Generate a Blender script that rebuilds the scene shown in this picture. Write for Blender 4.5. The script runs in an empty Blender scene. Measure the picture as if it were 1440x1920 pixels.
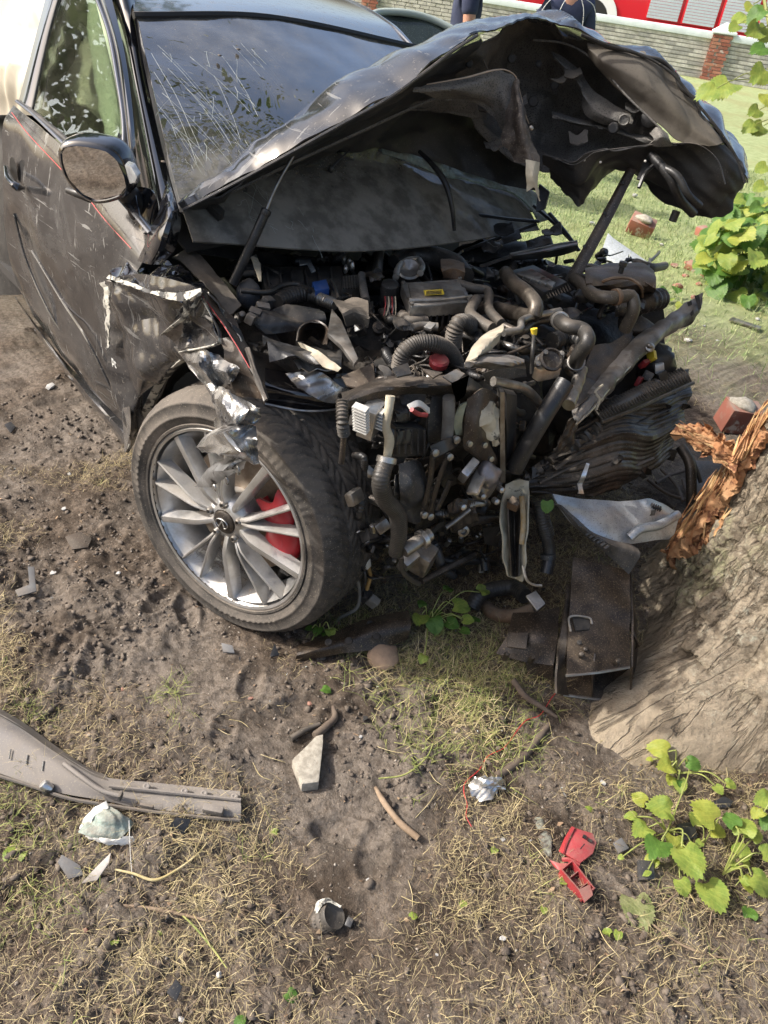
import bpy, bmesh, math, random
import numpy as np
from mathutils import Vector, Matrix
random.seed(7)
RNG = np.random.default_rng(11)
SC = bpy.context.scene
COL = SC.collection
R_ = math.radians

# ------------------------------------------------------------------ camera
CAM = np.array([1.45, -.77, 1.58]); YAW, PIT, ROL = R_(136.2), R_(36.0), R_(8.5); FPX = 1425.0
_f = np.array([math.cos(PIT)*math.cos(YAW), math.cos(PIT)*math.sin(YAW), -math.sin(PIT)])
_r = np.cross(_f, [0, 0, 1]); _r /= np.linalg.norm(_r); _u = np.cross(_r, _f)
_r, _u = math.cos(ROL)*_r+math.sin(ROL)*_u, -math.sin(ROL)*_r+math.cos(ROL)*_u
cd = bpy.data.cameras.new('camera'); cam = bpy.data.objects.new('camera', cd); COL.objects.link(cam)
cam.matrix_world = Matrix(((_r[0], _u[0], -_f[0], CAM[0]), (_r[1], _u[1], -_f[1], CAM[1]), (_r[2], _u[2], -_f[2], CAM[2]), (0, 0, 0, 1)))
cd.sensor_fit = 'VERTICAL'; cd.sensor_height = 24; cd.lens = 24*FPX/1920
cd.clip_start = .05; cd.clip_end = 2000
cd.dof.use_dof = True; cd.dof.focus_distance = 2.0; cd.dof.aperture_fstop = 9.0
SC.camera = cam
# ------------------------------------------------------------------ sky, sun, exposure
SUN_EL = R_(40); SUN_DIR = np.array([-.66, -.75]); SUN_DIR /= np.linalg.norm(SUN_DIR)
w = bpy.data.worlds.new('World'); SC.world = w; w.use_nodes = True
nt = w.node_tree; bg = nt.nodes['Background']
sk = nt.nodes.new('ShaderNodeTexSky'); sk.sky_type = 'NISHITA'; sk.sun_disc = False
sk.sun_elevation = SUN_EL; sk.sun_rotation = math.atan2(SUN_DIR[0], SUN_DIR[1]) % (2*math.pi)
sk.air_density = 1.0; sk.dust_density = 5.0
nt.links.new(sk.outputs[0], bg.inputs[0]); bg.inputs[1].default_value = .15
sl = bpy.data.lights.new('sun', 'SUN'); sl.energy = 3.0; sl.angle = R_(1.0); sl.color = (1, .96, .90)
so = bpy.data.objects.new('sun', sl); COL.objects.link(so)
sv = Vector((SUN_DIR[0]*math.cos(SUN_EL), SUN_DIR[1]*math.cos(SUN_EL), math.sin(SUN_EL)))
so.rotation_euler = sv.to_track_quat('Z', 'Y').to_euler(); so.location = (0, 0, 20)
SC.view_settings.view_transform = 'Standard'; SC.view_settings.look = 'None'
SC.view_settings.exposure = .86; SC.view_settings.gamma = 1

# ------------------------------------------------------------------ points from measured rays
def ray(px, py): return _f+_r*(px-720)/FPX+_u*(960-py)/FPX
def D(px, py, d): return CAM+d*ray(px, py)
def pl(px, py, ax, v):
    d = ray(px, py); return CAM+(v-CAM[ax])/d[ax]*d
def Xp(px, py, x): return pl(px, py, 0, x)
def Yp(px, py, y): return pl(px, py, 1, y)
def Zp(px, py, z): return pl(px, py, 2, z)
def planep(px, py, p0, n):
    d = ray(px, py); return CAM+np.dot(np.array(p0)-CAM, n)/np.dot(d, n)*d
def S(px, py, off=0.0, zt=.78, xf=.36):          # upper / front face of the engine bay
    d = ray(px, py); t = max((zt+off-CAM[2])/d[2], (xf+off-CAM[0])/d[0]); return CAM+t*d
def pxm(p): return float(np.dot(np.array(p)-CAM, _f))/FPX   # metres per photo pixel at a point
def A(*l): return [np.array(p, float) for p in l]

# ------------------------------------------------------------------ numpy noise
def _h(i, j, k, s):
    n = (i.astype(np.int64)*374761393+j.astype(np.int64)*668265263+k.astype(np.int64)*1274126177+s*974634777) & 0xFFFFFFFF
    n = ((n ^ (n >> 13))*1274126177) & 0xFFFFFFFF
    n = ((n ^ (n >> 16))*2246822519) & 0xFFFFFFFF
    return ((n ^ (n >> 15)) & 0xFFFFFF)/float(0xFFFFFF)
def vn(P, scale, s=0):
    P = np.asarray(P, float)*scale+100.37; I = np.floor(P); Fr = P-I; Fr = Fr*Fr*(3-2*Fr); I = I.astype(np.int64)
    o = 0
    for a in (0, 1):
        for b in (0, 1):
            for c in (0, 1):
                wt = (Fr[:, 0] if a else 1-Fr[:, 0])*(Fr[:, 1] if b else 1-Fr[:, 1])*(Fr[:, 2] if c else 1-Fr[:, 2])
                o = o+wt*_h(I[:, 0]+a, I[:, 1]+b, I[:, 2]+c, s)
    return o*2-1
def vn2(P, scale, s=0):
    P = np.asarray(P, float)[:, :2]*scale+100.37; I = np.floor(P); Fr = P-I; Fr = Fr*Fr*(3-2*Fr); I = I.astype(np.int64); k = np.zeros_like(I[:, 0])
    o = 0
    for a in (0, 1):
        for b in (0, 1):
            o = o+(Fr[:, 0] if a else 1-Fr[:, 0])*(Fr[:, 1] if b else 1-Fr[:, 1])*_h(I[:, 0]+a, I[:, 1]+b, k, s)
    return o*2-1
def fbm(P, scale, s=0, oct=3):
    return sum(vn(P, scale*2**o, s+o)*.5**o for o in range(oct))

# ------------------------------------------------------------------ object helpers
ORI = {}
def origin(p): return ORI.get(p.name, np.zeros(3)) if p is not None else np.zeros(3)
def tag(o, label=None, cat=None, group=None, kind=None):
    if label: o['label'] = label
    if cat: o['category'] = cat
    if group: o['group'] = group
    if kind: o['kind'] = kind
    return o
def thing(name, loc, label, cat, group=None):
    o = bpy.data.objects.new(name, None); COL.objects.link(o); o.empty_display_size = .05
    o.location = [float(v) for v in loc]; ORI[o.name] = np.array(loc, float)
    return tag(o, label, cat, group)
def fastmesh(name, V, Q):
    V = np.asarray(V, np.float32); Q = np.asarray(Q, np.int32); k = Q.shape[1]
    me = bpy.data.meshes.new(name); me.vertices.add(len(V)); me.vertices.foreach_set('co', V.ravel())
    me.loops.add(Q.size); me.loops.foreach_set('vertex_index', Q.ravel())
    me.polygons.add(len(Q)); me.polygons.foreach_set('loop_start', np.arange(0, Q.size, k, dtype=np.int32))
    me.update(calc_edges=True); me.validate(); return me
def obj(name, V, Fc, m, parent=None, smooth=True, loc=None, sharp=None):
    V = np.asarray(V, float)
    if parent is not None: o0 = origin(parent)
    else: o0 = np.array(loc, float) if loc is not None else np.array([(V[:, 0].min()+V[:, 0].max())/2, (V[:, 1].min()+V[:, 1].max())/2, V[:, 2].min()])
    if isinstance(Fc, np.ndarray): me = fastmesh(name, V-o0, Fc)
    else:
        me = bpy.data.meshes.new(name); me.from_pydata((V-o0).tolist(), [], [tuple(int(i) for i in q) for q in Fc]); me.update()
    if smooth:
        me.polygons.foreach_set('use_smooth', np.ones(len(me.polygons), bool))
        if sharp: me.set_sharp_from_angle(angle=R_(sharp))
    me.materials.append(m)
    o = bpy.data.objects.new(name, me); COL.objects.link(o)
    if parent is not None: o.parent = parent
    else: o.location = o0
    ORI[o.name] = o0
    return o
def merge(parts):
    V = []; Fc = []; n = 0
    for v, f in parts:
        V.append(np.asarray(v, float)); Fc += [tuple(int(i)+n for i in q) for q in f]; n += len(v)
    return np.vstack(V), Fc
def cr(P, n, lin=False):
    P = np.asarray(P, float)
    if len(P) == 1: return np.repeat(P, n, 0)
    L = np.r_[0, np.cumsum(np.linalg.norm(np.diff(P, axis=0), axis=1)+1e-9)]; t = np.linspace(0, L[-1], n)
    if lin or len(P) == 2: return np.stack([np.interp(t, L, P[:, k]) for k in range(P.shape[1])], 1)
    i = np.clip(np.searchsorted(L, t, 'right')-1, 0, len(P)-2); h = (L[i+1]-L[i])[:, None]; x = ((t-L[i])[:, None])/h
    m = np.zeros_like(P); m[1:-1] = (P[2:]-P[:-2])/((L[2:]-L[:-2])[:, None]); m[0] = (P[1]-P[0])/(L[1]-L[0]); m[-1] = (P[-1]-P[-2])/(L[-1]-L[-2])
    return (2*x**3-3*x**2+1)*P[i]+(x**3-2*x**2+x)*h*m[i]+(-2*x**3+3*x**2)*P[i+1]+(x**3-x**2)*h*m[i+1]
def grid(lines, nu, nv, lin=False, linv=False):
    rows = [cr(l, nu, lin) for l in lines]; G = np.zeros((nv, nu, 3))
    st = np.stack(rows)
    for j in range(nu): G[:, j] = cr(st[:, j], nv, linv)
    return G
def gnorm(G):
    a = np.gradient(G, axis=1); b = np.gradient(G, axis=0); n = np.cross(a, b); n /= np.linalg.norm(n, axis=2, keepdims=True)+1e-12; return n
def crumple(G, amp, scale, seed=0, ridge=True, edge=True):
    n = gnorm(G); P = G.reshape(-1, 3); v = vn(P, scale, seed); 
    if ridge:      # straight sharp creases, as sheet metal folds
        rg = np.random.default_rng(seed+100); v = .35*v
        for k, (fs, wt) in enumerate(((.55, .8), (.8, .55), (1.25, .38), (2.1, .2), (3.6, .09))):
            d = rg.normal(0, 1, 3); d /= np.linalg.norm(d); x = P @ d*scale*fs+rg.uniform(0, 9)+.22*vn(P, scale*.7, seed+20+k)
            v = v+wt*(np.abs((x % 1)*2-1)*2-1)*np.clip(vn(P, scale*.5, seed+30+k)*1.6+.55, 0, 1)
    return G+n*(amp*v.reshape(G.shape[:2]))[..., None]
def sheet(G, th=.002):
    nv, nu = G.shape[:2]; n = gnorm(G); N = nu*nv
    V = np.vstack([G.reshape(-1, 3), (G+n*th).reshape(-1, 3)]); Fc = []
    idx = np.arange(N).reshape(nv, nu)
    a = idx[:-1, :-1].ravel(); b = idx[:-1, 1:].ravel(); c = idx[1:, 1:].ravel(); d = idx[1:, :-1].ravel()
    q = [np.stack([d, c, b, a], 1), np.stack([a+N, b+N, c+N, d+N], 1)]
    bd = np.r_[idx[0], idx[1:, -1], idx[-1, -2::-1], idx[-2:0:-1, 0]]; b2 = np.roll(bd, -1)
    q.append(np.stack([bd, b2, b2+N, bd+N], 1))
    return V, np.vstack(q)
def loft(name, lines, m, parent=None, nu=24, nv=12, th=.002, amp=0, sc=8, seed=0, ridge=True, lin=False, linv=False, smooth=True, sharp=40, ragged=0):
    G = grid(lines, nu, nv, lin, linv)
    if amp: G = crumple(G, amp, sc, seed, ridge)
    if ragged:
        e = vn(G.reshape(-1, 3), 30, seed+3).reshape(G.shape[:2])
        for k in (0, -1):
            s = 1 if k == 0 else -1
            d = G[k+s]-G[k]; d /= np.linalg.norm(d, axis=1, keepdims=True)+1e-9; G[k] = G[k]+d*(e[k][:, None]*ragged)
            d = G[:, k+s]-G[:, k]; d /= np.linalg.norm(d, axis=1, keepdims=True)+1e-9; G[:, k] = G[:, k]+d*(e[:, k][:, None]*ragged)
    V, Q = sheet(G, th); return obj(name, V, Q, m, parent, smooth, sharp=sharp)
def frame(T):
    n = len(T); N = np.zeros_like(T); up = np.array([0, 0, 1.]) if abs(T[0][2]) < .9 else np.array([1., 0, 0])
    v = np.cross(T[0], up); v /= np.linalg.norm(v); N[0] = v
    for i in range(1, n):
        v = N[i-1]-T[i]*np.dot(N[i-1], T[i]); l = np.linalg.norm(v); N[i] = v/l if l > 1e-6 else N[i-1]
    return N, np.cross(T, N)
def tubemesh(P, r, seg=10, sub=None, corr=None, cap=True, lin=False, flat=1.0):
    P = np.asarray(P, float); n = sub or max(2, 6*(len(P)-1)+1)
    L = np.linalg.norm(np.diff(P, axis=0), axis=1).sum()
    if corr: n = max(n, int(L/corr[1]*4))
    C = cr(P, n, lin); rr = np.interp(np.linspace(0, 1, n), np.linspace(0, 1, len(r)), r) if hasattr(r, '__len__') else np.full(n, float(r))
    if corr: rr = rr*(1+corr[0]*np.sin(np.linspace(0, L, n)/corr[1]*2*math.pi))
    T = np.gradient(C, axis=0); T /= np.linalg.norm(T, axis=1, keepdims=True)+1e-12
    N, B = frame(T); a = np.linspace(0, 2*math.pi, seg, endpoint=False)
    V = (C[:, None]+rr[:, None, None]*(np.cos(a)[None, :, None]*N[:, None]+flat*np.sin(a)[None, :, None]*B[:, None])).reshape(-1, 3)
    Fc = []
    for i in range(n-1):
        for j in range(seg):
            k = (j+1) % seg; Fc.append((i*seg+j, i*seg+k, (i+1)*seg+k, (i+1)*seg+j))
    if cap: Fc += [tuple(range(seg))[::-1], tuple((n-1)*seg+j for j in range(seg))]
    return V, Fc
def tube(name, P, r, m, parent=None, **k):
    V, Fc = tubemesh(P, r, **k); return obj(name, V, Fc, m, parent, sharp=50)
def prismmesh(pts, vec, bevel=0, top_scale=1.0):
    pts = np.asarray(pts, float); vec = np.asarray(vec, float); n = len(pts); c = pts.mean(0)
    b = (pts-c)*top_scale+c+vec
    V = np.vstack([pts, b]); Fc = [tuple(range(n)), tuple(range(2*n-1, n-1, -1))]+[(i, i+n, (i+1) % n+n, (i+1) % n) for i in range(n)]
    if bevel:
        bm = bmesh.new(); vs = [bm.verts.new(v) for v in V]
        for q in Fc: bm.faces.new([vs[i] for i in q])
        bmesh.ops.recalc_face_normals(bm, faces=bm.faces)
        bmesh.ops.bevel(bm, geom=list(bm.edges), offset=bevel, segments=2, affect='EDGES', profile=.6)
        bm.verts.index_update(); V = np.array([v.co[:] for v in bm.verts]); Fc = [tuple(v.index for v in f.verts) for f in bm.faces]; bm.free()
    return V, Fc
def fixn(V, Fc):
    bm = bmesh.new(); vs = [bm.verts.new(v) for v in V]
    for q in Fc:
        try: bm.faces.new([vs[i] for i in q])
        except ValueError: pass
    bmesh.ops.recalc_face_normals(bm, faces=bm.faces); bm.verts.index_update()
    V = np.array([v.co[:] for v in bm.verts]); Fc = [tuple(v.index for v in f.verts) for f in bm.faces]; bm.free(); return V, Fc
def prism(name, pts, vec, m, parent=None, bevel=.003, ts=1.0, smooth=True):
    V, Fc = prismmesh(pts, vec, bevel, ts)
    if not bevel: V, Fc = fixn(V, Fc)
    return obj(name, V, Fc, m, parent, smooth, sharp=35)
def rot(az=0, tilt=0, roll=0):
    return np.array((Matrix.Rotation(az, 3, 'Z') @ Matrix.Rotation(tilt, 3, 'X') @ Matrix.Rotation(roll, 3, 'Y')))
def boxmesh(c, s, M=None, bevel=0):
    M = np.eye(3) if M is None else M; h = np.array(s)/2
    pts = [np.array(c)+M @ (h*np.array(q)) for q in ((-1, -1, -1), (1, -1, -1), (1, 1, -1), (-1, 1, -1))]
    return prismmesh(pts, M @ np.array([0, 0, s[2]]), bevel)
def box(name, c, s, m, parent=None, M=None, bevel=.003):
    V, Fc = boxmesh(c, s, M, bevel)
    if not bevel: V, Fc = fixn(V, Fc)
    return obj(name, V, Fc, m, parent, sharp=35)
def lathemesh(c, ax, prof, seg=40, cap=True):      # prof: (radius, offset along ax)
    ax = np.array(ax, float); ax /= np.linalg.norm(ax); a = np.cross(ax, [0, 0, 1.] if abs(ax[2]) < .9 else [1., 0, 0]); a /= np.linalg.norm(a); b = np.cross(ax, a)
    t = np.linspace(0, 2*math.pi, seg, endpoint=False); V = []; n = len(prof); Fc = []
    for rr, o in prof:
        V.append(np.array(c)+ax*o+rr*(np.cos(t)[:, None]*a+np.sin(t)[:, None]*b))
    for i in range(n-1):
        for j in range(seg):
            k = (j+1) % seg; Fc.append((i*seg+j, i*seg+k, (i+1)*seg+k, (i+1)*seg+j))
    if cap and prof[0][0] > 1e-4: Fc.append(tuple(range(seg))[::-1])
    if cap and prof[-1][0] > 1e-4: Fc.append(tuple((n-1)*seg+j for j in range(seg)))
    return np.vstack(V), Fc
def lathe(name, c, ax, prof, m, parent=None, seg=40, sharp=40, cap=True):
    V, Fc = lathemesh(c, ax, prof, seg, cap); return obj(name, V, Fc, m, parent, sharp=sharp)
def lump(c, s, seed=0, sub=2, amp=.3, M=None, sc=2.0):
    bm = bmesh.new(); bmesh.ops.create_icosphere(bm, subdivisions=sub, radius=1); bm.verts.index_update()
    V = np.array([v.co[:] for v in bm.verts]); Fc = [tuple(v.index for v in f.verts) for f in bm.faces]; bm.free()
    V = V*(1+amp*vn(V+seed*3.7, sc, seed)[:, None])*np.array(s)/2
    if M is not None: V = V @ np.array(M).T
    return V+np.array(c), Fc

# ------------------------------------------------------------------ materials
def srgb(r, g, b):
    f = lambda c: c/12.92 if c <= .04045 else ((c+.055)/1.055)**2.4
    return tuple(f(v/255) for v in (r, g, b))
class NT:
    def __init__(s, name):
        s.m = bpy.data.materials.new(name); s.m.use_nodes = True; s.t = s.m.node_tree; s.b = s.t.nodes['Principled BSDF']; s.out = s.t.nodes['Material Output']
        s.co = s.t.nodes.new('ShaderNodeTexCoord').outputs['Object']
    def n(s, k, **kw):
        o = s.t.nodes.new(k)
        for a, v in kw.items(): setattr(o, a, v)
        return o
    def l(s, a, b): s.t.links.new(a, b)
    def noise(s, scale, det=6, rough=.6, vec=None, dist=0):
        o = s.n('ShaderNodeTexNoise'); o.inputs['Scale'].default_value = scale; o.inputs['Detail'].default_value = det; o.inputs['Roughness'].default_value = rough; o.inputs['Distortion'].default_value = dist
        s.l(vec or s.co, o.inputs['Vector']); return o.outputs[0]
    def ramp(s, v, lo, hi):
        o = s.n('ShaderNodeMapRange', interpolation_type='SMOOTHSTEP'); s.l(v, o.inputs[0]); o.inputs[1].default_value = lo; o.inputs[2].default_value = hi; return o.outputs[0]
    def mix(s, f, a, b):
        o = s.n('ShaderNodeMix', data_type='RGBA')
        for i, v in ((0, f), (6, a), (7, b)):
            if isinstance(v, (int, float)): o.inputs[i].default_value = v
            elif isinstance(v, tuple): o.inputs[i].default_value = (*v, 1)
            else: s.l(v, o.inputs[i])
        return o.outputs[2]
    def math(s, op, a, b=0.0):
        o = s.n('ShaderNodeMath', operation=op)
        for i, v in enumerate((a, b)):
            if isinstance(v, (int, float)): o.inputs[i].default_value = v
            else: s.l(v, o.inputs[i])
        return o.outputs[0]
    def mapv(s, scale=(1, 1, 1), rotz=0, rotx=0, vec=None):
        o = s.n('ShaderNodeMapping'); o.inputs['Scale'].default_value = scale; o.inputs['Rotation'].default_value = (rotx, 0, rotz); s.l(vec or s.co, o.inputs[0]); return o.outputs[0]
    def put(s, key, v):
        if isinstance(v, (int, float)): s.b.inputs[key].default_value = v
        elif isinstance(v, tuple): s.b.inputs[key].default_value = (*v, 1)
        else: s.l(v, s.b.inputs[key])
    def bump(s, h, st, dist=.01):
        o = s.n('ShaderNodeBump'); o.inputs['Strength'].default_value = st; o.inputs['Distance'].default_value = dist; s.l(h, o.inputs['Height']); s.l(o.outputs[0], s.b.inputs['Normal'])
DUST = (.20, .165, .13)
def mk(name, c1, c2=None, scale=25, rough=.5, metal=0, bump=.32, bscale=70, bdist=.003, dust=0, dustcol=DUST, dscale=9, coat=0, speck=0, speckcol=(.3, .26, .2), flake=None, sw=.18):
    n = NT(name); col = c1
    if c2: col = n.mix(n.ramp(n.noise(scale), .35, .65), c1, c2)
    rg = rough; mt = metal
    if flake:      # patches where another coat shows through
        fk = n.ramp(n.noise(flake[1], 8, .65), flake[2]-.03, flake[2]+.03); col = n.mix(fk, col, flake[0])
        if len(flake) > 3: mt = n.math('ADD', n.math('MULTIPLY', fk, flake[3]-metal), metal)
    if dust:
        g = n.n('ShaderNodeNewGeometry'); sx = n.n('ShaderNodeSeparateXYZ'); n.l(g.outputs['Normal'], sx.inputs[0])
        up = n.math('MULTIPLY', n.math('MAXIMUM', sx.outputs[2], 0.0), .22)
        d = n.math('ADD', n.noise(dscale, 9, .68), up); t = .92-dust*.62
        d = n.ramp(d, t-sw, t+sw); d = n.math('MULTIPLY', d, .55+.4*dust)
        col = n.mix(d, col, dustcol)
        rg = n.math('ADD', n.math('MULTIPLY', d, .9-rough), rough)
        if metal or flake and len(flake) > 3: mt = n.math('MULTIPLY', mt, n.math('SUBTRACT', 1.0, d))
    if speck:
        s = n.ramp(n.noise(260, 3, .7), .72-speck*.2, .76-speck*.2); col = n.mix(n.math('MULTIPLY', s, .75), col, speckcol)
    n.put('Base Color', col); n.put('Roughness', rg); n.put('Metallic', mt)
    if coat: n.put('Coat Weight', coat); n.b.inputs['Coat Roughness'].default_value = .06
    if bump: n.bump(n.noise(bscale, 8, .65), bump, bdist)
    return n.m
MT = {}
MT['plastic'] = mk('black_plastic', (.018, .018, .019), (.035, .034, .033), rough=.36, dust=.14, speck=.3)
MT['plastic2'] = mk('dark_grey_plastic', (.05, .05, .052), (.03, .03, .03), rough=.42, dust=.26, speck=.5)
MT['rubber'] = mk('black_rubber', (.022, .021, .02), (.04, .037, .033), rough=.45, dust=.2, speck=.3)
MT['rubber2'] = mk('dusty_rubber', (.035, .032, .028), (.065, .057, .048), rough=.55, dust=.34, speck=.4)
MT['steel'] = mk('dirty_steel', (.33, .32, .30), (.2, .18, .16), rough=.32, metal=.85, dust=.3, speck=.5)
MT['alu'] = mk('dirty_aluminium', (.55, .54, .52), (.36, .34, .31), rough=.3, metal=.9, dust=.24, speck=.4)
MT['alu_bright'] = mk('bright_aluminium', (.72, .73, .73), (.5, .5, .5), rough=.28, metal=.9, dust=.22)
MT['iron'] = mk('dark_iron', (.04, .036, .034), (.08, .066, .053), rough=.4, metal=.6, dust=.25, speck=.5)
MT['rust'] = mk('rusty_brown', (.10, .06, .035), (.17, .10, .055), rough=.7, metal=.2, dust=.5, speck=.4)
MT['cream'] = mk('cream_primer', (.55, .50, .38), (.42, .37, .27), rough=.6, dust=.3, flake=((.05, .045, .04), 14, .62))
MT['felt'] = mk('grey_felt', (.17, .165, .15), (.11, .105, .095), rough=.95, dust=.4, bump=.4)
MT['red'] = mk('red_plastic', (.34, .035, .04), (.25, .03, .035), rough=.45, dust=.3)
MT['brown'] = mk('brown_dirty_sheet', (.06, .042, .029), (.03, .024, .02), rough=.42, dust=.32, dustcol=(.15, .12, .09), speck=.5)
MT['crash'] = mk('grit_covered_steel', (.026, .02, .016), (.055, .04, .028), rough=.32, metal=.3, dust=.22, dustcol=(.12, .09, .06), speck=.7, speckcol=(.20, .15, .10), bump=.5, bscale=160)
MT['paint'] = mk('black_paint', (.008, .008, .01), rough=.12, coat=1, dust=.1, dscale=5, bump=0)
MT['paint_clean'] = mk('clean_black_paint', (.01, .01, .012), rough=.07, coat=1, bump=0)
MT['torn'] = mk('torn_white_primer', (.60, .59, .56), (.28, .28, .285), scale=16, rough=.24, metal=.85, dust=.2, flake=((.018, .018, .02), 15, .60, .1), bump=.35, bscale=40, bdist=.003)
MT['white_edge'] = mk('flaked_white_edge', (.52, .50, .43), (.33, .32, .29), rough=.5, flake=((.03, .03, .03), 20, .52), bump=.6)
MT['blue'] = mk('blue_plastic', (.03, .09, .30), rough=.45, dust=.2)
MT['bluewire'] = mk('blue_wire', (.03, .10, .30), rough=.5, dust=.3)
MT['yellow'] = mk('yellow_plastic', (.70, .52, .04), rough=.5, dust=.15)
MT['white'] = mk('white_plastic', (.65, .64, .60), rough=.5, dust=.3)
MT['underside'] = mk('hood_underside', (.03, .03, .031), (.016, .016, .017), scale=4, rough=.5, dust=.5, dustcol=(.075, .07, .065), dscale=5, speck=.5, speckcol=(.12, .11, .1), bump=.25)
MT['underside_grey'] = mk('dusty_hood_inner', (.075, .072, .068), (.115, .108, .098), scale=6, rough=.55, dust=.55, dustcol=(.19, .175, .155), dscale=5, speck=.9, speckcol=(.02, .02, .02), bump=.3)
MT['underside_brown'] = mk('brown_dusty_hood', (.055, .045, .034), (.10, .086, .07), scale=7, rough=.65, dust=.5, dustcol=(.16, .14, .113), dscale=6, speck=.5, speckcol=(.05, .04, .03), bump=.3)
MT['silver'] = mk('pale_galvanised', (.50, .54, .58), (.34, .38, .42), scale=14, rough=.36, metal=.75, dust=.3, dscale=11, speck=.6, speckcol=(.1, .09, .08), bump=.3, bscale=30, bdist=.004)
MT['lettering'] = mk('white_lettering', (.6, .6, .57), rough=.7, bump=0)
MT['redline'] = mk('red_stripe', (.45, .03, .03), rough=.4, bump=0)
def door_mat(name, dustamt=.62, sc=1.0, scr=.42):
    n = NT(name)
    d = n.ramp(n.noise(4*sc, 10, .7, dist=.6), .38, .68); d = n.math('MULTIPLY', d, dustamt)
    d = n.math('ADD', d, .08)
    col = n.mix(d, (.010, .010, .012), (.150, .145, .138))
    rg = n.math('ADD', n.math('MULTIPLY', d, .55), .10)
    fl = n.ramp(n.noise(90, 3, .7), .62, .66); col = n.mix(n.math('MULTIPLY', fl, .25), col, (.28, .25, .21))
    for k, (rz, s2, thr) in enumerate(((.35, (3, 3, 70), .70), (-.8, (60, 5, 9), .70), (1.1, (5, 40, 30), .735))):
        v = n.mapv(s2, 0, rz); q = n.noise(1.0, 4, .55, vec=v, dist=.8); m2 = n.noise(5+k*2, 3)
        q = n.ramp(n.math('ADD', q, n.math('MULTIPLY', n.ramp(m2, .45, .65), .10)), thr, thr+.03)
        col = n.mix(n.math('MULTIPLY', q, scr), col, (.55, .54, .50)); rg = n.math('MAXIMUM', rg, n.math('MULTIPLY', q, .6))
    b = n.ramp(n.math('ADD', n.noise(22, 6, .6), n.math('MULTIPLY', n.noise(3.2, 2), .5)), .99, 1.02)
    col = n.mix(n.math('MULTIPLY', b, .85), col, (.62, .61, .58))
    n.put('Base Color', col); n.put('Roughness', rg); n.put('Coat Weight', n.math('MULTIPLY', n.math('SUBTRACT', 1.0, d), .8)); n.b.inputs['Coat Roughness'].default_value = .08
    n.bump(n.noise(30, 6), .06, .004); return n.m
MT['door'] = door_mat('scraped_black_door', .36, 1.0, .28)
MT['fender'] = door_mat('dusty_black_fender', .27, 1.4, .10); MT['hoodskin'] = door_mat('buckled_hood_paint', .26, 1.2, .16)
def glass_mat(name, tint, refl, dust, dustcol, dsc=3, rough=.0, low=None):
    n = NT(name); t = n.t; t.nodes.remove(n.b)
    tr = n.n('ShaderNodeBsdfTransparent'); tr.inputs[0].default_value = (*tint, 1)
    gl = n.n('ShaderNodeBsdfGlossy'); gl.inputs['Roughness'].default_value = rough
    df = n.n('ShaderNodeBsdfDiffuse')
    n.l(n.mix(n.ramp(n.noise(14, 8), .4, .65), dustcol, tuple(c*.55 for c in dustcol)), df.inputs[0])
    fr = n.n('ShaderNodeFresnel'); fr.inputs[0].default_value = 1.5
    fm = n.math('MINIMUM', n.math('MULTIPLY', fr.outputs[0], refl), 1.0)
    m1 = n.n('ShaderNodeMixShader'); n.l(fm, m1.inputs[0]); n.l(tr.outputs[0], m1.inputs[1]); n.l(gl.outputs[0], m1.inputs[2])
    m2 = n.n('ShaderNodeMixShader'); n.l(m1.outputs[0], m2.inputs[1]); n.l(df.outputs[0], m2.inputs[2])
    sp = n.math('MULTIPLY', n.ramp(n.noise(150, 3, .7), .6, .68), .55)
    d = n.math('ADD', n.math('MULTIPLY', n.ramp(n.noise(dsc, 8, .65), .3, .7), dust), n.math('MULTIPLY', sp, min(1, dust*2)))
    if low:
        sz = n.n('ShaderNodeSeparateXYZ'); n.l(n.co, sz.inputs[0]); d = n.math('ADD', d, n.math('MULTIPLY', n.ramp(n.math('ADD', sz.outputs[2], n.math('MULTIPLY', n.noise(5, 6), .16)), low[0], low[1]), low[2]))
    n.l(d, m2.inputs[0]); n.l(m2.outputs[0], n.out.inputs[0]); return n.m
# ================================================================== GROUND
def gh_base(P):
    P = np.atleast_2d(np.asarray(P, float))[:, :2]
    h = .022*vn2(P, 1.7, 3)+.013*vn2(P, 5.2, 4)
    d = np.hypot(P[:, 0]-1.22, P[:, 1]-1.55); h = h+.04*np.exp(-np.clip(d-.6, 0, 9)/.2)
    d = np.hypot(P[:, 0]-.55, P[:, 1]-.68); h = h+.03*np.exp(-(d/.25)**2)      # soil mound pushed up ahead of the car
    return h
_MK = [(300, 1130, .045, .11, .5, .028), (350, 1150, .04, .10, .6, .026), (215, 905, .05, .13, .9, .016), (640, 1560, .05, .12, .2, .020), (470, 1290, .045, .12, 1.2, .022), (130, 1220, .05, .12, .4, .02), (700, 1600, .05, .11, -.3, .018), (560, 1330, .05, .1, .9, .02), (90, 760, .05, .14, .7, .02), (200, 1010, .06, .15, .6, .016), (420, 1380, .04, .1, .1, .016)]
_MK = [(Zp(x, y, 0), a*.66, b*.55, t+.7*i, d*.62) for i, (x, y, a, b, t, d) in enumerate(_MK)]
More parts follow.
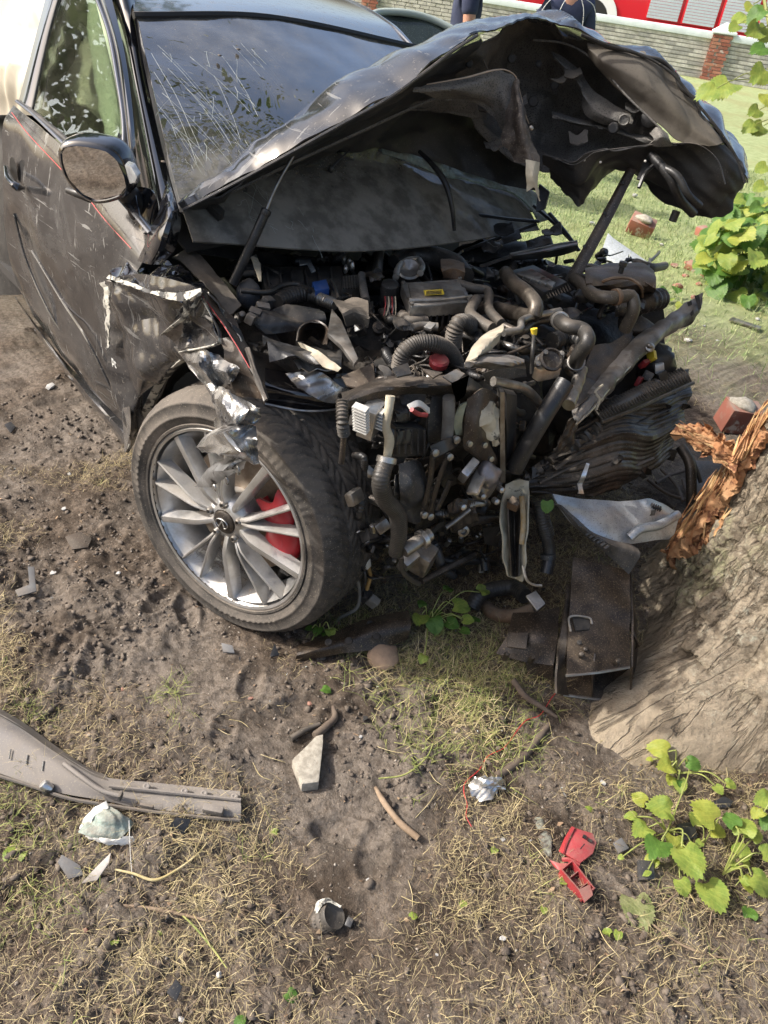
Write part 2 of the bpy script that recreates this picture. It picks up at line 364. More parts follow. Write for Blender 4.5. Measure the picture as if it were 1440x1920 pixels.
def marks(P):
    h = 0
    for c, a, b, t, d in _MK:      # shoe and tyre prints pressed into the soil, with a raised rim
        dx, dy = P[:, 0]-c[0], P[:, 1]-c[1]; u = (dx*math.cos(t)+dy*math.sin(t))/a; v = (-dx*math.sin(t)+dy*math.cos(t))/b; r2 = (u*u+v*v)
        h = h-d*np.exp(-r2**2)*(1+(.4 if d < .0101 and a < .034 else .0)*np.sign(np.sin(v*b*330)))+d*.35*np.exp(-r2)*vn2(P, 40, 83)+.5*d*np.exp(-((np.sqrt(r2)-1.25)/.25)**2)
    t_ = (P[:, 0]*.92-P[:, 1]*.4)          # scuffed drag lines left by the skid
    m = np.exp(-((P[:, 1]+.35-.12*np.sin(P[:, 0]*3))/.16)**2)*(P[:, 0] < .9)
    return h-.005*m*np.clip(np.sin((P[:, 1]+.1*vn2(P, 4, 81))*78), -.2, 1)
def gh(P):
    P = np.atleast_2d(np.asarray(P, float))[:, :2]
    n1 = vn2(P, 15, 5); n2 = vn2(P, 34, 6); n3 = vn2(P, 68, 7); n4 = vn2(P, 120, 9)
    rough = .52+.95*np.clip(vn2(P, 2.6, 71)+.35, 0, 1)
    W = P+.05*np.stack([vn2(P, 7, 22), vn2(P, 7, 23)], 1); n1 = vn2(W, 13, 5); n2 = vn2(W*np.array([1, 1.5]), 30, 6)
    return gh_base(P)+.62*rough*(.013*n1*np.abs(n1)*1.4+.008*n2+.0058*n3+.0032*n4+.010*np.clip(1-2.4*np.abs(vn2(W, 17, 8)), -.4, 1))+marks(P)
def G3(px, py, up=0.0):
    z = 0.0
    for _ in range(3):
        p = Zp(px, py, z); z = float(gh_base(p[None])[0])
    p = Zp(px, py, z+up); return p
def axis_grid(a, b, st, far):
    mid = np.arange(a, b, st); lo = []; x = a; s = st
    while x > -far: s *= 1.16; x -= s; lo.append(x)
    hi = []; x = b; s = st
    while x < far: s *= 1.16; x += s; hi.append(x)
    return np.r_[lo[::-1], mid, hi]
def seg_axis(a, b, c, f, s, far):
    g1 = axis_grid(b, c, f, far); return np.unique(np.r_[g1[(g1 < a)], np.arange(a, b, s), g1[g1 >= b]])
gx = seg_axis(-2.1, -1.0, 1.75, .0058, .014, 500); gy = axis_grid(-1.0, 1.7, .0058, 500)
GX, GY = np.meshgrid(gx, gy); P2 = np.stack([GX.ravel(), GY.ravel()], 1)
GZ = gh(P2); far = np.hypot(P2[:, 0], P2[:, 1]-1); GZ = GZ*np.clip(1.6-far/9, .12, 1)
idx = np.arange(len(P2)).reshape(GX.shape)
Q = np.stack([idx[:-1, :-1].ravel(), idx[:-1, 1:].ravel(), idx[1:, 1:].ravel(), idx[1:, :-1].ravel()], 1)
n = NT('trodden_soil')
a = n.ramp(n.noise(2.2, 7, .62), .40, .60); b = n.ramp(n.noise(9, 9, .7), .36, .62); c = n.ramp(n.noise(60, 6, .7), .38, .66)
col = n.mix(b, (.064, .049, .037), (.186, .144, .109)); col = n.mix(n.math('MULTIPLY', a, .6), col, (.28, .243, .205))
col = n.mix(n.math('MULTIPLY', c, .6), col, (.045, .033, .024))
pb = n.ramp(n.noise(140, 2, .6), .66, .70); col = n.mix(n.math('MULTIPLY', pb, .5), col, (.40, .36, .30))
geo = n.n('ShaderNodeNewGeometry'); vd = n.n('ShaderNodeVectorMath', operation='DISTANCE'); n.l(geo.outputs['Position'], vd.inputs[0]); vd.inputs[1].default_value = (.9, .2, 0)
gm = n.math('ADD', vd.outputs['Value'], n.math('MULTIPLY', n.noise(1.3, 6), 2.4)); gm = n.ramp(gm, 3.9, 6.0); sy = n.n('ShaderNodeSeparateXYZ'); n.l(geo.outputs['Position'], sy.inputs[0]); gm = n.math('MULTIPLY', gm, n.ramp(sy.outputs[1], -.5, 2.5))
gcol = n.mix(n.ramp(n.noise(9, 8, .7), .3, .7), (.26, .31, .13), (.40, .44, .23)); gcol = n.mix(n.math('MULTIPLY', n.ramp(n.noise(.9, 4), .45, .65), .6), gcol, (.30, .29, .13))
n.put('Base Color', n.mix(gm, col, gcol)); n.put('Roughness', .95); n.b.inputs['Specular IOR Level'].default_value = .15
n.bump(n.noise(110, 9, .75), .9, .012)
V = np.c_[P2, GZ]
ground = obj('ground', V, Q, n.m, loc=(0, 0, 0)); ground['kind'] = 'structure'
del GX, GY, V, Q

# ---- blades -------------------------------------------------------
def blades(P, ln, wd, lean, az, bend, seg=3):
    """P (n,3) roots; lean = angle from vertical; returns verts, quads"""
    N = len(P); k = seg+1; V = np.zeros((N, k, 2, 3)); p = P.copy(); th = lean.copy()
    side = np.stack([-np.sin(az), np.cos(az), np.zeros(N)], 1); st = ln/seg
    for i in range(k):
        wv = (wd*(1-.85*i/seg))[:, None]*side/2
        V[:, i, 0] = p-wv; V[:, i, 1] = p+wv
        d = np.stack([np.sin(th)*np.cos(az), np.sin(th)*np.sin(az), np.cos(th)], 1); p = p+d*st[:, None]; th = th+bend; az = az+RNG.normal(0, .25, N)
    I = np.arange(N*k*2).reshape(N, k, 2)
    q = np.stack([I[:, :-1, 0], I[:, :-1, 1], I[:, 1:, 1], I[:, 1:, 0]], -1).reshape(-1, 4)
    return V.reshape(-1, 3), q
BARE = [(670, 1470, .17), (640, 1640, .12), (700, 1380, .12), (420, 1240, .2), (110, 1010, .28), (300, 1120, .2), (330, 1210, .16), (120, 800, .5), (60, 650, .6), (220, 1000, .2), (1110, 1400, .1), (1180, 1370, .12), (760, 1470, .1), (620, 1340, .08), (120, 1180, .15), (500, 1400, .08), (690, 1560, .08)]
BAREW = [(Zp(x, y, 0), r) for x, y, r in BARE]
GREEN = [(830, 1290, .12), (900, 1330, .12), (800, 1400, .07), (940, 1400, .08), (660, 1190, .08), (60, 1330, .06), (20, 1500, .08), (330, 1320, .05), (60, 1650, .09), (850, 1230, .08), (930, 1270, .1)]
GREENW = [(Zp(x, y, 0), r) for x, y, r in GREEN]
def grassiness(P):
    v = .5+.75*vn2(P, 4.2, 31)+.45*vn2(P, 11, 32)
    for c, r in BAREW: v = v-.85*np.exp(-(np.hypot(P[:, 0]-c[0], P[:, 1]-c[1])/r)**2)
    return v
def scatter(N, x0, x1, y0, y1):
    return np.stack([RNG.uniform(x0, x1, N), RNG.uniform(y0, y1, N)], 1)
def on_ground(P, dz=0): return np.c_[P, gh(P)+dz]
def straw_mat(name, c1, c2): 
    n = NT(name); n.put('Base Color', n.mix(n.ramp(n.noise(45, 3), .35, .65), c1, c2)); n.put('Roughness', .75)
    n.b.inputs['Specular IOR Level'].default_value = .25; return n.m
M_straw = straw_mat('dry_straw', (.44, .36, .20), (.25, .20, .115)); M_straw2 = straw_mat('dark_straw', (.095, .066, .046), (.22, .165, .11)); M_straw3 = straw_mat('pale_straw', (.55, .46, .27), (.44, .36, .17))
M_gr = straw_mat('short_grass', (.15, .19, .055), (.34, .34, .12)); M_gr2 = straw_mat('meadow_grass', (.13, .22, .065), (.42, .45, .22))
def mkblades(name, N, area, keep, ln, wd, lean, mat, bend=.25, dz=.001, stiff=False, thin=1.0):
    P = scatter(N, *area); g = keep(P); P = P[g > RNG.uniform(0, 1, len(P))]
    n0 = len(P)
    if stiff:      # tufts
        P = np.repeat(P, stiff, 0)+RNG.normal(0, .006, (n0*stiff, 2)); n0 = len(P)
    V, q = blades(on_ground(P, dz), RNG.uniform(*ln, n0), RNG.uniform(*wd, n0)*thin, RNG.uniform(*lean, n0), RNG.uniform(0, 6.283, n0), RNG.normal(bend, .2, n0))
    V[:, 2] = np.maximum(V[:, 2], gh_base(V)-.004+.0005)
    o = obj(name, V, q, mat, loc=(0, 0, 0)); tag(o, kind='stuff'); return o
NEAR = (-1.0, 1.75, -1.0, 1.6)
o = mkblades('dry_grass', 95000, NEAR, lambda P: grassiness(P)*.9+.35, (.008, .034), (.0009, .0020), (.9, 1.62), M_straw2, bend=.15, dz=.005); tag(o, 'dark matted thatch of old grass over the trodden soil', 'dry grass')
o = mkblades('dry_grass', 95000, NEAR, lambda P: grassiness(P)*.9+.22, (.008, .036), (.0008, .0018), (.8, 1.6), M_straw, bend=.2, dz=.006); tag(o, 'tan dry straw lying over the trodden soil', 'dry grass')
o = mkblades('dry_grass', 42000, NEAR, lambda P: grassiness(P)-.1, (.015, .06), (.0007, .0014), (.7, 1.55), M_straw3, bend=.2, dz=.007); tag(o, 'pale yellow straw stalks scattered on the soil', 'dry grass')
def gk(P):
    v = np.zeros(len(P))
    for c, r in GREENW: v = np.maximum(v, np.exp(-(np.hypot(P[:, 0]-c[0], P[:, 1]-c[1])/r)**2))
    return v*.6+.16*np.clip(grassiness(P)-.2, 0, 1)*(vn2(P, 5, 91) > 0)
o = mkblades('green_grass', 24000, NEAR, gk, (.02, .06), (.0010, .0022), (.3, 1.4), M_gr, bend=.3, stiff=5); tag(o, 'short tufts of green and yellow grass in the dirt', 'grass')
def tk(P): return (vn2(P, 6, 41) > .15)*np.clip(grassiness(P), 0, 1)*.6
o = mkblades('straw_tufts', 4200, NEAR, tk, (.03, .075), (.0008, .0016), (.15, 1.3), M_straw3, bend=.3, stiff=12); tag(o, 'upright tufts of bleached straw in the foreground', 'dry grass')
def clump(P): return np.exp(-(np.hypot((P[:, 0]-CLW[0]), (P[:, 1]-CLW[1]))/.17)**2)*.9+.7*np.exp(-(np.hypot((P[:, 0]-CLW2[0]), (P[:, 1]-CLW2[1]))/.12)**2)
CLW = Zp(830, 1275, 0); CLW2 = Zp(920, 1350, 0)
o = mkblades('matted_grass', 6000, (.1, 1.2, .1, .9), lambda P: clump(P)*np.clip(.75+1.3*vn2(P, 14, 95), 0, 1), (.03, .09), (.0012, .0026), (.7, 1.55), M_gr, bend=.3, dz=.008); tag(o, 'matted clump of green and yellow grass on the mound below the broken front', 'grass')
o = mkblades('matted_grass', 9000, (.1, 1.2, .1, .9), lambda P: clump(P)*np.clip(.6+1.3*vn2(P, 12, 96), 0, 1), (.02, .08), (.001, .002), (.7, 1.55), M_straw3, bend=.3, dz=.008); tag(o, 'bleached straw tangled in the grass mound below the broken front', 'dry grass')
def fk(P):
    d = np.hypot(P[:, 0]-.9, P[:, 1]-.2)+.9*vn2(P, 1.4, 51); return np.clip((d-2.6)/2.2, 0, 1)
BACK = (-5.5, 1.5, 2.0, 9)
o = mkblades('meadow_grass', 75000, BACK, fk, (.03, .12), (.0025, .006), (.1, 1.2), M_gr2, bend=.35); tag(o, 'bright green short meadow grass behind the wreck', 'grass')
o = mkblades('meadow_straw', 26000, (-3, 1.6, 1.4, 5.5), lambda P: .3+.5*vn2(P, 3, 61), (.02, .08), (.001, .0025), (.8, 1.55), M_straw, bend=.2); tag(o, 'dead straw mixed with soil along the edge of the meadow', 'dry grass')
# ---- clods and grit --------------------------------------------------
def scatter_lumps(name, N, area, size, mat, keep=None, seed=0):
    P = scatter(N, *area)
    if keep is not None: P = P[keep(P) > RNG.uniform(0, 1, len(P))]
    N = len(P); bv, bf = lump((0, 0, 0), (1, 1, 1), 1, 1, 0); bf = np.array(bf)
    s = size[0]*(size[1]/size[0])**(RNG.uniform(0, 1, N)**2.2)
    V = bv[None]*(1+.42*RNG.normal(0, 1, (N, len(bv), 1)).clip(-1.4, 1.4))*(s[:, None, None])*np.stack([RNG.uniform(.7, 1.3, N), RNG.uniform(.7, 1.3, N), RNG.uniform(.5, .9, N)], 1)[:, None, :]
    V = V+on_ground(P, 0)[:, None, :]; V[..., 2] += (s*.12)[:, None]
    q = (bf[None]+(np.arange(N)*len(bv))[:, None, None]).reshape(-1, 3)
    o = obj(name, V.reshape(-1, 3), q, mat, None, False, loc=(0, 0, 0)); return tag(o, kind='stuff')
M_clod = mk('soil_clod', (.08, .063, .05), (.17, .138, .108), rough=.95, bump=.5, bscale=140); M_grit = mk('grit', (.34, .30, .25), (.20, .17, .14), rough=.9)
o = scatter_lumps('soil_clods', 42000, (-1.6, 1.75, -1.0, 1.7), (.0022, .019), M_clod, lambda P: .55+.9*vn2(P, 2.6, 71)); tag(o, 'small brown crumbs of soil over the trodden ground', 'soil')
o = scatter_lumps('gravel_bits', 4200, (-1.2, 1.75, -1.0, 1.7), (.002, .008), M_grit); tag(o, 'pale grit and tiny stones in the soil', 'gravel')

# ---- litter and debris too fine to count
def litter(name, N, keep, size, m, label, cat, flat=.25):
    P = scatter(N, -1.1, 1.75, -1.0, 1.9); P = P[keep(P) > RNG.uniform(0, 1, len(P))]; N = len(P)
    a = RNG.uniform(0, 6.283, N); s = size[0]*(size[1]/size[0])**(RNG.uniform(0, 1, N)**1.6); k = 5
    t = np.sort(RNG.uniform(0, 6.283, (N, k)), 1); r = s[:, None]*RNG.uniform(.5, 1, (N, k)); el = RNG.uniform(.35, .9, N)[:, None]
    x = r*np.cos(t); y = r*np.sin(t)*el; X = x*np.cos(a)[:, None]-y*np.sin(a)[:, None]; Y = x*np.sin(a)[:, None]+y*np.cos(a)[:, None]
    tx, ty = RNG.normal(0, flat, (2, N, 1)); Z = X*tx+Y*ty+RNG.normal(0, .08, (N, k))*s[:, None]
    V = np.stack([X+P[:, :1], Y+P[:, 1:2], Z+gh(P)[:, None]+.004+.3*s[:, None]*flat], -1); Lw = V.copy(); Lw[..., 2] -= .0012
    V = np.concatenate([V, Lw], 1).reshape(-1, 3); b0 = (np.arange(N)*2*k)[:, None]
    Fc = [tuple(q) for q in (b0+np.arange(k)).tolist()]+[tuple(q) for q in (b0+np.arange(2*k-1, k-1, -1)).tolist()]
    for i in range(k): Fc += [tuple(q) for q in (b0+np.array([i, i+k, (i+1) % k+k, (i+1) % k])).tolist()]
    o = obj(name, V, Fc, m, None, False, loc=(0, 0, 0)); return tag(o, label, cat, kind='stuff')
litter('leaf_litter', 6500, lambda P: .25+.6*np.clip(grassiness(P), 0, 1), (.003, .011), mk('brown_litter', (.20, .125, .075), (.33, .24, .15), scale=60, rough=.85), 'crumbs of brown dead leaf scattered over the soil and straw', 'leaf litter')
def nearcar(P): return .9*np.exp(-(np.hypot(P[:, 0]-.45, P[:, 1]-.45)/.42)**2)+.35*np.exp(-(np.hypot(P[:, 0]-.95, P[:, 1]-.75)/.3)**2)+.10*np.exp(-(np.hypot(P[:, 0]-.1, P[:, 1]+.35)/.5)**2)+.01
litter('debris', 2600, nearcar, (.003, .016), MT['plastic'], 'black plastic crumbs spilled round the broken front of the car', 'debris', .5)
litter('debris', 500, nearcar, (.002, .008), mk('glass_crumb', (.5, .56, .54), (.34, .38, .37), rough=.2), 'pale crumbs of glass spilled round the broken front of the car', 'debris', .5)
# ================================================================== WALL
WA = D(1330, 150, 19.3); WA[2] = 0
wdir = D(1440, 98, 20.2)-D(880, 3, 20.2+1.5); wdir[2] = 0; wdir /= np.linalg.norm(wdir); wnor = np.array([wdir[1], -wdir[0], 0]);
if np.dot(wnor, CAM-WA) < 0: wnor = -wnor
def wl(s, o, z): return WA+wdir*s+wnor*o+np.array([0, 0, z])
WM = np.stack([wdir, wnor, np.array([0, 0, 1.])], 1)
if np.linalg.det(WM) < 0: WM[:, 0] *= -1
M_mortar = mk('old_mortar', (.50, .49, .45), (.36, .36, .33), scale=3, rough=.95, bump=.4, bscale=20)
M_gbrick = [mk('grey_brick_%d' % i, c, tuple(v*.7 for v in c), scale=6, rough=.9, bump=.4, bscale=40) for i, c in enumerate(((.52, .50, .45), (.38, .37, .34), (.62, .60, .54)))]
M_rbrick = [mk('red_brick_%d' % i, c, tuple(v*.75 for v in c), scale=8, rough=.9, bump=.6, bscale=40, dust=.42, dustcol=(.30, .24, .19), dscale=16, flake=((.42, .35, .31), 9, .60)) for i, c in enumerate(((.33, .12, .08), (.26, .09, .06), (.38, .17, .11)))]
M_cope = mk('pale_coping', (.76, .82, .84), (.64, .70, .72), scale=3, rough=.85, bump=.3, bscale=30)
WH = .86
wall = thing('boundary_wall', wl(-3, -.15, 0), 'long grey brick boundary wall with pale concrete coping across the meadow', 'wall')
box('core', wl(-6, -.16, WH/2), (26, .24, WH), M_mortar, wall, WM, 0)
box('coping', wl(-6, -.16, WH+.075), (26, .42, .15), M_cope, wall, WM, .02)
gb = []; small = []
rows = 10; bh = WH/rows
for rI in range(rows):
    s = 2.4-(rI % 2)*.13
    while s > -19:
        L = random.uniform(.2, .32)
        gb.append((s-L/2, rI, L)); s -= L
vis = []
for (s, rI, L) in gb:
    p = wl(s, 0, (rI+.5)*bh); d = p-CAM; z = d @ _f; u = 720+FPX*(d @ _r)/z; v = 960-FPX*(d @ _u)/z
    vis.append((0 if (900 < u < 1460 and v > -20) else 1, z, s, rI, L))
vis.sort(); bricks_mesh = [None]*3
for i, (hid, z, s, rI, L) in enumerate(vis):
    c = wl(s, random.uniform(-.048, -.034), (rI+.5)*bh)
    if abs(s) < .24: continue
    if i < 300 and not hid:
        k = random.choice((0, 0, 1, 2))
        if bricks_mesh[k] is None:
            o = box('brick', c, (1, .1, bh-.014), M_gbrick[k], wall, WM, 0); bricks_mesh[k] = o.data
            V0 = np.array([v.co[:] for v in o.data.vertices])-(c-origin(wall)); 
            for v, p in zip(o.data.vertices, V0): v.co = p
        else: o = bpy.data.objects.new('brick', bricks_mesh[k]); COL.objects.link(o); o.parent = wall
        o.location = c-origin(wall); cB = Vector(wdir); Mx = Matrix([[1 if a == b else 0 for b in range(3)] for a in range(3)])
        # stretch along the wall direction only
        sx = L-.014; Bm = Matrix(WM.tolist()); Sc = Bm @ Matrix.Diagonal((sx, 1, random.uniform(.96, 1.0))) @ Bm.transposed()
        o.matrix_basis = Matrix.Translation(Vector(c-origin(wall))) @ Sc.to_4x4()
    else: small.append(boxmesh(c, (L-.014, .1, bh-.014), WM))
Vm, Fm = fixn(*merge(small)); o = obj('bricks', Vm, Fm, M_gbrick[0], wall, False); o['kind'] = 'stuff'
def pillar(s0, label):
    pil = thing('brick_pillar', wl(s0, 0, 0), label, 'pillar')
    box('core', wl(s0, -.14, .5), (.44, .44, 1.0), M_mortar, pil, WM, 0)
    nb = 0
    for rI in range(13):
        for k in range(2):
            off = .12 if rI % 2 else .0
            for (a, L) in ((-.115-off*.4, .22-off*.7), (.115-off*.4, .22+off*.7)) if k == 0 else ():
                box('brick', wl(s0+a, .085, .04+rI*.075), (min(L, .225), .06, .062), random.choice(M_rbrick), pil, WM, 0)
        for a in (-.11, .11):
            box('brick', wl(s0-.225, -.14+a, .04+rI*.075), (.06, .21, .062), random.choice(M_rbrick), pil, WM, 0)
    prism('cap', [wl(s0+a, -.14+b, 1.0) for a, b in ((-.29, -.29), (.29, -.29), (.29, .29), (-.29, .29))], (0, 0, .06), M_cope, pil, .008)
    prism('cap_top', [wl(s0+a, -.14+b, 1.062) for a, b in ((-.26, -.26), (.26, -.26), (.26, .26), (-.26, .26))], (0, 0, .17), M_cope, pil, 0, ts=.12)
pillar(0, 'red brick pillar with pointed pale cap standing right of the fire truck shutters')
pillar(-9.2, 'red brick pillar behind the left person, above the car roof')

# ================================================================== FIRE TRUCK
ftd = 3.2
def tl(s, o, z): return wl(s, -ftd+o, z)
M_fred = mk('fire_red_paint', (.62, .015, .03), rough=.25, coat=.6, bump=0); M_fwhite = mk('truck_white', (.78, .78, .78), rough=.35, bump=0)
M_shut = mk('aluminium_shutter', (.62, .66, .70), (.55, .58, .62), rough=.4, metal=.3, bump=0); M_dark = mk('dark_void', (.012, .012, .013), rough=.7, bump=0); M_tyre = mk('truck_tyre', (.03, .03, .032), rough=.8)
ft = thing('fire_truck', tl(-1, -1.2, 0), 'red fire truck with white wheel arches and pale roller shutters behind the wall', 'fire truck')
box('body', tl(-.6, -1.25, 2.0), (7.6, 2.4, 2.6), M_fred, ft, WM, .05)
box('chassis', tl(-.6, -1.25, .62), (8.4, 2.0, .3), M_dark, ft, WM, .02)
box('cab', tl(-6.1, -1.25, 1.75), (2.6, 2.36, 2.5), M_fred, ft, WM, .12)
for s0 in (-3.62, 1.75):
    t = np.linspace(0, math.pi, 17); ring = []
    for rr in (.52, .78): ring.append([tl(s0+rr*math.cos(a), .012, .75+rr*math.sin(a)) for a in t])
    loft('wheel_arch', ring, M_fwhite, ft, 33, 3, .04)
    prism('arch_liner', [tl(s0+.53*math.cos(a), .004, .75+.53*math.sin(a)) for a in t], wnor*.008, M_dark, ft, 0)
    wv = lathe('wheel', tl(s0, -.3, .52), wnor, [(.26, -.0), (.3, .26), (.42, .30), (.5, .27), (.52, .1), (.52, -.05)], M_tyre, ft, 32)
    lathe('hub', tl(s0, -.06, .52), wnor, [(.27, 0), (.2, .05), (.12, .09), (0, .1)], M_fwhite, wv, 24)
for k in range(4):
    s0 = -1.62+k*1.0
    fr = box('shutter_frame', tl(s0, .0, 1.95), (.98, .03, 1.9), M_fred, ft, WM, .005)
    for j in range(26):
        box('slat', tl(s0, .025, 1.06+j*.07), (.86, .022, .062), M_shut, fr, WM, 0)
box('skirt_stripe', tl(.6, .008, .93), (4.8, .02, .06), M_fred, ft, WM, .004)

# ================================================================== TREES
def leaf_cloud(c, r, N, size, shape=(1, 1, .8), clumps=40, seed=1):
    rg = np.random.default_rng(seed); cl = rg.normal(0, 1, (clumps, 3)); cl /= np.linalg.norm(cl, axis=1)[:, None]; cl *= (rg.uniform(.25, 1, clumps)**.5)[:, None]
    k = rg.integers(0, clumps, N); P = (cl[k]+rg.normal(0, .15, (N, 3)))*np.array(shape)*r+np.array(c)
    a = rg.normal(0, 1, (N, 3)); a /= np.linalg.norm(a, axis=1)[:, None]; b = rg.normal(0, 1, (N, 3)); b -= a*(a*b).sum(1)[:, None]; b /= np.linalg.norm(b, axis=1)[:, None]
    s = (size*rg.uniform(.6, 1.3, N))[:, None]
    V = np.stack([P-a*s, P+b*s*.55, P+a*s, P-b*s*.55], 1).reshape(-1, 3); return V, np.arange(N*4).reshape(N, 4)
def leaf_mat(name, c1, c2, tr=.35):
    n = NT(name); col = n.mix(n.ramp(n.noise(3, 3), .35, .65), c1, c2); n.put('Base Color', col); n.put('Roughness', .5)
    tl_ = n.n('ShaderNodeBsdfTranslucent'); n.l(col, tl_.inputs[0]); mx = n.n('ShaderNodeMixShader'); mx.inputs[0].default_value = tr
    n.l(n.b.outputs[0], mx.inputs[1]); n.l(tl_.outputs[0], mx.inputs[2]); n.l(mx.outputs[0], n.out.inputs[0]); return n.m
M_crown = leaf_mat('crown_leaves', (.05, .085, .02), (.09, .13, .035)); M_trunk = mk('tree_bark_far', (.09, .07, .05), (.14, .11, .08), scale=9, rough=.95, bump=.6, bscale=20)
def far_tree(x, y, h, r, label, seed):  # unseen trees, added for the reflections in paint and glass
    t = thing('tree', (x, y, 0), label, 'tree', 'trees round the meadow')
    tube('trunk', A((x, y, -.05), (x+.1, y, h*.3), (x, y+.2, h*.7)), (.28, .2, .08), M_trunk, t)
    for k in range(5):
        a = k*1.3+seed; tube('limb', A((x+.05, y, h*(.3+.05*k)), (x+math.cos(a)*r*.4, y+math.sin(a)*r*.4, h*(.45+.07*k)), (x+math.cos(a)*r*.75, y+math.sin(a)*r*.75, h*(.52+.08*k))), (.1, .06, .02), M_trunk, t)
    V, q = leaf_cloud((x, y, h*.62), r, 5000, .2, (1, 1, .9), 46, seed); obj('crown', V, q, M_crown, t, False)
far_tree(-16, 3.5, 9, 3.6, 'leafy tree beyond the rear of the wreck', 3)
far_tree(-22, -6, 11, 4, 'tall leafy tree far behind the left side of the wreck', 4)
far_tree(9, -15, 9, 3.8, 'leafy tree behind the place the picture is taken from', 5)
far_tree(-9, -19, 8, 3.4, 'leafy tree at the roadside left of the wreck', 6)
# ================================================================== PEOPLE
def skin_obj(name, joints, edges, rad, m, parent, o0, M, lv=2):
    me = bpy.data.meshes.new(name); me.from_pydata([tuple(M @ np.array(j, float)) for j in joints], edges, []); me.update(); me.materials.append(m)
    o = bpy.data.objects.new(name, me); COL.objects.link(o)
    if parent: o.parent = parent
    else: o.location = o0
    o.modifiers.new('Skin', 'SKIN'); sv_ = me.skin_vertices[0].data
    for i, r in enumerate(rad): sv_[i].radius = r if isinstance(r, tuple) else (r, r)
    sv_[0].use_root = True
    o.modifiers['Skin'].use_smooth_shade = True
    s = o.modifiers.new('Subdivision', 'SUBSURF'); s.levels = lv; s.render_levels = lv
    ORI[o.name] = np.array(o0, float); return o
M_skin = mk('skin', (.50, .27, .18), (.44, .22, .15), rough=.55, bump=.05); M_navy = mk('navy_cloth', (.018, .025, .06), (.03, .038, .08), scale=12, rough=.85, bump=.25, bscale=60)
M_trou = mk('dark_trousers', (.02, .022, .03), rough=.85, bump=.2); M_hair = mk('brown_hair', (.05, .03, .02), rough=.7, bump=.5); M_pipe = mk('white_piping', (.7, .7, .7), rough=.6, bump=0); M_boot = mk('black_boot', (.02, .02, .02), rough=.4)
def person(base, head_az, label, arms, sleeve, piping=False):
    M = rot(head_az); hip = .93
    J = [(0, 0, hip), (0, -.01, 1.1), (0, -.015, 1.28), (0, -.01, 1.42), (0, .0, 1.5), (0, .03, 1.6), (0, .03, 1.72)]
    Rd = [(.15, .11), (.14, .1), (.165, .11), (.13, .09), (.055, .06), (.085, .1), (.06, .075)]
    E_ = [(0, 1), (1, 2), (2, 3), (3, 4), (4, 5), (5, 6)]
    def chain(root, pts, rs):
        p = root
        for a, r in zip(pts, rs): J.append(a); Rd.append(r); E_.append((p, len(J)-1)); p = len(J)-1
        return p
    for s in (-1, 1):
        chain(0, [(s*.1, 0, .85), (s*.11, .01, .5), (s*.11, -.02, .1), (s*.115, .12, .04)], [.095, .06, .045, .04])
        el, wr = arms[s]
        wrist = chain(3, [(s*.18, -.01, 1.42), el, wr], [.062, .045, .03])
        d = np.array(wr)-np.array(el); d /= np.linalg.norm(d); palm = np.array(wr)+d*.07; sd = np.array([0, 1, 0.])-d*d[1]; sd /= np.linalg.norm(sd)
        pm = chain(wrist, [tuple(palm)], [(.035, .022)])
        for q, (off, ln) in enumerate(((-.027, .07), (-.009, .085), (.009, .08), (.027, .065))):
            chain(pm, [tuple(palm+d*.035+sd*off), tuple(palm+d*(.035+ln)+sd*off*1.1)], [.009, .007])
        chain(wrist, [tuple(np.array(wr)+d*.03+sd*.045), tuple(np.array(wr)+d*.075+sd*.06)], [.011, .008])
    b = skin_obj('person', J, E_, Rd, M_skin, None, base, M); tag(b, label, 'person', None)
    face = []
    nose = prismmesh([M @ np.array(p) for p in ((-.014, .125, 1.6), (.014, .125, 1.6), (0, .12, 1.65))], M @ np.array((0, .03, -.01)), .004); obj('nose', nose[0]+base, nose[1], M_skin, b)
    for s in (-1, 1):
        V, Fc = lump(M @ np.array((s*.034, .117, 1.652))+base, (.026, .02, .016), 1, 2, 0); obj('eye', V, Fc, M_pipe, b)
        V, Fc = lump(M @ np.array((s*.088, .02, 1.63))+base, (.02, .04, .065), 1, 2, .1); obj('ear', V, Fc, M_skin, b)
    tube('mouth', [M @ np.array(p)+base for p in ((-.025, .122, 1.565), (0, .128, 1.567), (.025, .122, 1.565))], .005, M_skin, b, seg=6)
    V, Fc = lump(M @ np.array((0, .0, 1.70))+base, (.19, .23, .16), 3, 3, .06); obj('hair', V, Fc, M_hair, b)
    # shirt or jacket
    J2 = [(0, 0, .97), (0, -.01, 1.12), (0, -.015, 1.28), (0, -.01, 1.42), (0, 0, 1.47)]; R2 = [(.175, .13), (.165, .12), (.185, .13), (.15, .105), (.065, .07)]; E2 = [(0, 1), (1, 2), (2, 3), (3, 4)]
    for s in (-1, 1):
        el, wr = map(np.array, arms[s]); sh = np.array((s*.18, -.01, 1.42)); end = sh+(el-sh)*.55 if sleeve == 'short' else el
        p = 3
        for a, r in ((sh, .078), (end, .066))+(((wr, .045),) if sleeve == 'long' else ()):
            J2.append(tuple(a)); R2.append(r); E2.append((p, len(J2)-1)); p = len(J2)-1
    sh = skin_obj('shirt' if sleeve == 'short' else 'jacket', J2, E2, R2, M_navy, b, base, M)
    J3 = [(0, 0, .95)]; R3 = [(.17, .125)]; E3 = []
    for s in (-1, 1):
        k = len(J3); J3 += [(s*.1, 0, .82), (s*.11, .01, .5), (s*.11, -.02, .1)]; R3 += [.115, .085, .07]; E3 += [(0, k), (k, k+1), (k+1, k+2)]
    skin_obj('trousers', J3, E3, R3, M_trou, b, base, M)
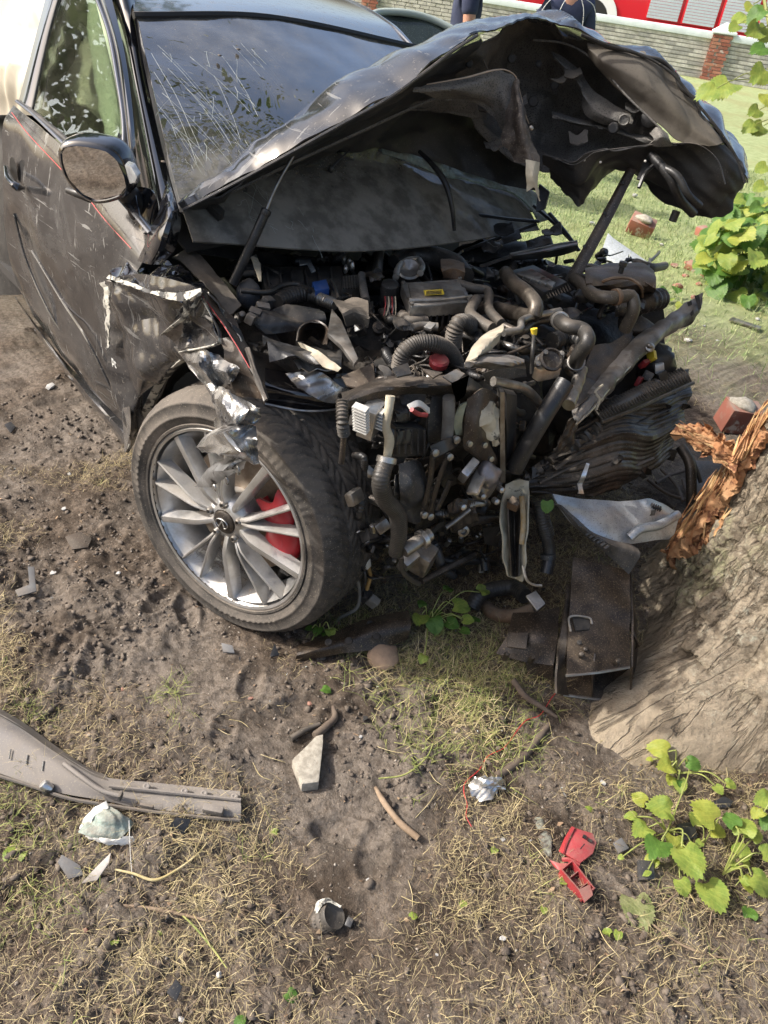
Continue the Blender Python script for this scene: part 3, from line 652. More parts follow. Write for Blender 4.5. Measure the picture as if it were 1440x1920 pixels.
    for s in (-1, 1):
        V, Fc = lump(M @ np.array((s*.115, .06, .05))+base, (.1, .28, .1), 2, 2, .08, M); obj('boot', V, Fc, M_boot, b)
    if piping:
        for s in (-1, 1):
            tube('piping', [M @ np.array(p)+base for p in ((s*.05, -.132, 1.49), (s*.10, -.150, 1.40), (s*.125, -.150, 1.28), (s*.12, -.135, 1.15))], .003, M_pipe, b, seg=6)
            tube('piping', [M @ np.array(p)+base for p in ((s*.10, -.115, 1.475), (s*.2, -.10, 1.43), (s*.27, -.08, 1.32))], .003, M_pipe, b, seg=6)
    return b
p1 = D(872, 20, 6.0); p1[2] = 0.0
ang = math.atan2(-_r[1], -_r[0])-math.pi/2
person(p1, ang, 'person in a navy short-sleeved shirt with a bare arm, standing behind the open hood', {-1: ((-.22, -.03, 1.13), (-.2, .12, .92)), 1: ((.24, .04, 1.12), (.22, .20, .93))}, 'short')
p2 = D(1062, 30, 7.0); p2[2] = 0.0
ang2 = math.atan2(_f[1], _f[0])-math.pi/2
person(p2, ang2+.15, 'person in a dark navy jacket with white piping, seen from behind by the wall', {-1: ((-.26, .0, 1.14), (-.2, .14, .98)), 1: ((.26, .0, 1.14), (.2, .14, .98))}, 'long', True)
# ================================================================== THE WRECKED CAR
car = thing('wrecked_car', (-.6, .9, 0), 'wrecked black saloon car with its front torn open and hood buckled upward', 'car')
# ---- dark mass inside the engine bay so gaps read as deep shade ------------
M_core = mk('engine_shade_dark', (.012, .011, .01), (.03, .026, .022), rough=.5, dust=.2, bump=.6, bscale=40, bdist=.01)
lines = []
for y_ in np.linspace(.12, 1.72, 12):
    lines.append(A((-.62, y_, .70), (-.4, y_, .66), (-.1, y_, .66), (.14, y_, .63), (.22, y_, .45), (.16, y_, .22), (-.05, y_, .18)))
loft('engine_shade_fill', lines, M_core, car, 50, 60, .01, amp=.06, sc=9, seed=3)
# ---- side: front door -------------------------------------------------------
def yl(pts, y): 
    y = y if hasattr(y, '__len__') else [y]*len(pts)
    return [Yp(a, b, c) for (a, b), c in zip(pts, y)]
door = loft('front_door', [yl([(24, 196), (128, 283), (200, 352), (290, 452)], [.06, .05, .05, .07]),
    yl([(8, 226), (95, 322), (170, 400), (268, 492)], [.03, .02, .02, .03]),
    yl([(5, 330), (80, 430), (150, 490), (230, 560)], [.0, -.012, -.005, .02]),
    yl([(10, 420), (90, 535), (150, 600), (232, 660)], [.01, .018, .01, .03]),
    yl([(22, 500), (100, 622), (160, 690), (232, 742)], [.02, .02, .01, .03]),
    yl([(37, 548), (106, 655), (165, 722), (240, 800)], [.05, .045, .04, .05])], MT['door'], car, 40, 34, .004, amp=.006, sc=5, seed=2)
sill = loft('sill', [yl([(30, 556), (100, 650), (165, 722), (246, 806)], .06), yl([(34, 566), (95, 652), (160, 735), (236, 822)], .03), yl([(40, 580), (95, 662), (158, 745), (232, 835)], .05), yl([(48, 582), (105, 665), (165, 745), (240, 835)], .12)], MT['fender'], car, 40, 12, .004, amp=.004, sc=7, seed=4)
tube('crease', yl([(60, 470), (120, 570), (165, 640), (215, 742)], [-.0, .008, .0, .015]), .004, MT['door'], door, seg=6)
tube('crease', yl([(26, 400), (50, 490), (95, 590), (130, 640)], [.0, .004, .006, .02]), .004, MT['door'], door, seg=6)
tube('pinstripe', yl([(22, 211), (50, 248), (120, 323), (178, 387)], [.032, .022, .015, .012]), .0014, MT['redline'], door, seg=5)
tube('pinstripe', yl([(176, 386), (200, 416), (246, 466)], [.012, .012, .02]), .0014, MT['redline'], door, seg=5)
# handle: recess and grip
lathe('handle_recess', Yp(27, 318, -.004), (0, -1, .1), [(.0, .0015), (.02, .003), (.030, .004), (.036, .0035)], mk('recess_black', (.004, .004, .004), rough=.5, bump=0), door, 24)
tube('door_handle', yl([(11, 313), (18, 336), (32, 350), (44, 353)], [-.02, -.045, -.045, -.01]), [.008, .013, .014, .009], MT['paint_clean'], door, seg=12, flat=.6)
# ---- greenhouse plane
GP0 = np.array([-.75, .05, 1.0]); GN = np.cross(np.array([1, 0, 0.]), np.array([0, .30, .36])); GN /= np.linalg.norm(GN)
def Gp(pts, o=0.0): return [planep(a, b, GP0+GN*o, GN) for a, b in pts]
if np.dot(GN, CAM-GP0) < 0: GN = -GN
M_side = glass_mat('side_glass', (.90, .95, .88), .8, .07, (.18, .17, .14), 3)
win = loft('door_window', [Gp([(60, 208), (92, 60), (118, -30)]), Gp([(130, 270), (150, 80), (160, -30)]), Gp([(222, 345), (222, 200), (180, 10), (168, -30)])], M_side, door, 20, 20, .003)
M_trim = mk('window_trim', (.25, .25, .26), rough=.25, metal=.9, bump=0); M_seal = mk('window_seal', (.012, .012, .012), rough=.5, dust=.2, bump=0)
tube('belt_moulding', Gp([(34, 190), (62, 212), (130, 277), (230, 372), (285, 437)], .012), .011, M_trim, door, seg=8, flat=.5)
tube('belt_seal', Gp([(56, 206), (130, 268), (232, 362)], .01), .009, M_seal, door, seg=8)
# b-pillar / rear frame
loft('window_frame', [Gp([(34, 192), (62, 85), (92, -30)], .004), Gp([(47, 198), (78, 75), (110, -30)], .012), Gp([(58, 207), (92, 60), (120, -30)], .004)], MT['paint_clean'], door, 20, 8, .012)
loft('window_frame', [Gp([(236, 300), (226, 200), (208, 80), (172, -30)], .004), Gp([(250, 310), (238, 200), (222, 90), (190, -20)], .02), Gp([(258, 330), (248, 200), (232, 90), (205, -20)], .006)], MT['paint_clean'], door, 26, 8, .012)
tube('frame_seal', Gp([(228, 330), (232, 240), (220, 150), (203, 60), (172, -25)], .012), .006, M_trim, door, seg=8)
tube('frame_seal', Gp([(60, 207), (92, 62), (118, -30)], .012), .005, M_seal, door, seg=8)
prism('mirror_triangle', Gp([(225, 250), (244, 300), (262, 390), (268, 420), (212, 300)], .01), GN*.006, MT['paint_clean'], door, .002)
# a-pillar
def tp(pts, y): return yl(pts, y)
loft('a_pillar', [yl([(205, -40), (228, 60), (245, 180), (262, 300), (280, 400)], [.40, .36, .29, .2, .12]), yl([(222, -40), (243, 50), (262, 170), (285, 290), (312, 400)], [.40, .36, .29, .2, .12]), yl([(240, -40), (256, 45), (278, 160), (305, 280), (338, 400)], [.45, .40, .33, .24, .16])], MT['paint_clean'], car, 40, 14, .01)
loft('windshield_trim', [yl([(243, -20), (257, 45), (280, 160), (307, 280), (340, 400)], [.45, .395, .325, .235, .155]), yl([(250, -20), (264, 45), (289, 160), (318, 280), (352, 400)], [.46, .40, .33, .24, .16])], MT['plastic'], car, 40, 4, .006)
# ---- windshield
def WSp(px, py, d): return D(px, py, d)
WTR = Yp(255, 32, .36); WTL = D(775, 90, 2.9); WBR = Yp(352, 448, .12); WBL = D(1012, 425, 2.62)
wn = np.cross(WTL-WTR, WBR-WTR); wn /= np.linalg.norm(wn)
if np.dot(wn, CAM-WTR) < 0: wn = -wn
def ws(px, py, o=0.0): 
    p = planep(px, py, WTR, wn); return p+wn*o
M_ws = glass_mat('windshield_glass', (.62, .68, .62), 4.6, .36, (.27, .255, .225), 2.2, low=(1.24, 1.04, .75))  # besides real dust, the pale coat imitates hazy sky reflected in the glass
shield = loft('windshield', [[ws(258, 34), ws(500, 52, .03), ws(775, 90)], [ws(292, 200, .01), ws(560, 210, .05), ws(870, 240, .01)], [ws(330, 360, .01), ws(640, 372, .05), ws(960, 350, .01)], [ws(362, 452), ws(690, 482, .025), ws(1012, 430)]], M_ws, car, 40, 30, .005, amp=.0015, sc=9)
M_crack = mk('glass_crack', (.38, .42, .40), rough=.3, bump=0)
cr_parts = []
for (x0, y0, x1, y1, bw) in [(280, 120, 378, 320, .1), (292, 105, 470, 320, .15), (285, 155, 365, 330, .1), (300, 195, 440, 345, .1), (300, 120, 400, 232, .05), (335, 170, 452, 310, .12), (345, 190, 430, 300, .1), (395, 165, 445, 290, .05), (410, 130, 480, 250, .08), (430, 110, 520, 225, .08), (445, 105, 530, 210, .06), (465, 115, 545, 212, .05), (290, 215, 380, 340, .05), (300, 235, 375, 350, .05), (490, 115, 560, 200, .05), (520, 120, 550, 165, .02), (320, 260, 395, 330, .06), (555, 130, 600, 180, .04), (455, 200, 500, 280, .03), (310, 150, 420, 290, .1), (350, 130, 480, 255, .1)]:
    n_ = 7; pts = []
    for k in range(n_):
        t = k/(n_-1); off = bw*95*math.sin(math.pi*t)+random.uniform(-1.2, 1.2)
        pts.append(ws(x0+(x1-x0)*t+off*.5, y0+(y1-y0)*t-off*.4, .012+.03*math.sin(math.pi*min(1, (x0-258)/520+.2))))
    cr_parts.append(tubemesh(pts, random.uniform(.0002, .0005), seg=4, sub=12))
for k in range(130):      # fine branches and a crushed web low on the glass
    x0, y0 = random.choice([(random.uniform(290, 520), random.uniform(120, 330)), (random.uniform(420, 1000), random.uniform(330, 460))]); a = random.gauss(.9, .5); l = random.uniform(10, 55)
    pts = [ws(x0+l*t*math.cos(a)+random.uniform(-2, 2), y0+l*t*math.sin(a)+random.uniform(-2, 2), .012+.03*math.sin(math.pi*min(1, max(0, (x0-258)/520+.2)))) for t in (0, .33, .66, 1)]
    cr_parts.append(tubemesh(pts, random.uniform(.0002, .0005), seg=4, sub=8))
V, Fc = merge(cr_parts); o = obj('glass_cracks', V, Fc, M_crack, shield); o['kind'] = 'stuff'
for k, (x, y) in enumerate(((405, 130), (440, 118), (640, 175), (300, 330), (700, 165), (610, 230))):
    V, Fc = lump(ws(x, y, .045), (.02, .015, .006), k, 1, .4); obj('dirt_blob', V, Fc, M_clod, shield)
# broken pale-green glass edge at the far lower corner
M_gl2 = mk('shattered_glass', (.34, .43, .38), (.20, .26, .23), scale=60, rough=.3, bump=1.0, bscale=120, dust=.45, dscale=20, speck=.6)
loft('shattered_glass', [[ws(830, 335, .05), ws(900, 345, .06), ws(985, 372, .04), ws(1030, 420, .02)], [ws(830, 350, .04), ws(895, 368, .05), ws(968, 390, .04), ws(1005, 425, .02)]], M_gl2, car, 24, 8, .006, amp=.01, sc=18)
loft('shattered_glass', [[ws(700, 300, .06), ws(760, 318, .06), ws(835, 336, .05)], [ws(705, 312, .05), ws(760, 328, .05), ws(830, 350, .04)]], M_gl2, car, 20, 6, .005, amp=.006, sc=18)
# roof
loft('roof', [[ws(252, 30, -.004), ws(500, 48, .028), ws(778, 88, -.004)], [D(250, 0, 2.42), D(500, 14, 2.62), D(742, 52, 3.02)], [D(250, -40, 2.75), D(480, -22, 2.95), D(690, 20, 3.35)], [D(260, -70, 3.4), D(460, -45, 3.6), D(640, -5, 4.0)]], mk('dusty_roof', (.02, .02, .024), rough=.12, coat=1, dust=.12, dscale=30, speck=.5, speckcol=(.04, .03, .02), bump=0), car, 40, 24, .006)
tube('roof_rail_seam', [D(770, 84, 2.88), D(735, 48, 3.0), D(690, 18, 3.3), D(636, -8, 3.9)], .006, M_trim, car, seg=6)
tube('windshield_seal', [ws(250, 30, .002), ws(500, 49, .03), ws(778, 89, .002)], .011, M_seal, car, seg=6, sub=20)
# ---- interior --------------------------------------------------------------
M_seat = mk('tan_leather', (.30, .27, .20), (.25, .22, .16), rough=.55, bump=.1); M_dseat = mk('dark_seat', (.035, .032, .03), rough=.7); M_bag = mk('airbag_cloth', (.74, .70, .52), (.62, .58, .42), scale=5, rough=.9, bump=.2, bscale=40); M_bag2 = mk('curtain_airbag', (.66, .72, .52), (.60, .66, .47), scale=4, rough=.9, bump=.15)
def seat(cx, cy, label):
    s = loft('seat', [A((cx-.22, cy-.24, .58), (cx-.36, cy-.24, .85), (cx-.46, cy-.2, 1.08)), A((cx-.14, cy-.2, .58), (cx-.27, cy-.19, .85), (cx-.38, cy-.15, 1.12)), A((cx-.13, cy+.2, .58), (cx-.27, cy+.19, .85), (cx-.38, cy+.15, 1.12)), A((cx-.22, cy+.24, .58), (cx-.36, cy+.24, .85), (cx-.46, cy+.2, 1.08))], label, car, 16, 16, .09)
    V, Fc = lump((cx-.47, cy, 1.17), (.12, .28, .19), 2, 3, .04); obj('headrest', V, Fc, label, s)
    return s
seat(-1.05, .5, M_seat); seat(-1.05, 1.25, M_seat)
loft('rear_bench', [A((-2.0, .95, .5), (-2.1, .95, .95)), A((-1.95, 1.2, .5), (-2.05, 1.2, 1.0)), A((-2.0, 1.6, .5), (-2.1, 1.6, .95))], M_dseat, car, 10, 10, .1)
loft('dashboard', [A((-.42, .16, .88), (-.42, .9, .92), (-.42, 1.6, .88)), A((-.75, .18, .93), (-.75, .9, .97), (-.75, 1.6, .93)), A((-.85, .18, .85), (-.85, .9, .87), (-.85, 1.6, .85)), A((-.80, .18, .6), (-.8, .9, .6), (-.8, 1.6, .6))], M_dseat, car, 20, 14, .01)
box('floor_pan', (-1.4, .9, .3), (2.4, 1.6, .04), M_dseat, car, bevel=0)
loft('far_body_side', [A((-2.6, 1.78, .25), (-.7, 1.78, .25)), A((-2.6, 1.8, .6), (-.7, 1.8, .6)), A((-2.6, 1.74, .98), (-.7, 1.74, .98))], MT['paint'], car, 10, 6, .01)
loft('rear_bulkhead', [A((-2.4, 1.0, .3), (-2.4, 1.75, .3)), A((-2.45, 1.0, 1.1), (-2.45, 1.6, 1.1))], M_dseat, car, 6, 6, .01)
Bg = lambda pts, o: Gp(pts, -o)
loft('curtain_airbag', [Bg([(168, -10), (174, 80), (188, 170), (206, 262)], .06), Bg([(178, 0), (196, 80), (210, 170), (222, 262)], .03), Bg([(190, 0), (212, 80), (224, 170), (232, 240)], .05)], M_bag2, car, 24, 10, .012, amp=.008, sc=9)
loft('side_airbag', [Bg([(158, 48), (145, 95), (130, 150), (133, 192)], .16), Bg([(172, 60), (165, 120), (160, 170), (165, 205)], .10), Bg([(185, 80), (185, 140), (186, 190), (190, 228)], .14)], M_bag, car, 24, 12, .012, amp=.012, sc=8)
tube('seat_belt', Bg([(142, 55), (165, 85), (180, 105)], .12), .01, M_dseat, car, seg=6, flat=.3)
loft('steering_airbag', [A((-.95, 1.1, .95), (-.95, 1.35, .92)), A((-.88, 1.08, 1.08), (-.88, 1.38, 1.06)), A((-1.0, 1.12, 1.18), (-1.0, 1.34, 1.16))], M_bag, car, 12, 12, .02, amp=.02, sc=9)
V, Fc = lump(D(462, 262, 2.75), (.05, .05, .1), 2, 2, .2); obj('trim_panel', V, Fc, mk('tan_trim', (.5, .36, .16), rough=.6), car)
tube('inner_pillar', [D(434, 190, 2.8), D(440, 235, 2.75), D(446, 290, 2.7)], .018, M_dseat, car, seg=8)
# ---- side mirror -------------------------------------------------------------
mc = [(113, 285), (120, 273), (150, 270), (200, 280), (222, 298), (236, 330), (240, 352), (228, 368), (182, 378), (155, 365), (128, 335), (116, 305)]
mcP = np.array([Yp(a, b, -.10+.0009*(a-113)) for a, b in mc]); mct = mcP.mean(0)
mn = np.cross(mcP[3]-mcP[0], mcP[8]-mcP[3]); mn /= np.linalg.norm(mn)
if np.dot(mn, CAM-mct) < 0: mn = -mn
mcP = np.array([p-mn*np.dot(p-mct, mn) for p in mcP]); ring = lambda s, o: np.vstack([(mcP-mct)*s+mct+mn*o, ((mcP-mct)*s+mct+mn*o)[:1]])
mir = loft('side_mirror', [ring(.93, -.004), ring(.985, .004), ring(1.04, -.004), ring(1.07, -.03), ring(.98, -.07), ring(.6, -.10), ring(.02, -.105)], MT['paint_clean'], car, 60, 24, .003, sharp=60)
MM = NT('mirror_surface'); MM.put('Base Color', (.8, .79, .76)); MM.put('Metallic', 1.0); MM.put('Roughness', MM.math('MULTIPLY', MM.ramp(MM.noise(120, 3, .7), .6, .7), .25))
glp = ring(.94, 0.0)[:-1]; mgn = mn*.9+np.array([.0, -.1, -.75]); mgn /= np.linalg.norm(mgn)   # glass knocked downward
prism('mirror_glass', [p+mn*.002 for p in glp], -mn*.003, MM.m, mir, 0, smooth=False)
prism('indicator', [Yp(a, b, -.05) for a, b in ((233, 308), (245, 313), (257, 332), (253, 343), (243, 346))], -mn*.025, mk('clear_lens', (.45, .47, .48), (.25, .26, .27), rough=.12, metal=.4, bump=.5), mir, .004)
tube('mirror_arm', [Yp(222, 345, .02), Yp(248, 372, .05), Yp(264, 400, .08)], [.03, .026, .03], MT['plastic'], mir, seg=12)
tube('mirror_base', [Yp(127, 357, -.06), Yp(145, 363, -.05), Yp(170, 372, -.03)], [.008, .011, .012], MT['plastic'], mir, seg=8)
loft('door_corner_trim', [yl([(243, 400), (262, 425), (277, 445)], .06), yl([(236, 345), (258, 350), (290, 360), (295, 415)], [.07, .08, .09, .1])], MT['paint_clean'], door, 14, 8, .006)
# ---- open doors --------------------------------------------------------------
rd = loft('rear_door', [[D(-40, 180, 3.3), D(8, 195, 3.2), D(24, 205, 3.1)], [D(-40, 300, 3.3), D(-5, 300, 3.2), D(10, 320, 3.15)], [D(-40, 450, 3.35), D(5, 460, 3.25), D(22, 470, 3.2)], [D(-40, 552, 3.4), D(18, 553, 3.3), D(40, 552, 3.25)]], MT['plastic'], car, 12, 20, .03)
tube('window_frame', [D(-8, 95, 3.3), D(4, 140, 3.25), D(20, 200, 3.12)], .02, MT['paint_clean'], rd, seg=8)
fd = loft('far_door_window', [[D(692, 28, 3.9), D(740, 24, 4.0), D(800, 34, 4.05), D(850, 56, 4.1)], [D(700, 60, 3.9), D(745, 75, 3.95), D(800, 82, 4.0), D(855, 90, 4.05)], [D(720, 130, 3.85), D(770, 140, 3.9), D(820, 140, 3.95), D(870, 140, 4.0)]], mk('dark_tinted_glass', (.018, .025, .022), rough=.12, coat=.4, speck=.4, speckcol=(.3, .33, .3), bump=0), car, 20, 14, .012)
tube('window_frame', [D(690, 32, 3.88), D(712, 23, 3.95), D(760, 24, 4.0), D(808, 36, 4.05), D(855, 58, 4.08)], .018, mk('pale_frame', (.35, .40, .36), rough=.4, bump=0), fd, seg=8)
# ---- rear of the car, beyond the doors
for sy, y0, y1 in ((1, .03, .34), (-1, 1.80, 1.46)):
    loft('rear_quarter_panel', [A((-2.75, y0, .98), (-3.5, y0+.04*sy, .98), (-4.25, y0+.14*sy, .94)), A((-2.75, y0, .6), (-3.05, y0-.01*sy, .72), (-3.45, y0-.01*sy, .72), (-3.8, y0+.02*sy, .62), (-4.3, y0+.12*sy, .6)), A((-2.75, y0+.02*sy, .28), (-3.02, y0, .5), (-3.45, y0, .70), (-3.86, y0, .5), (-4.28, y0+.14*sy, .35))], MT['paint'], car, 40, 14, .006)
    loft('c_pillar', [A((-2.55, y1, 1.37), (-3.0, y1, 1.22), (-3.5, y1-.06*sy, .99)), A((-2.6, y0+.05*sy, .99), (-3.0, y0+.05*sy, .99), (-3.4, y0+.05*sy, .985))], MT['paint'], car, 16, 8, .006)
loft('rear_window', [A((-2.75, .36, 1.345), (-2.8, .9, 1.37), (-2.75, 1.44, 1.345)), A((-3.5, .28, 1.0), (-3.55, .9, 1.02), (-3.5, 1.52, 1.0))], mk('rear_glass', (.015, .018, .017), rough=.08, coat=.4, bump=0), car, 20, 12, .006)
loft('roof_rear', [A((-1.95, .40, 1.385), (-1.95, .9, 1.43), (-1.95, 1.42, 1.385)), A((-2.8, .35, 1.35), (-2.8, .9, 1.385), (-2.8, 1.45, 1.35))], MT['paint'], car, 20, 8, .008)
loft('boot_lid', [A((-3.5, .1, .99), (-3.52, .9, 1.01), (-3.5, 1.72, .99)), A((-4.2, .16, .98), (-4.25, .9, 1.0), (-4.2, 1.66, .98)), A((-4.3, .2, .6), (-4.36, .9, .6), (-4.3, 1.62, .6)), A((-4.26, .22, .3), (-4.32, .9, .3), (-4.26, 1.6, .3))], MT['paint'], car, 24, 18, .008)
for yw, s_ in ((.03, -1), (1.79, 1)):
    rwh = lathe('rear_wheel', (-3.44, yw, .345), (0, s_, 0), [(0, -.05), (.06, -.02), (.2, -.03), (.25, 0), (.26, -.01), (.25, -.2)], MT['alu'], car, 40)
    lathe('tyre', (-3.44, yw, .345), (0, s_, 0), [(.262, -.004), (.3, .012), (.335, 0), (.35, -.03), (.352, -.21), (.33, -.24), (.262, -.235)], MT['rubber2'], rwh, 60, cap=False)
# ---- right fender ------------------------------------------------------------
fen = loft('front_fender', [yl([(193, 528), (250, 514), (310, 520), (374, 543)], [-.01, -.02, -.02, -.03]),
    yl([(198, 600), (250, 590), (310, 592), (340, 606)], [-.015, -.03, -.02, .0]),
    yl([(206, 680), (250, 668), (300, 652), (346, 662)], [-.02, -.02, -.02, -.005]),
    yl([(216, 752), (240, 735), (262, 722), (300, 705)], [-.02, -.025, -.02, .01]),
    yl([(226, 800), (236, 790), (252, 772), (276, 742)], [-.02, -.025, -.02, .01]),
    yl([(234, 848), (240, 838), (249, 815), (258, 790)], [-.01, -.015, -.01, .02])], MT['fender'], car, 80, 80, .003, amp=.017, sc=7, seed=8, sharp=22)
loft('fender_lip', [yl([(347, 664), (318, 690), (290, 722), (268, 765), (252, 806), (236, 848)], [-.004, .0, .01, .012, .01, -.01]), yl([(352, 672), (326, 698), (300, 732), (280, 775), (262, 815), (240, 848)], [.03, .03, .035, .035, .03, .0])], MT['white_edge'], fen, 40, 5, .002, amp=.004, sc=20)
loft('fender_tail', [yl([(226, 766), (232, 800), (234, 848)], -.028), yl([(244, 762), (246, 800), (238, 846)], -.034)], MT['torn'], fen, 14, 6, .002)
loft('fender_fold', [[Yp(205, 516, -.01), Yp(250, 504, .03), Yp(300, 500, .07), Yp(345, 510, .09), Yp(385, 530, .08)], [Yp(212, 520, -.03), Yp(255, 516, .0), Yp(305, 520, .03), Yp(350, 530, .03), Yp(384, 538, .04)], [Yp(205, 528, -.035), Yp(240, 533, -.03), Yp(285, 548, -.04), Yp(345, 562, -.05), Yp(378, 546, -.03)]], MT['paint_clean'], car, 60, 24, .003, amp=.018, sc=11, seed=13, sharp=24)
loft('torn_edge', [[Yp(200, 522, -.04), Yp(240, 536, -.045), Yp(285, 551, -.045), Yp(345, 565, -.055), Yp(379, 548, -.035)], [Yp(207, 516, -.035), Yp(245, 530, -.035), Yp(288, 545, -.04), Yp(347, 548, -.045), Yp(376, 540, -.03)]], MT['white_edge'], fen, 40, 4, .002, amp=.004, sc=40)
loft('torn_edge', [yl([(190, 530), (197, 560), (199, 610), (203, 652)], -.03), yl([(201, 526), (206, 560), (206, 610), (207, 652)], -.035)], MT['white_edge'], fen, 30, 3, .002, amp=.005, sc=50)
loft('fender_shard', [yl([(305, 628), (340, 590), (375, 552)], [-.04, -.045, -.03]), yl([(320, 640), (365, 610), (395, 588)], [-.02, -.02, .0]), yl([(338, 660), (385, 650), (412, 640)], [-.03, -.04, -.02])], MT['fender'], car, 24, 16, .003, amp=.006, sc=12, seed=5)
tube('torn_edge', yl([(303, 628), (340, 600), (364, 572), (376, 548)], [-.046, -.05, -.05, -.04]), [.004, .01, .008, .004], MT['white_edge'], fen, seg=6, flat=.4)
tube('torn_edge', yl([(378, 560), (395, 590), (412, 625), (412, 642), (380, 652), (336, 660)], [-.035, -.02, -.03, -.035, -.045, -.04]), [.003, .006, .008, .007, .006, .003], MT['white_edge'], fen, seg=6, flat=.4)
lx = Yp(213, 684, -.046)
tc = bpy.data.curves.new('lettering', 'FONT'); tc.body = 'pt'; tc.size = .038; tc.extrude = .0006
to = bpy.data.objects.new('tmp_text', tc); COL.objects.link(to); bpy.context.view_layer.update()
tm = bpy.data.meshes.new_from_object(to.evaluated_get(bpy.context.evaluated_depsgraph_get())); bpy.data.objects.remove(to)
tv = np.array([v.co[:] for v in tm.vertices]); tv = np.stack([lx[0]+tv[:, 0]*.98-.012, np.full(len(tv), 0.)+lx[1]+tv[:, 2], lx[2]+tv[:, 1]-.1*tv[:, 0]], 1)
obj('lettering', tv, [tuple(p.vertices) for p in tm.polygons], MT['lettering'], fen, False)
# forward fender strip with red line, torn skin over the wheel
fs = loft('fender_top_strip', [[Yp(374, 552, -.01), Yp(405, 590, .0), Yp(430, 630, .0), Yp(470, 700, -.0), Yp(494, 752, -.01)], [Yp(384, 545, .03), Yp(420, 585, .05), Yp(455, 630, .05), Yp(480, 690, .04), Yp(500, 746, .03)]], MT['brown'], car, 40, 8, .003, amp=.006, sc=14, seed=3)
loft('fender_top_strip', [[Yp(410, 640, -.01), Yp(425, 660, -.015), Yp(430, 690, -.01), Yp(440, 735, -.0)], [Yp(430, 632, .0), Yp(450, 660, .0), Yp(470, 700, .0), Yp(494, 752, -.01)]], MT['brown'], car, 24, 8, .003, amp=.01, sc=14, seed=6)
tube('pinstripe', [Yp(380, 556, -.008), Yp(408, 594, -.005), Yp(440, 642, -.004), Yp(468, 690, -.006)], .0011, MT['redline'], fs, seg=5)
loft('torn_edge', [[Yp(384, 544, .03), Yp(420, 583, .05), Yp(453, 625, .05), Yp(462, 655, .05)], [Yp(392, 552, .01), Yp(424, 594, .03), Yp(450, 635, .03), Yp(458, 660, .03)]], MT['white_edge'], fs, 30, 4, .002, amp=.006, sc=40)
tube('torn_edge', [Yp(464, 655, .03), Yp(475, 690, .01), Yp(490, 730, -.01), Yp(500, 750, -.02)], [.007, .005, .007, .003], MT['rubber2'], fs, seg=6)
def shard(rows, m, seed, amp=.004, dz=.03, name='torn_skin'):
    rj = random.Random(seed); out = []
    for j, row in enumerate(rows):
        out.append([Yp(x+rj.uniform(-4, 4), y+rj.uniform(-4, 4), yy+(dz if (i+j) % 2 else -dz)*rj.uniform(.3, 1)) for i, (x, y, yy) in enumerate(row)])
    return loft(name, out, m, car, 9*(len(rows[0])-1)+1, 7*(len(rows)-1)+1, .002, amp=amp, sc=14, seed=seed, lin=True, linv=True, sharp=12, ragged=.006)
shard([[(328, 650, -.03), (358, 650, -.04), (390, 652, -.04), (412, 660, -.03), (446, 692, -.02)], [(345, 672, -.05), (372, 682, -.06), (400, 690, -.05), (425, 702, -.04), (444, 708, -.03)], [(370, 705, -.04), (385, 722, -.05), (402, 730, -.04), (420, 724, -.03), (432, 716, -.03)]], MT['torn'], 3, dz=.018)
shard([[(380, 716, -.03), (405, 722, -.05), (432, 732, -.05), (462, 748, -.04), (487, 768, -.02)], [(396, 745, -.05), (418, 752, -.07), (440, 760, -.08), (465, 772, -.06), (486, 784, -.03)], [(402, 775, -.05), (420, 784, -.08), (442, 788, -.08), (464, 794, -.06), (482, 796, -.03)], [(404, 800, -.05), (424, 806, -.06), (444, 804, -.06), (462, 806, -.05), (480, 800, -.03)]], MT['torn'], 5, dz=.02)
shard([[(404, 800, -.06), (430, 798, -.07), (455, 800, -.06), (482, 797, -.04)], [(386, 816, -.09), (420, 816, -.11), (452, 820, -.09), (482, 824, -.05)], [(370, 838, -.10), (412, 834, -.12), (450, 846, -.10), (483, 850, -.05)], [(376, 848, -.10), (410, 852, -.11), (450, 866, -.09), (482, 873, -.06)]], MT['torn'], 8, dz=.018)
shard([[(402, 866, -.07), (430, 858, -.08), (468, 858, -.06)], [(384, 886, -.08), (420, 880, -.10), (462, 874, -.07)], [(364, 912, -.07), (398, 914, -.08), (440, 890, -.07)]], mk('scuffed_silver', (.50, .51, .52), (.30, .30, .30), rough=.3, metal=.7, flake=((.02, .02, .02), 20, .6), bump=.3), 11, dz=.012)
shard([[(348, 560, -.05), (366, 572, -.03), (380, 556, -.03)], [(345, 590, -.05), (362, 604, -.02), (392, 590, -.02)], [(338, 622, -.04), (366, 630, -.015), (404, 622, -.02)], [(336, 650, -.05), (372, 650, -.02), (412, 640, -.03)]], MT['fender'], 14, dz=.012, name='fender_shard')
for k, (a, b) in enumerate(((402, 914), (425, 900), (446, 882))):
    V, Fc = lump(Yp(a, b, -.085), (.018, .006, .02), k, 2, .5); obj('torn_fragment', V, Fc, MT['torn'], car)
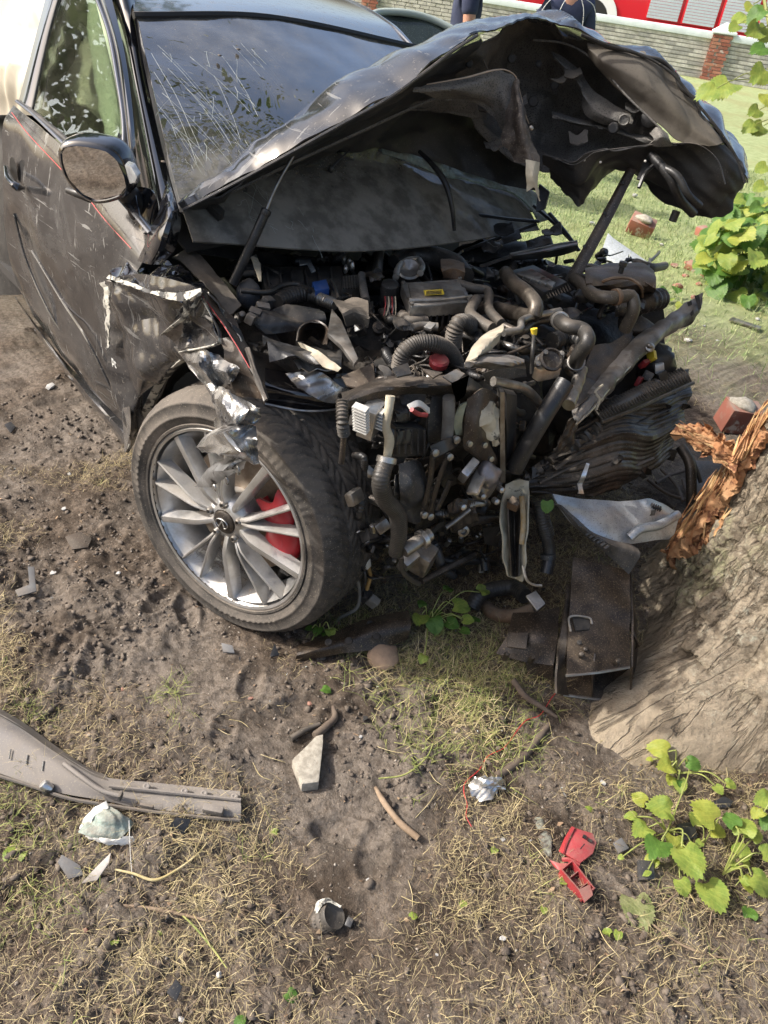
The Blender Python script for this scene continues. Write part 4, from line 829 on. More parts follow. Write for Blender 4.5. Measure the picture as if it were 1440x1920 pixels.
# curled piece at the pillar foot
loft('curled_shard', [[Yp(312, 340, .10), Yp(300, 400, .05), Yp(275, 450, .01), Yp(258, 490, -.01)], [Yp(320, 355, .09), Yp(318, 410, .02), Yp(300, 460, -.01), Yp(282, 496, -.02)], [Yp(330, 390, .12), Yp(336, 420, .07), Yp(326, 465, .05), Yp(304, 496, .03)]], MT['paint_clean'], car, 30, 18, .003, amp=.006, sc=12, seed=2)
loft('inner_rail', [[Yp(322, 482, .14), Yp(370, 520, .14), Yp(430, 590, .13)], [Yp(360, 468, .2), Yp(400, 505, .2), Yp(452, 575, .18)]], MT['rubber2'], car, 20, 8, .004, amp=.008, sc=12)
loft('wheel_liner', [[Yp(285, 770, .05), Yp(320, 700, .03), Yp(370, 668, .03), Yp(440, 690, .03)], [Yp(300, 790, .16), Yp(335, 715, .2), Yp(385, 690, .2), Yp(460, 700, .2)]], MT['rubber'], car, 24, 10, .004, amp=.01, sc=9)
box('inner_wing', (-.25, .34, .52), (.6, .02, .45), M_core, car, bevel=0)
# dark lower front flange with flaked metal
fl = loft('bumper_flange', [[D(497, 690, 1.82), D(560, 697, 1.84), D(640, 702, 1.86), D(705, 682, 1.9)], [D(497, 725, 1.80), D(565, 738, 1.80), D(640, 738, 1.83), D(705, 712, 1.88)], [D(497, 757, 1.83), D(570, 769, 1.84), D(640, 764, 1.87), D(702, 738, 1.9)]], MT['paint'], car, 36, 18, .003, amp=.006, sc=10, seed=9)
loft('torn_metal', [[D(535, 700, 1.81), D(600, 698, 1.80), D(640, 725, 1.80), D(700, 736, 1.86)], [D(560, 724, 1.79), D(600, 750, 1.79), D(640, 756, 1.82), D(698, 744, 1.86)]], MT['torn'], fl, 30, 14, .002, amp=.010, sc=18, seed=10)
tube('torn_edge', [D(497, 757, 1.82), D(570, 770, 1.83), D(640, 765, 1.86), D(702, 738, 1.89)], .003, MT['alu'], fl, seg=6, sub=24)
# ================================================================== FRONT WHEEL
wst, wca = R_(19), R_(2)
wc = D(420, 979, 2.0); wnv = np.array([math.sin(wst)*math.cos(wca), -math.cos(wst)*math.cos(wca), math.sin(wca)])
wa = np.cross(wnv, [0, 0, 1.]); wa /= np.linalg.norm(wa); wb = np.cross(wnv, wa); wb *= np.sign(wb[2])
def wp(rr, th, o): return wc+wnv*o+rr*(math.cos(th)*wa+math.sin(th)*wb)
def wang(px, py):
    p = planep(px, py, wc, wnv)-wc; return math.atan2(p @ wb, p @ wa), np.linalg.norm(p)
M_tyre2 = mk('muddy_tyre', (.028, .026, .024), (.045, .04, .035), rough=.75, dust=.55, dustcol=(.165, .14, .115), dscale=7, speck=.5, bump=.4, bscale=70, sw=.16)
M_rim = mk('grey_alloy', (.62, .62, .62), (.46, .45, .43), scale=12, rough=.30, metal=.8, dust=.32, dustcol=(.26, .225, .18), dscale=10, speck=.3, bump=.08)
wheel = lathe('front_wheel', wc, wnv, [(.255, .004), (.262, .006), (.268, .002), (.262, -.012), (.245, -.03), (.236, -.06), (.232, -.13), (.240, -.2), (.262, -.235), (.255, -.238), (.225, -.19), (.222, -.06), (.236, -.03), (.250, -.008)], M_rim, car, 120, sharp=30, cap=False)
prof = np.array([(.262, -.004), (.266, .002), (.268, .009), (.274, .010), (.276, .006), (.285, .011), (.293, .0135), (.295, .0155), (.299, .0158), (.301, .0142), (.308, .0136), (.325, .0085), (.327, .0095), (.331, .0078), (.333, .0045), (.340, -.005), (.348, -.016), (.352, -.03)]+[(.354+.003*math.sin(math.pi*(k/44)), -.03-.185*k/44) for k in range(1, 44)]+[(.352, -.215), (.345, -.229), (.325, -.243), (.29, -.25), (.262, -.235)])
nth = 420; th = np.linspace(0, 2*math.pi, nth, endpoint=False)
TH, RR = np.meshgrid(th, prof[:, 0]); _, OO = np.meshgrid(th, prof[:, 1]); dep = np.zeros_like(RR)
tread = (RR > .338)
for g in (-.066, -.105, -.146, -.186): dep = np.maximum(dep, np.clip(1.6-np.abs(OO-g)/.0032, 0, 1)*.008*tread)
for k, (lo, hi, sl, N) in enumerate(((-.062, .002, 9, 64), (-.103, -.068, -14, 64), (-.144, -.108, 14, 64), (-.183, -.149, -14, 64), (-.24, -.189, 9, 64))):
    ph = (TH*N/(2*math.pi)+OO*sl*3) % 1
    dep = np.maximum(dep, np.clip(1.5-np.abs(ph-.5)/.10, 0, 1)*.0048*((OO > lo) & (OO < hi)))
RR = RR-dep
sq = (np.array([math.sin(0)]),)
ring_txt = .0016*(np.sin(TH*90) > .2)*((RR > .296) & (RR < .318) & (OO > 0) & (np.sin(TH*3+1) > .4))
RR2 = RR; OO = OO+ring_txt
Vt = wc+wnv*OO.ravel()[:, None]+RR2.ravel()[:, None]*(np.cos(TH.ravel())[:, None]*wa+np.sin(TH.ravel())[:, None]*wb)
Vt[:, 2] = np.maximum(Vt[:, 2], -.012+.02*0)
I = np.arange(len(Vt)).reshape(RR.shape); J = np.roll(I, -1, 1)
Qt = np.stack([I[:-1].ravel(), J[:-1].ravel(), J[1:].ravel(), I[1:].ravel()], 1)
obj('tyre', Vt, Qt, M_tyre2, wheel, sharp=50)
a0, _ = wang(291, 973)
def spoke(th0, dth, w0, w1, name='spoke'):
    pts = [wp(.045, th0, -.012), wp(.09, th0+dth*.35, .004), wp(.17, th0+dth*.8, .000), wp(.252, th0+dth, -.006)]
    C = cr(np.array(pts), 10); V = []; T = np.gradient(C, axis=0); T /= np.linalg.norm(T, axis=1, keepdims=True)
    for i, (c, t) in enumerate(zip(C, T)):
        s = np.cross(wnv, t); s /= np.linalg.norm(s); k = i/9; hw = w0+(w1-w0)*k; d = .042-.012*k
        for x, z in ((-1.25, -d), (-1.05, -.006), (-.72, .004), (0, .0055), (.72, .004), (1.05, -.006), (1.25, -d)): V.append(c+s*hw*x+wnv*z)
    Fc = []
    for i in range(9):
        for j in range(7): a_, b_ = i*7+j, i*7+(j+1) % 7; Fc.append((a_, b_, b_+7, a_+7))
    V, Fc = fixn(np.array(V), Fc); obj(name, V, Fc, M_rim, wheel, sharp=32)
s1 = wang(288, 873)[0]-a0; s2 = wang(283, 902)[0]-a0
s1 = (s1+math.pi) % (2*math.pi)-math.pi; s2 = (s2+math.pi) % (2*math.pi)-math.pi
print('wheel angles', math.degrees(a0), math.degrees(s1), math.degrees(s2))
sg = 1 if s1 > 0 else -1
for k in range(5):
    b0 = a0+k*2*math.pi/5
    spoke(b0, 0, .0085, .0125); spoke(b0+sg*R_(33), sg*R_(-7), .0055, .0055); spoke(b0+sg*R_(38), sg*R_(5), .0055, .0055)
lathe('hub', wc, wnv, [(.0, -.08), (.07, -.08), (.072, -.03), (.062, -.012), (.042, -.004), (.036, -.002), (.034, -.006), (0, -.006)], M_rim, wheel, 40)
hc = lathe('hub_cap', wc, wnv, [(.033, -.006), (.033, .002), (.029, .005), (.0, .007)], MT['iron'], wheel, 32)
# emblem: an oval with a peak opening in it
ov = [wc+wnv*.0085+wa*(.020*math.cos(t))*1+wb*(.0135*math.sin(t)) for t in np.linspace(-1.15, 4.29, 24)]
em = tube('emblem', [p for p in ov], .0022, MT['alu'], hc, seg=6, flat=.6, sub=40)
tube('emblem_peak', [wc+wnv*.0085+wa*x+wb*y for x, y in ((-.008, -.012), (-.001, .006), (.001, .006), (.008, -.012))], .002, MT['alu'], hc, seg=6, lin=True, sub=12)
for k in range(5):
    th_ = a0+R_(36)+k*2*math.pi/5
    lathe('lug_nut', wp(.052, th_, -.006), wnv, [(.011, -.012), (.011, .006), (.008, .011), (.005, .011), (.005, .004), (0, .004)], MT['steel'], wheel, 6 if False else 12)
lathe('brake_disc', wc, wnv, [(.07, -.075), (.175, -.075), (.178, -.08), (.178, -.10), (.07, -.10)], mk('brake_disc_steel', (.30, .25, .20), (.2, .15, .11), rough=.45, metal=.8, dust=.3), wheel, 64)
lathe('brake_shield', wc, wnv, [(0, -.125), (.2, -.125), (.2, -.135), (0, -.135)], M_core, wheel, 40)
ac, rc = wang(522, 1002); cal = []
for o_ in (-.05, -.045, -.035):
    k = {-.05: .9, -.045: 1.0, -.035: .86}[o_]
    cal.append([wp(.105+.02*(1-k), ac-.62*k, o_), wp(.115, ac-.3*k, o_), wp(.118, ac, o_), wp(.115, ac+.3*k, o_), wp(.105+.02*(1-k), ac+.62*k, o_)])
M_cal = mk('red_caliper', (.36, .02, .028), rough=.35, dust=.25, bump=.05)
cl = loft('brake_caliper', [[wp(.120, ac+x, -.095) for x in (-.55, -.3, 0, .3, .55)], [wp(.115, ac+x, -.045) for x in (-.55, -.3, 0, .3, .55)], [wp(.135, ac+x, -.034) for x in (-.6, -.3, 0, .3, .6)], [wp(.170, ac+x, -.034) for x in (-.42, -.25, 0, .25, .42)], [wp(.195, ac+x, -.045) for x in (-.55, -.3, 0, .3, .55)], [wp(.196, ac+x, -.095) for x in (-.5, -.3, 0, .3, .5)]], M_cal, wheel, 24, 20, .008)
for x in (-.25, .25): lathe('piston_cover', wp(.155, ac+x, -.032), wnv, [(.022, 0), (.02, .006), (.0, .007)], M_cal, cl, 20)
tube('brake_hose', [wp(.2, a0+.5, -.11), wp(.12, a0+.2, -.09), wp(.14, a0-.3, -.09), wp(.19, a0-.6, -.1)], .004, MT['white'], wheel, seg=6)
# dry grass caught in the rim
V, q = blades(np.array([wp(random.uniform(.18, .23), -math.pi/2+random.uniform(-.45, .6), random.uniform(-.1, -.02)) for _ in range(160)]), RNG.uniform(.015, .04, 160), RNG.uniform(.0008, .0016, 160), RNG.uniform(.4, 1.7, 160), RNG.uniform(0, 6.28, 160), RNG.normal(.2, .2, 160))
o = obj('caught_grass', V, q, M_straw2, wheel); o['kind'] = 'stuff'

# ================================================================== HOOD
def L(*p): return [D(a, b, d) for a, b, d in p]
A_ = [(343, 391, 1.87), (430, 346, 1.84), (540, 286, 1.80), (640, 230, 1.78), (730, 180, 1.77), (800, 130, 1.79), (850, 92, 1.82), (895, 63, 1.88)]
B_ = [(336, 384, 1.90), (425, 316, 1.90), (530, 236, 1.89), (630, 165, 1.89), (720, 114, 1.90), (790, 81, 1.93), (848, 57, 1.98), (893, 46, 2.03)]
Cc = [(a+4, b+14, d+.30) for a, b, d in B_]; Dd = [(a+18, b+42, d+.62) for a, b, d in B_]
Mid = [(a*.45+c*.55-3, b*.45+e*.55-3, d*.5+g*.5-.02) for (a, b, d), (c, e, g) in zip(A_, B_)]
M_hood = mk('buckled_black_hood_paint', (.012, .012, .014), rough=.10, coat=1, dust=.24, dustcol=(.20, .185, .165), dscale=7, bump=.10, bscale=30, bdist=.01, speck=.3)
M_hood = MT['hoodskin']
hood = loft('hood', [L(*A_), L(*Mid), L(*B_), L(*Cc), L(*Dd)], M_hood, car, 100, 50, .004, amp=.009, sc=9, seed=2, sharp=22)
# crest continuing over the fold to the nose
loft('hood_skin', [L((845, 95, 1.83), (895, 62, 1.88), (960, 48, 1.96), (1040, 40, 2.04), (1085, 62, 2.06), (1140, 88, 2.08), (1205, 108, 2.12), (1258, 140, 2.14), (1300, 190, 2.16), (1345, 245, 2.18), (1380, 300, 2.20), (1396, 345, 2.22)),
    L((843, 59, 1.99), (893, 46, 2.03), (960, 38, 2.08), (1040, 32, 2.14), (1100, 54, 2.17), (1155, 84, 2.20), (1218, 104, 2.24), (1266, 134, 2.27), (1308, 183, 2.29), (1355, 236, 2.31), (1390, 290, 2.33), (1402, 335, 2.34)),
    L((847, 72, 2.30), (900, 60, 2.36), (960, 55, 2.42), (1040, 55, 2.46), (1090, 75, 2.50), (1140, 105, 2.54), (1195, 130, 2.58), (1240, 165, 2.6), (1280, 210, 2.6), (1325, 265, 2.6), (1360, 310, 2.6), (1385, 360, 2.55))], M_hood, hood, 110, 30, .004, amp=.014, sc=11, seed=17, sharp=22)
# underside sheet of the near half
und = loft('hood_inner_panel', [L((346, 392, 1.88), (430, 350, 1.86), (540, 290, 1.83), (640, 234, 1.81), (730, 185, 1.81), (800, 136, 1.83), (850, 98, 1.86), (900, 70, 1.92)),
    L((362, 395, 1.95), (440, 352, 1.96), (545, 296, 1.99), (645, 245, 2.02), (740, 205, 2.06), (815, 175, 2.14), (880, 150, 2.22), (930, 130, 2.28)),
    L((392, 388, 2.05), (450, 354, 2.08), (555, 304, 2.14), (650, 282, 2.22), (755, 250, 2.34), (850, 235, 2.42), (920, 225, 2.46), (985, 215, 2.48)),
    L((420, 372, 2.12), (455, 352, 2.14), (560, 300, 2.22), (680, 282, 2.30), (770, 290, 2.40), (860, 318, 2.48), (940, 345, 2.52), (1010, 358, 2.52))], MT['underside'], hood, 90, 60, .004, amp=.014, sc=9, seed=5, sharp=22)
# cavity of the folded front half (grey, dusty)
cav = loft('hood_inner_panel', [L((868, 84, 1.95), (900, 70, 1.98), (960, 52, 2.06), (1040, 46, 2.12), (1110, 84, 2.14), (1150, 120, 2.15)),
    L((780, 150, 2.00), (860, 130, 2.10), (950, 100, 2.22), (1040, 90, 2.28), (1120, 130, 2.26), (1200, 200, 2.2)),
    L((700, 205, 2.06), (830, 185, 2.2), (950, 165, 2.34), (1040, 170, 2.38), (1130, 200, 2.34), (1240, 250, 2.22)),
    L((860, 210, 2.26), (930, 235, 2.36), (1000, 245, 2.40), (1060, 250, 2.38), (1150, 258, 2.32), (1250, 266, 2.22)),
    L((950, 300, 2.36), (1000, 318, 2.36), (1045, 325, 2.34), (1090, 318, 2.32), (1170, 296, 2.28), (1275, 290, 2.24))], MT['underside_grey'], hood, 110, 90, .004, amp=.03, sc=7, seed=9, sharp=22)
# brown facing flap along the right edge
loft('hood_flap', [L((1100, 84, 2.10), (1132, 90, 2.09), (1172, 95, 2.10), (1236, 114, 2.13), (1262, 136, 2.14), (1284, 172, 2.15), (1312, 218, 2.16), (1357, 268, 2.17)),
    L((1104, 92, 2.08), (1128, 112, 2.07), (1165, 130, 2.07), (1215, 158, 2.08), (1248, 185, 2.09), (1276, 212, 2.10), (1305, 242, 2.11), (1345, 272, 2.12)),
    L((1106, 98, 2.12), (1120, 125, 2.12), (1150, 158, 2.12), (1190, 195, 2.12), (1222, 222, 2.12), (1246, 240, 2.12), (1272, 262, 2.12), (1330, 274, 2.12))], MT['underside_brown'], hood, 80, 34, .004, amp=.016, sc=9, seed=12, sharp=22)
tube('hood_edge', L((1090, 66, 2.04), (1140, 88, 2.07), (1175, 94, 2.08), (1208, 106, 2.10), (1240, 114, 2.11), (1264, 136, 2.12), (1276, 164, 2.13), (1306, 190, 2.14), (1316, 222, 2.15), (1360, 268, 2.16)), [.003, .005, .006, .004, .006, .004, .006, .004, .004, .002], MT['underside'], hood, seg=8)
# bone shaped reinforcement and ribs in the cavity
loft('hood_rib', [L((1034, 96, 2.20), (1060, 110, 2.20), (1090, 135, 2.2), (1110, 165, 2.19), (1150, 195, 2.18), (1190, 215, 2.17)), L((1040, 108, 2.18), (1058, 125, 2.18), (1082, 150, 2.17), (1098, 185, 2.16), (1130, 215, 2.15), (1185, 232, 2.15)), L((1034, 108, 2.2), (1050, 126, 2.2), (1090, 165, 2.2), (1090, 200, 2.19), (1110, 225, 2.18), (1175, 240, 2.18))], MT['underside_grey'], hood, 40, 14, .005, amp=.006, sc=14, seed=4)
lathe('rib_hole', D(1170, 225, 2.135), CAM-D(1170, 225, 2.1), [(.010, .004), (.013, .007), (.016, .004), (.016, 0)], MT['underside_grey'], hood, 20)
loft('hood_rib', [L((1035, 208, 2.26), (1080, 220, 2.25), (1130, 230, 2.24), (1200, 250, 2.2), (1240, 262, 2.18)), L((1036, 218, 2.22), (1080, 230, 2.21), (1130, 240, 2.2), (1200, 262, 2.17), (1238, 270, 2.16)), L((1038, 224, 2.27), (1080, 236, 2.26), (1130, 245, 2.24), (1200, 268, 2.21), (1236, 273, 2.2))], MT['underside_grey'], hood, 36, 10, .004, amp=.006, sc=12, seed=41)
V, Fc = lathemesh(D(1218, 222, 2.13), CAM-D(1218, 222, 2.13), [(0, .002), (.022, .003), (.024, 0)], 24); obj('dark_opening', V, Fc, MT['underside'], hood)
loft('hood_roll', [L((1218, 250, 2.12), (1232, 238, 2.1), (1252, 250, 2.11)), L((1226, 262, 2.09), (1240, 256, 2.07), (1256, 262, 2.09)), L((1215, 272, 2.12), (1235, 275, 2.1), (1262, 274, 2.11))], MT['underside_grey'], hood, 20, 12, .004)
# torn inner frame edge that curls down into the hanging strip
loft('torn_frame', [L((795, 158, 1.86), (850, 148, 1.9), (905, 138, 1.96), (945, 130, 2.0), (968, 140, 2.02), (978, 165, 2.03)), L((780, 172, 1.85), (850, 168, 1.89), (900, 160, 1.95), (930, 160, 1.99), (945, 175, 2.0), (952, 200, 2.02)), L((830, 185, 1.95), (880, 190, 2.0), (910, 205, 2.04), (925, 220, 2.06), (940, 240, 2.07), (950, 262, 2.08))], MT['underside_grey'], hood, 90, 40, .004, amp=.020, sc=10, seed=22, sharp=22, ragged=.012)
tube('torn_edge', L((800, 158, 1.85), (870, 146, 1.90), (940, 130, 1.98), (966, 142, 2.0), (975, 175, 2.01), (985, 215, 2.02), (992, 232, 2.03)), [.002, .003, .004, .004, .003, .003, .002], mk('bare_torn_edge', (.55, .42, .30), rough=.6, bump=.2), hood, seg=6, flat=.5)
loft('torn_strip', [L((948, 180, 2.03), (952, 225, 2.03), (944, 262, 2.05), (965, 292, 2.05), (968, 305, 2.05)), L((968, 150, 2.0), (975, 220, 1.99), (980, 260, 2.0), (990, 290, 2.01), (992, 308, 2.02)), L((975, 170, 2.02), (990, 230, 2.02), (1000, 275, 2.03), (1010, 300, 2.03), (1002, 320, 2.03))], mk('scraped_brown_strip', (.12, .10, .085), (.055, .045, .04), rough=.45, metal=.4, dust=.4, speck=.6, flake=((.55, .52, .46), 40, .68)), hood, 40, 14, .004, amp=.012, sc=20, seed=33)
loft('torn_strip', [L((986, 300, 2.02), (990, 335, 2.02), (988, 360, 2.03)), L((1002, 302, 2.01), (1000, 330, 2.0), (1002, 350, 2.02)), L((1008, 305, 2.03), (1006, 332, 2.03), (1010, 378, 2.04))], MT['cream'], hood, 20, 8, .003, amp=.006, sc=25, seed=34)
V, Fc = lump(D(996, 240, 1.99), (.014, .012, .014), 1, 2, .2); obj('bolt', V, Fc, MT['alu'], hood)
# nose: dark lower part hanging at the right
nose = loft('hood_nose', [L((1016, 290, 2.20), (1040, 295, 2.18), (1078, 308, 2.16), (1112, 286, 2.14), (1180, 276, 2.13), (1262, 269, 2.13), (1330, 274, 2.15), (1362, 272, 2.18), (1384, 290, 2.22)),
    L((1022, 310, 2.24), (1050, 325, 2.22), (1085, 335, 2.20), (1130, 305, 2.2), (1195, 300, 2.2), (1265, 300, 2.2), (1325, 310, 2.18), (1362, 320, 2.17), (1394, 330, 2.22)),
    L((1030, 330, 2.30), (1060, 350, 2.28), (1090, 352, 2.26), (1140, 318, 2.28), (1200, 325, 2.28), (1250, 350, 2.28), (1310, 370, 2.24), (1362, 365, 2.22), (1396, 350, 2.24)),
    L((1038, 338, 2.34), (1065, 368, 2.32), (1086, 382, 2.30), (1128, 332, 2.34), (1190, 328, 2.36), (1235, 368, 2.36), (1300, 408, 2.30), (1362, 392, 2.28), (1384, 358, 2.28))], MT['underside'], hood, 110, 50, .004, amp=.016, sc=11, seed=19, sharp=22, ragged=.012)
tube('hood_edge', L((1018, 290, 2.18), (1042, 297, 2.16), (1062, 306, 2.15), (1078, 309, 2.14), (1100, 296, 2.13), (1114, 286, 2.12), (1180, 276, 2.11), (1262, 269, 2.11), (1310, 272, 2.12), (1345, 300, 2.12), (1360, 345, 2.14)), .003, MT['plastic2'], nose, seg=6, flat=.6)
tube('hood_hose', L((1235, 310, 2.15), (1270, 330, 2.12), (1290, 365, 2.13), (1312, 386, 2.16)), .011, MT['plastic'], nose, seg=8)
tube('hood_hose', L((1220, 290, 2.16), (1255, 330, 2.14), (1275, 372, 2.18), (1300, 400, 2.24)), .014, MT['plastic'], nose, seg=8)
lathe('rubber_stop', D(1266, 402, 2.24), D(1262, 416, 2.24)-D(1272, 392, 2.22), [(.012, -.01), (.012, .018), (.010, .020), (0, .014)], MT['rubber'], nose, 16)
box('hinge', D(1208, 318, 2.18), (.02, .07, .008), MT['plastic'], nose, rot(.4, .8))
tube('latch', L((1232, 305, 2.16), (1210, 325, 2.15), (1198, 352, 2.15)), .006, MT['plastic'], nose, seg=6)
for a, b in ((1126, 304), (1096, 300), (1210, 302)): V, Fc = lump(D(a, b, 2.14), (.007, .007, .007), 1, 2, .1); obj('bolt', V, Fc, MT['white'], nose)
# rear notch tongue
prism('hood_tab', L((1010, 345, 2.45), (1028, 360, 2.45), (1020, 392, 2.46), (1004, 398, 2.46)), (0, .01, 0), MT['plastic'], hood, .002)
# hinge bracket, clip and stays
box('hinge', D(398, 388, 1.96), (.07, .02, .03), MT['plastic'], hood, rot(.2, .3, .5))
tube('hook', L((448, 348, 1.95), (458, 350, 1.94), (463, 357, 1.94), (456, 358, 1.94)), .003, MT['plastic'], hood, seg=6)
st = tube('gas_strut', L((556, 282, 1.90), (520, 345, 1.91), (498, 397, 1.92)), .0045, MT['steel'], car, seg=10)
tube('strut_cylinder', L((500, 393, 1.92), (470, 460, 1.95), (437, 532, 1.99)), .0125, MT['plastic'], st, seg=14)
lathe('strut_collar', D(499, 396, 1.918), D(470, 460, 1.95)-D(500, 393, 1.92), [(.006, -.006), (.013, -.004), (.014, .006), (.0125, .01)], MT['plastic'], st, 16)
sb = loft('stay_bar', [L((1177, 318, 2.26), (1120, 420, 2.30), (1060, 524, 2.36)), L((1184, 312, 2.25), (1131, 420, 2.29), (1070, 530, 2.35)), L((1194, 316, 2.25), (1140, 424, 2.29), (1078, 538, 2.35))], MT['brown'], car, 24, 6, .005)
for a, b, d in ((1168, 342, 2.245), (1134, 400, 2.27), (1096, 462, 2.30)):
    lathe('bar_hole', D(a, b, d), CAM-D(a, b, d), [(0, .003), (.004, .003), (.0055, .0)], MT['plastic'], sb, 12)
tube('washer_hose', L((786, 284, 2.3), (812, 310, 2.28), (836, 345, 2.28), (848, 390, 2.30), (852, 432, 2.34)), [.006, .008, .010, .008, .006], MT['plastic'], car, seg=8)
tube('broken_stay', L((655, 282, 2.22), (640, 296, 2.2), (622, 314, 2.18)), .003, MT['plastic'], hood, seg=6)
V, Fc = lump(D(620, 318, 2.18), (.018, .02, .022), 4, 2, .4); obj('broken_clip', V, Fc, MT['plastic'], hood)

# folded hem, seam sealer and holes on the underside of the hood
tube('hood_hem', L(*[(a, b+3, d-.012) for a, b, d in A_]), .004, MT['plastic2'], hood, seg=6, sub=60)
tube('hood_hem', L((1090, 64, 2.03), (1140, 84, 2.05), (1205, 104, 2.08), (1258, 136, 2.10), (1300, 186, 2.12), (1345, 241, 2.14), (1382, 298, 2.17), (1397, 343, 2.19)), .004, MT['plastic2'], hood, seg=6, sub=60)
tube('seam', L((905, 110, 2.08), (935, 180, 2.14), (955, 250, 2.2), (985, 285, 2.22)), .003, MT['underside_brown'], hood, seg=6)
tube('seam', L((1000, 75, 2.13), (1060, 82, 2.14), (1110, 110, 2.12), (1180, 185, 2.1), (1240, 242, 2.1)), .003, MT['underside_grey'], hood, seg=6)
tube('seam', L((430, 362, 1.93), (560, 300, 1.95), (680, 245, 1.98), (790, 195, 2.04), (870, 165, 2.12)), .004, MT['underside_grey'], hood, seg=6)
for k, (a, b, d) in enumerate(((1010, 120, 2.2), (1040, 160, 2.27), (1000, 190, 2.27), (1085, 265, 2.2), (960, 110, 2.14), (1150, 240, 2.16), (880, 120, 2.05))):
    p = D(a, b, d); lathe('hole', p, CAM-p, [(0, .004), (.006+.003*(k % 3), .004), (.010+.003*(k % 3), .0)], MT['underside'], hood, 16)
for k in range(9):
    a, b = (rw_ := random.Random(k+50)).uniform(880, 1180), rw_.uniform(90, 270); p0 = D(a, b, 2.16)
    loft('torn_flap', [[D(a, b, 2.17), D(a+18, b+4, 2.16), D(a+34, b-3, 2.17)], [D(a+3, b+14, 2.14), D(a+20, b+20, 2.12), D(a+36, b+12, 2.14)]], MT[rw_.choice(['underside_grey', 'underside', 'underside_brown'])], hood, 16, 10, .002, amp=.010, sc=14, seed=k, ragged=.01, sharp=20)
# ================================================================== ENGINE BAY
def SP(pts, off): 
    offs = off if hasattr(off, '__len__') else [off]*len(pts)
    return [S(a, b, o) for (a, b), o in zip(pts, offs)]
def hose(name, pts, off, rpx, m, corr=None, seg=12, parent=None, **k):
    P = SP(pts, off) if not isinstance(off, str) else pts
    r = rpx*pxm(np.mean(P, 0)) if not hasattr(rpx, '__len__') else [x*pxm(np.mean(P, 0)) for x in rpx]
    return tube(name, P, r, m, parent or car, seg=seg, corr=corr, **k)
def clamp(p, ax, r, m=None): return lathe('hose_clamp', p, ax, [(r*1.0, -.007), (r*1.14, -.006), (r*1.14, .006), (r*1.0, .007)], m or MT['alu'], car, 20)
def slab(name, pts, off, h, m, bevel=.003, parent=None):
    return prism(name, SP(pts, off), (0, 0, -h), m, parent or car, bevel)
# ---- left: fuse box, connectors, bottles
b1 = slab('control_box', [(487, 500), (640, 498), (648, 540), (498, 548)], .03, .07, MT['plastic2'])
for k in range(6):
    x = 500+k*24; tube('box_rib', SP([(x, 503), (x+5, 542)], .036), .0035, MT['plastic2'], b1, seg=6)
slab('relay', [(545, 506), (568, 505), (570, 527), (547, 530)], .055, .04, MT['plastic'])
slab('connector', [(585, 528), (612, 523), (618, 540), (592, 545)], .055, .03, MT['blue'])
slab('bracket', [(561, 487), (582, 487), (592, 507), (584, 510), (576, 494), (562, 497)], .065, .004, MT['silver'], .001)
hose('battery_cable', [(452, 545), (500, 548), (530, 535), (560, 533), (580, 545)], .05, 5, MT['rubber'])
hose('wire', [(620, 525), (628, 540), (634, 560)], .06, 3.5, MT['rubber'], seg=8)
V, Fc = lump(S(466, 552, .03), (.07, .07, .08), 3, 3, .12); obj('reservoir', V, Fc, mk('blue_grey_reservoir', (.05, .06, .075), (.03, .035, .045), rough=.5, dust=.35, speck=.4), car)
lathe('bottle', S(474, 525, .0), (0, 0, 1), [(.03, -.04), (.032, .03), (.028, .045), (.018, .05), (0, .05)], MT['plastic'], car, 24)
loft('paper_tag', [SP([(470, 482), (476, 500), (486, 527)], .11), SP([(480, 478), (488, 497), (490, 528)], .105)], MT['cream'], car, 14, 4, .001, amp=.003, sc=20)
for k, (a, b) in enumerate(((645, 488), (655, 492), (660, 500), (648, 505))):
    V, Fc = lump(S(a, b, .06), (.018, .014, .03), k, 2, .35); obj('pipe_fitting', V, Fc, MT['alu'], car)
b2 = slab('finned_block', [(640, 518), (672, 514), (676, 535), (642, 541)], .045, .05, MT['steel'])
for k in range(7): tube('fin', SP([(642+k*5, 517), (644+k*5, 541)], .05), .0016, MT['iron'], b2, seg=4)
hose('corrugated_hose', [(678, 516), (681, 540), (686, 565)], .05, 7, MT['rubber2'], corr=(.16, .006))
hose('rubber_hose', [(712, 470), (710, 490), (708, 512)], .06, 9, MT['rubber'])
hose('pipe', [(690, 515), (700, 490), (712, 468)], .02, 8, MT['plastic'])
# connector cluster at left
for k, (a, b, s) in enumerate(((478, 588, .03), (492, 578, .034), (502, 566, .03), (470, 598, .026))):
    box('connector', S(a, b, .05), (s, .022, .024), MT['steel' if k % 2 else 'plastic2'], car, rot(k*.5+.7, .3, .2), .003)
hose('intake_hose', [(520, 566), (545, 555), (575, 552), (602, 560)], .03, [13, 17, 16, 12], MT['rubber'], corr=(.06, .012))
hose('corrugated_hose', [(598, 560), (612, 565), (628, 572)], .045, 11, MT['steel'], corr=(.12, .007))
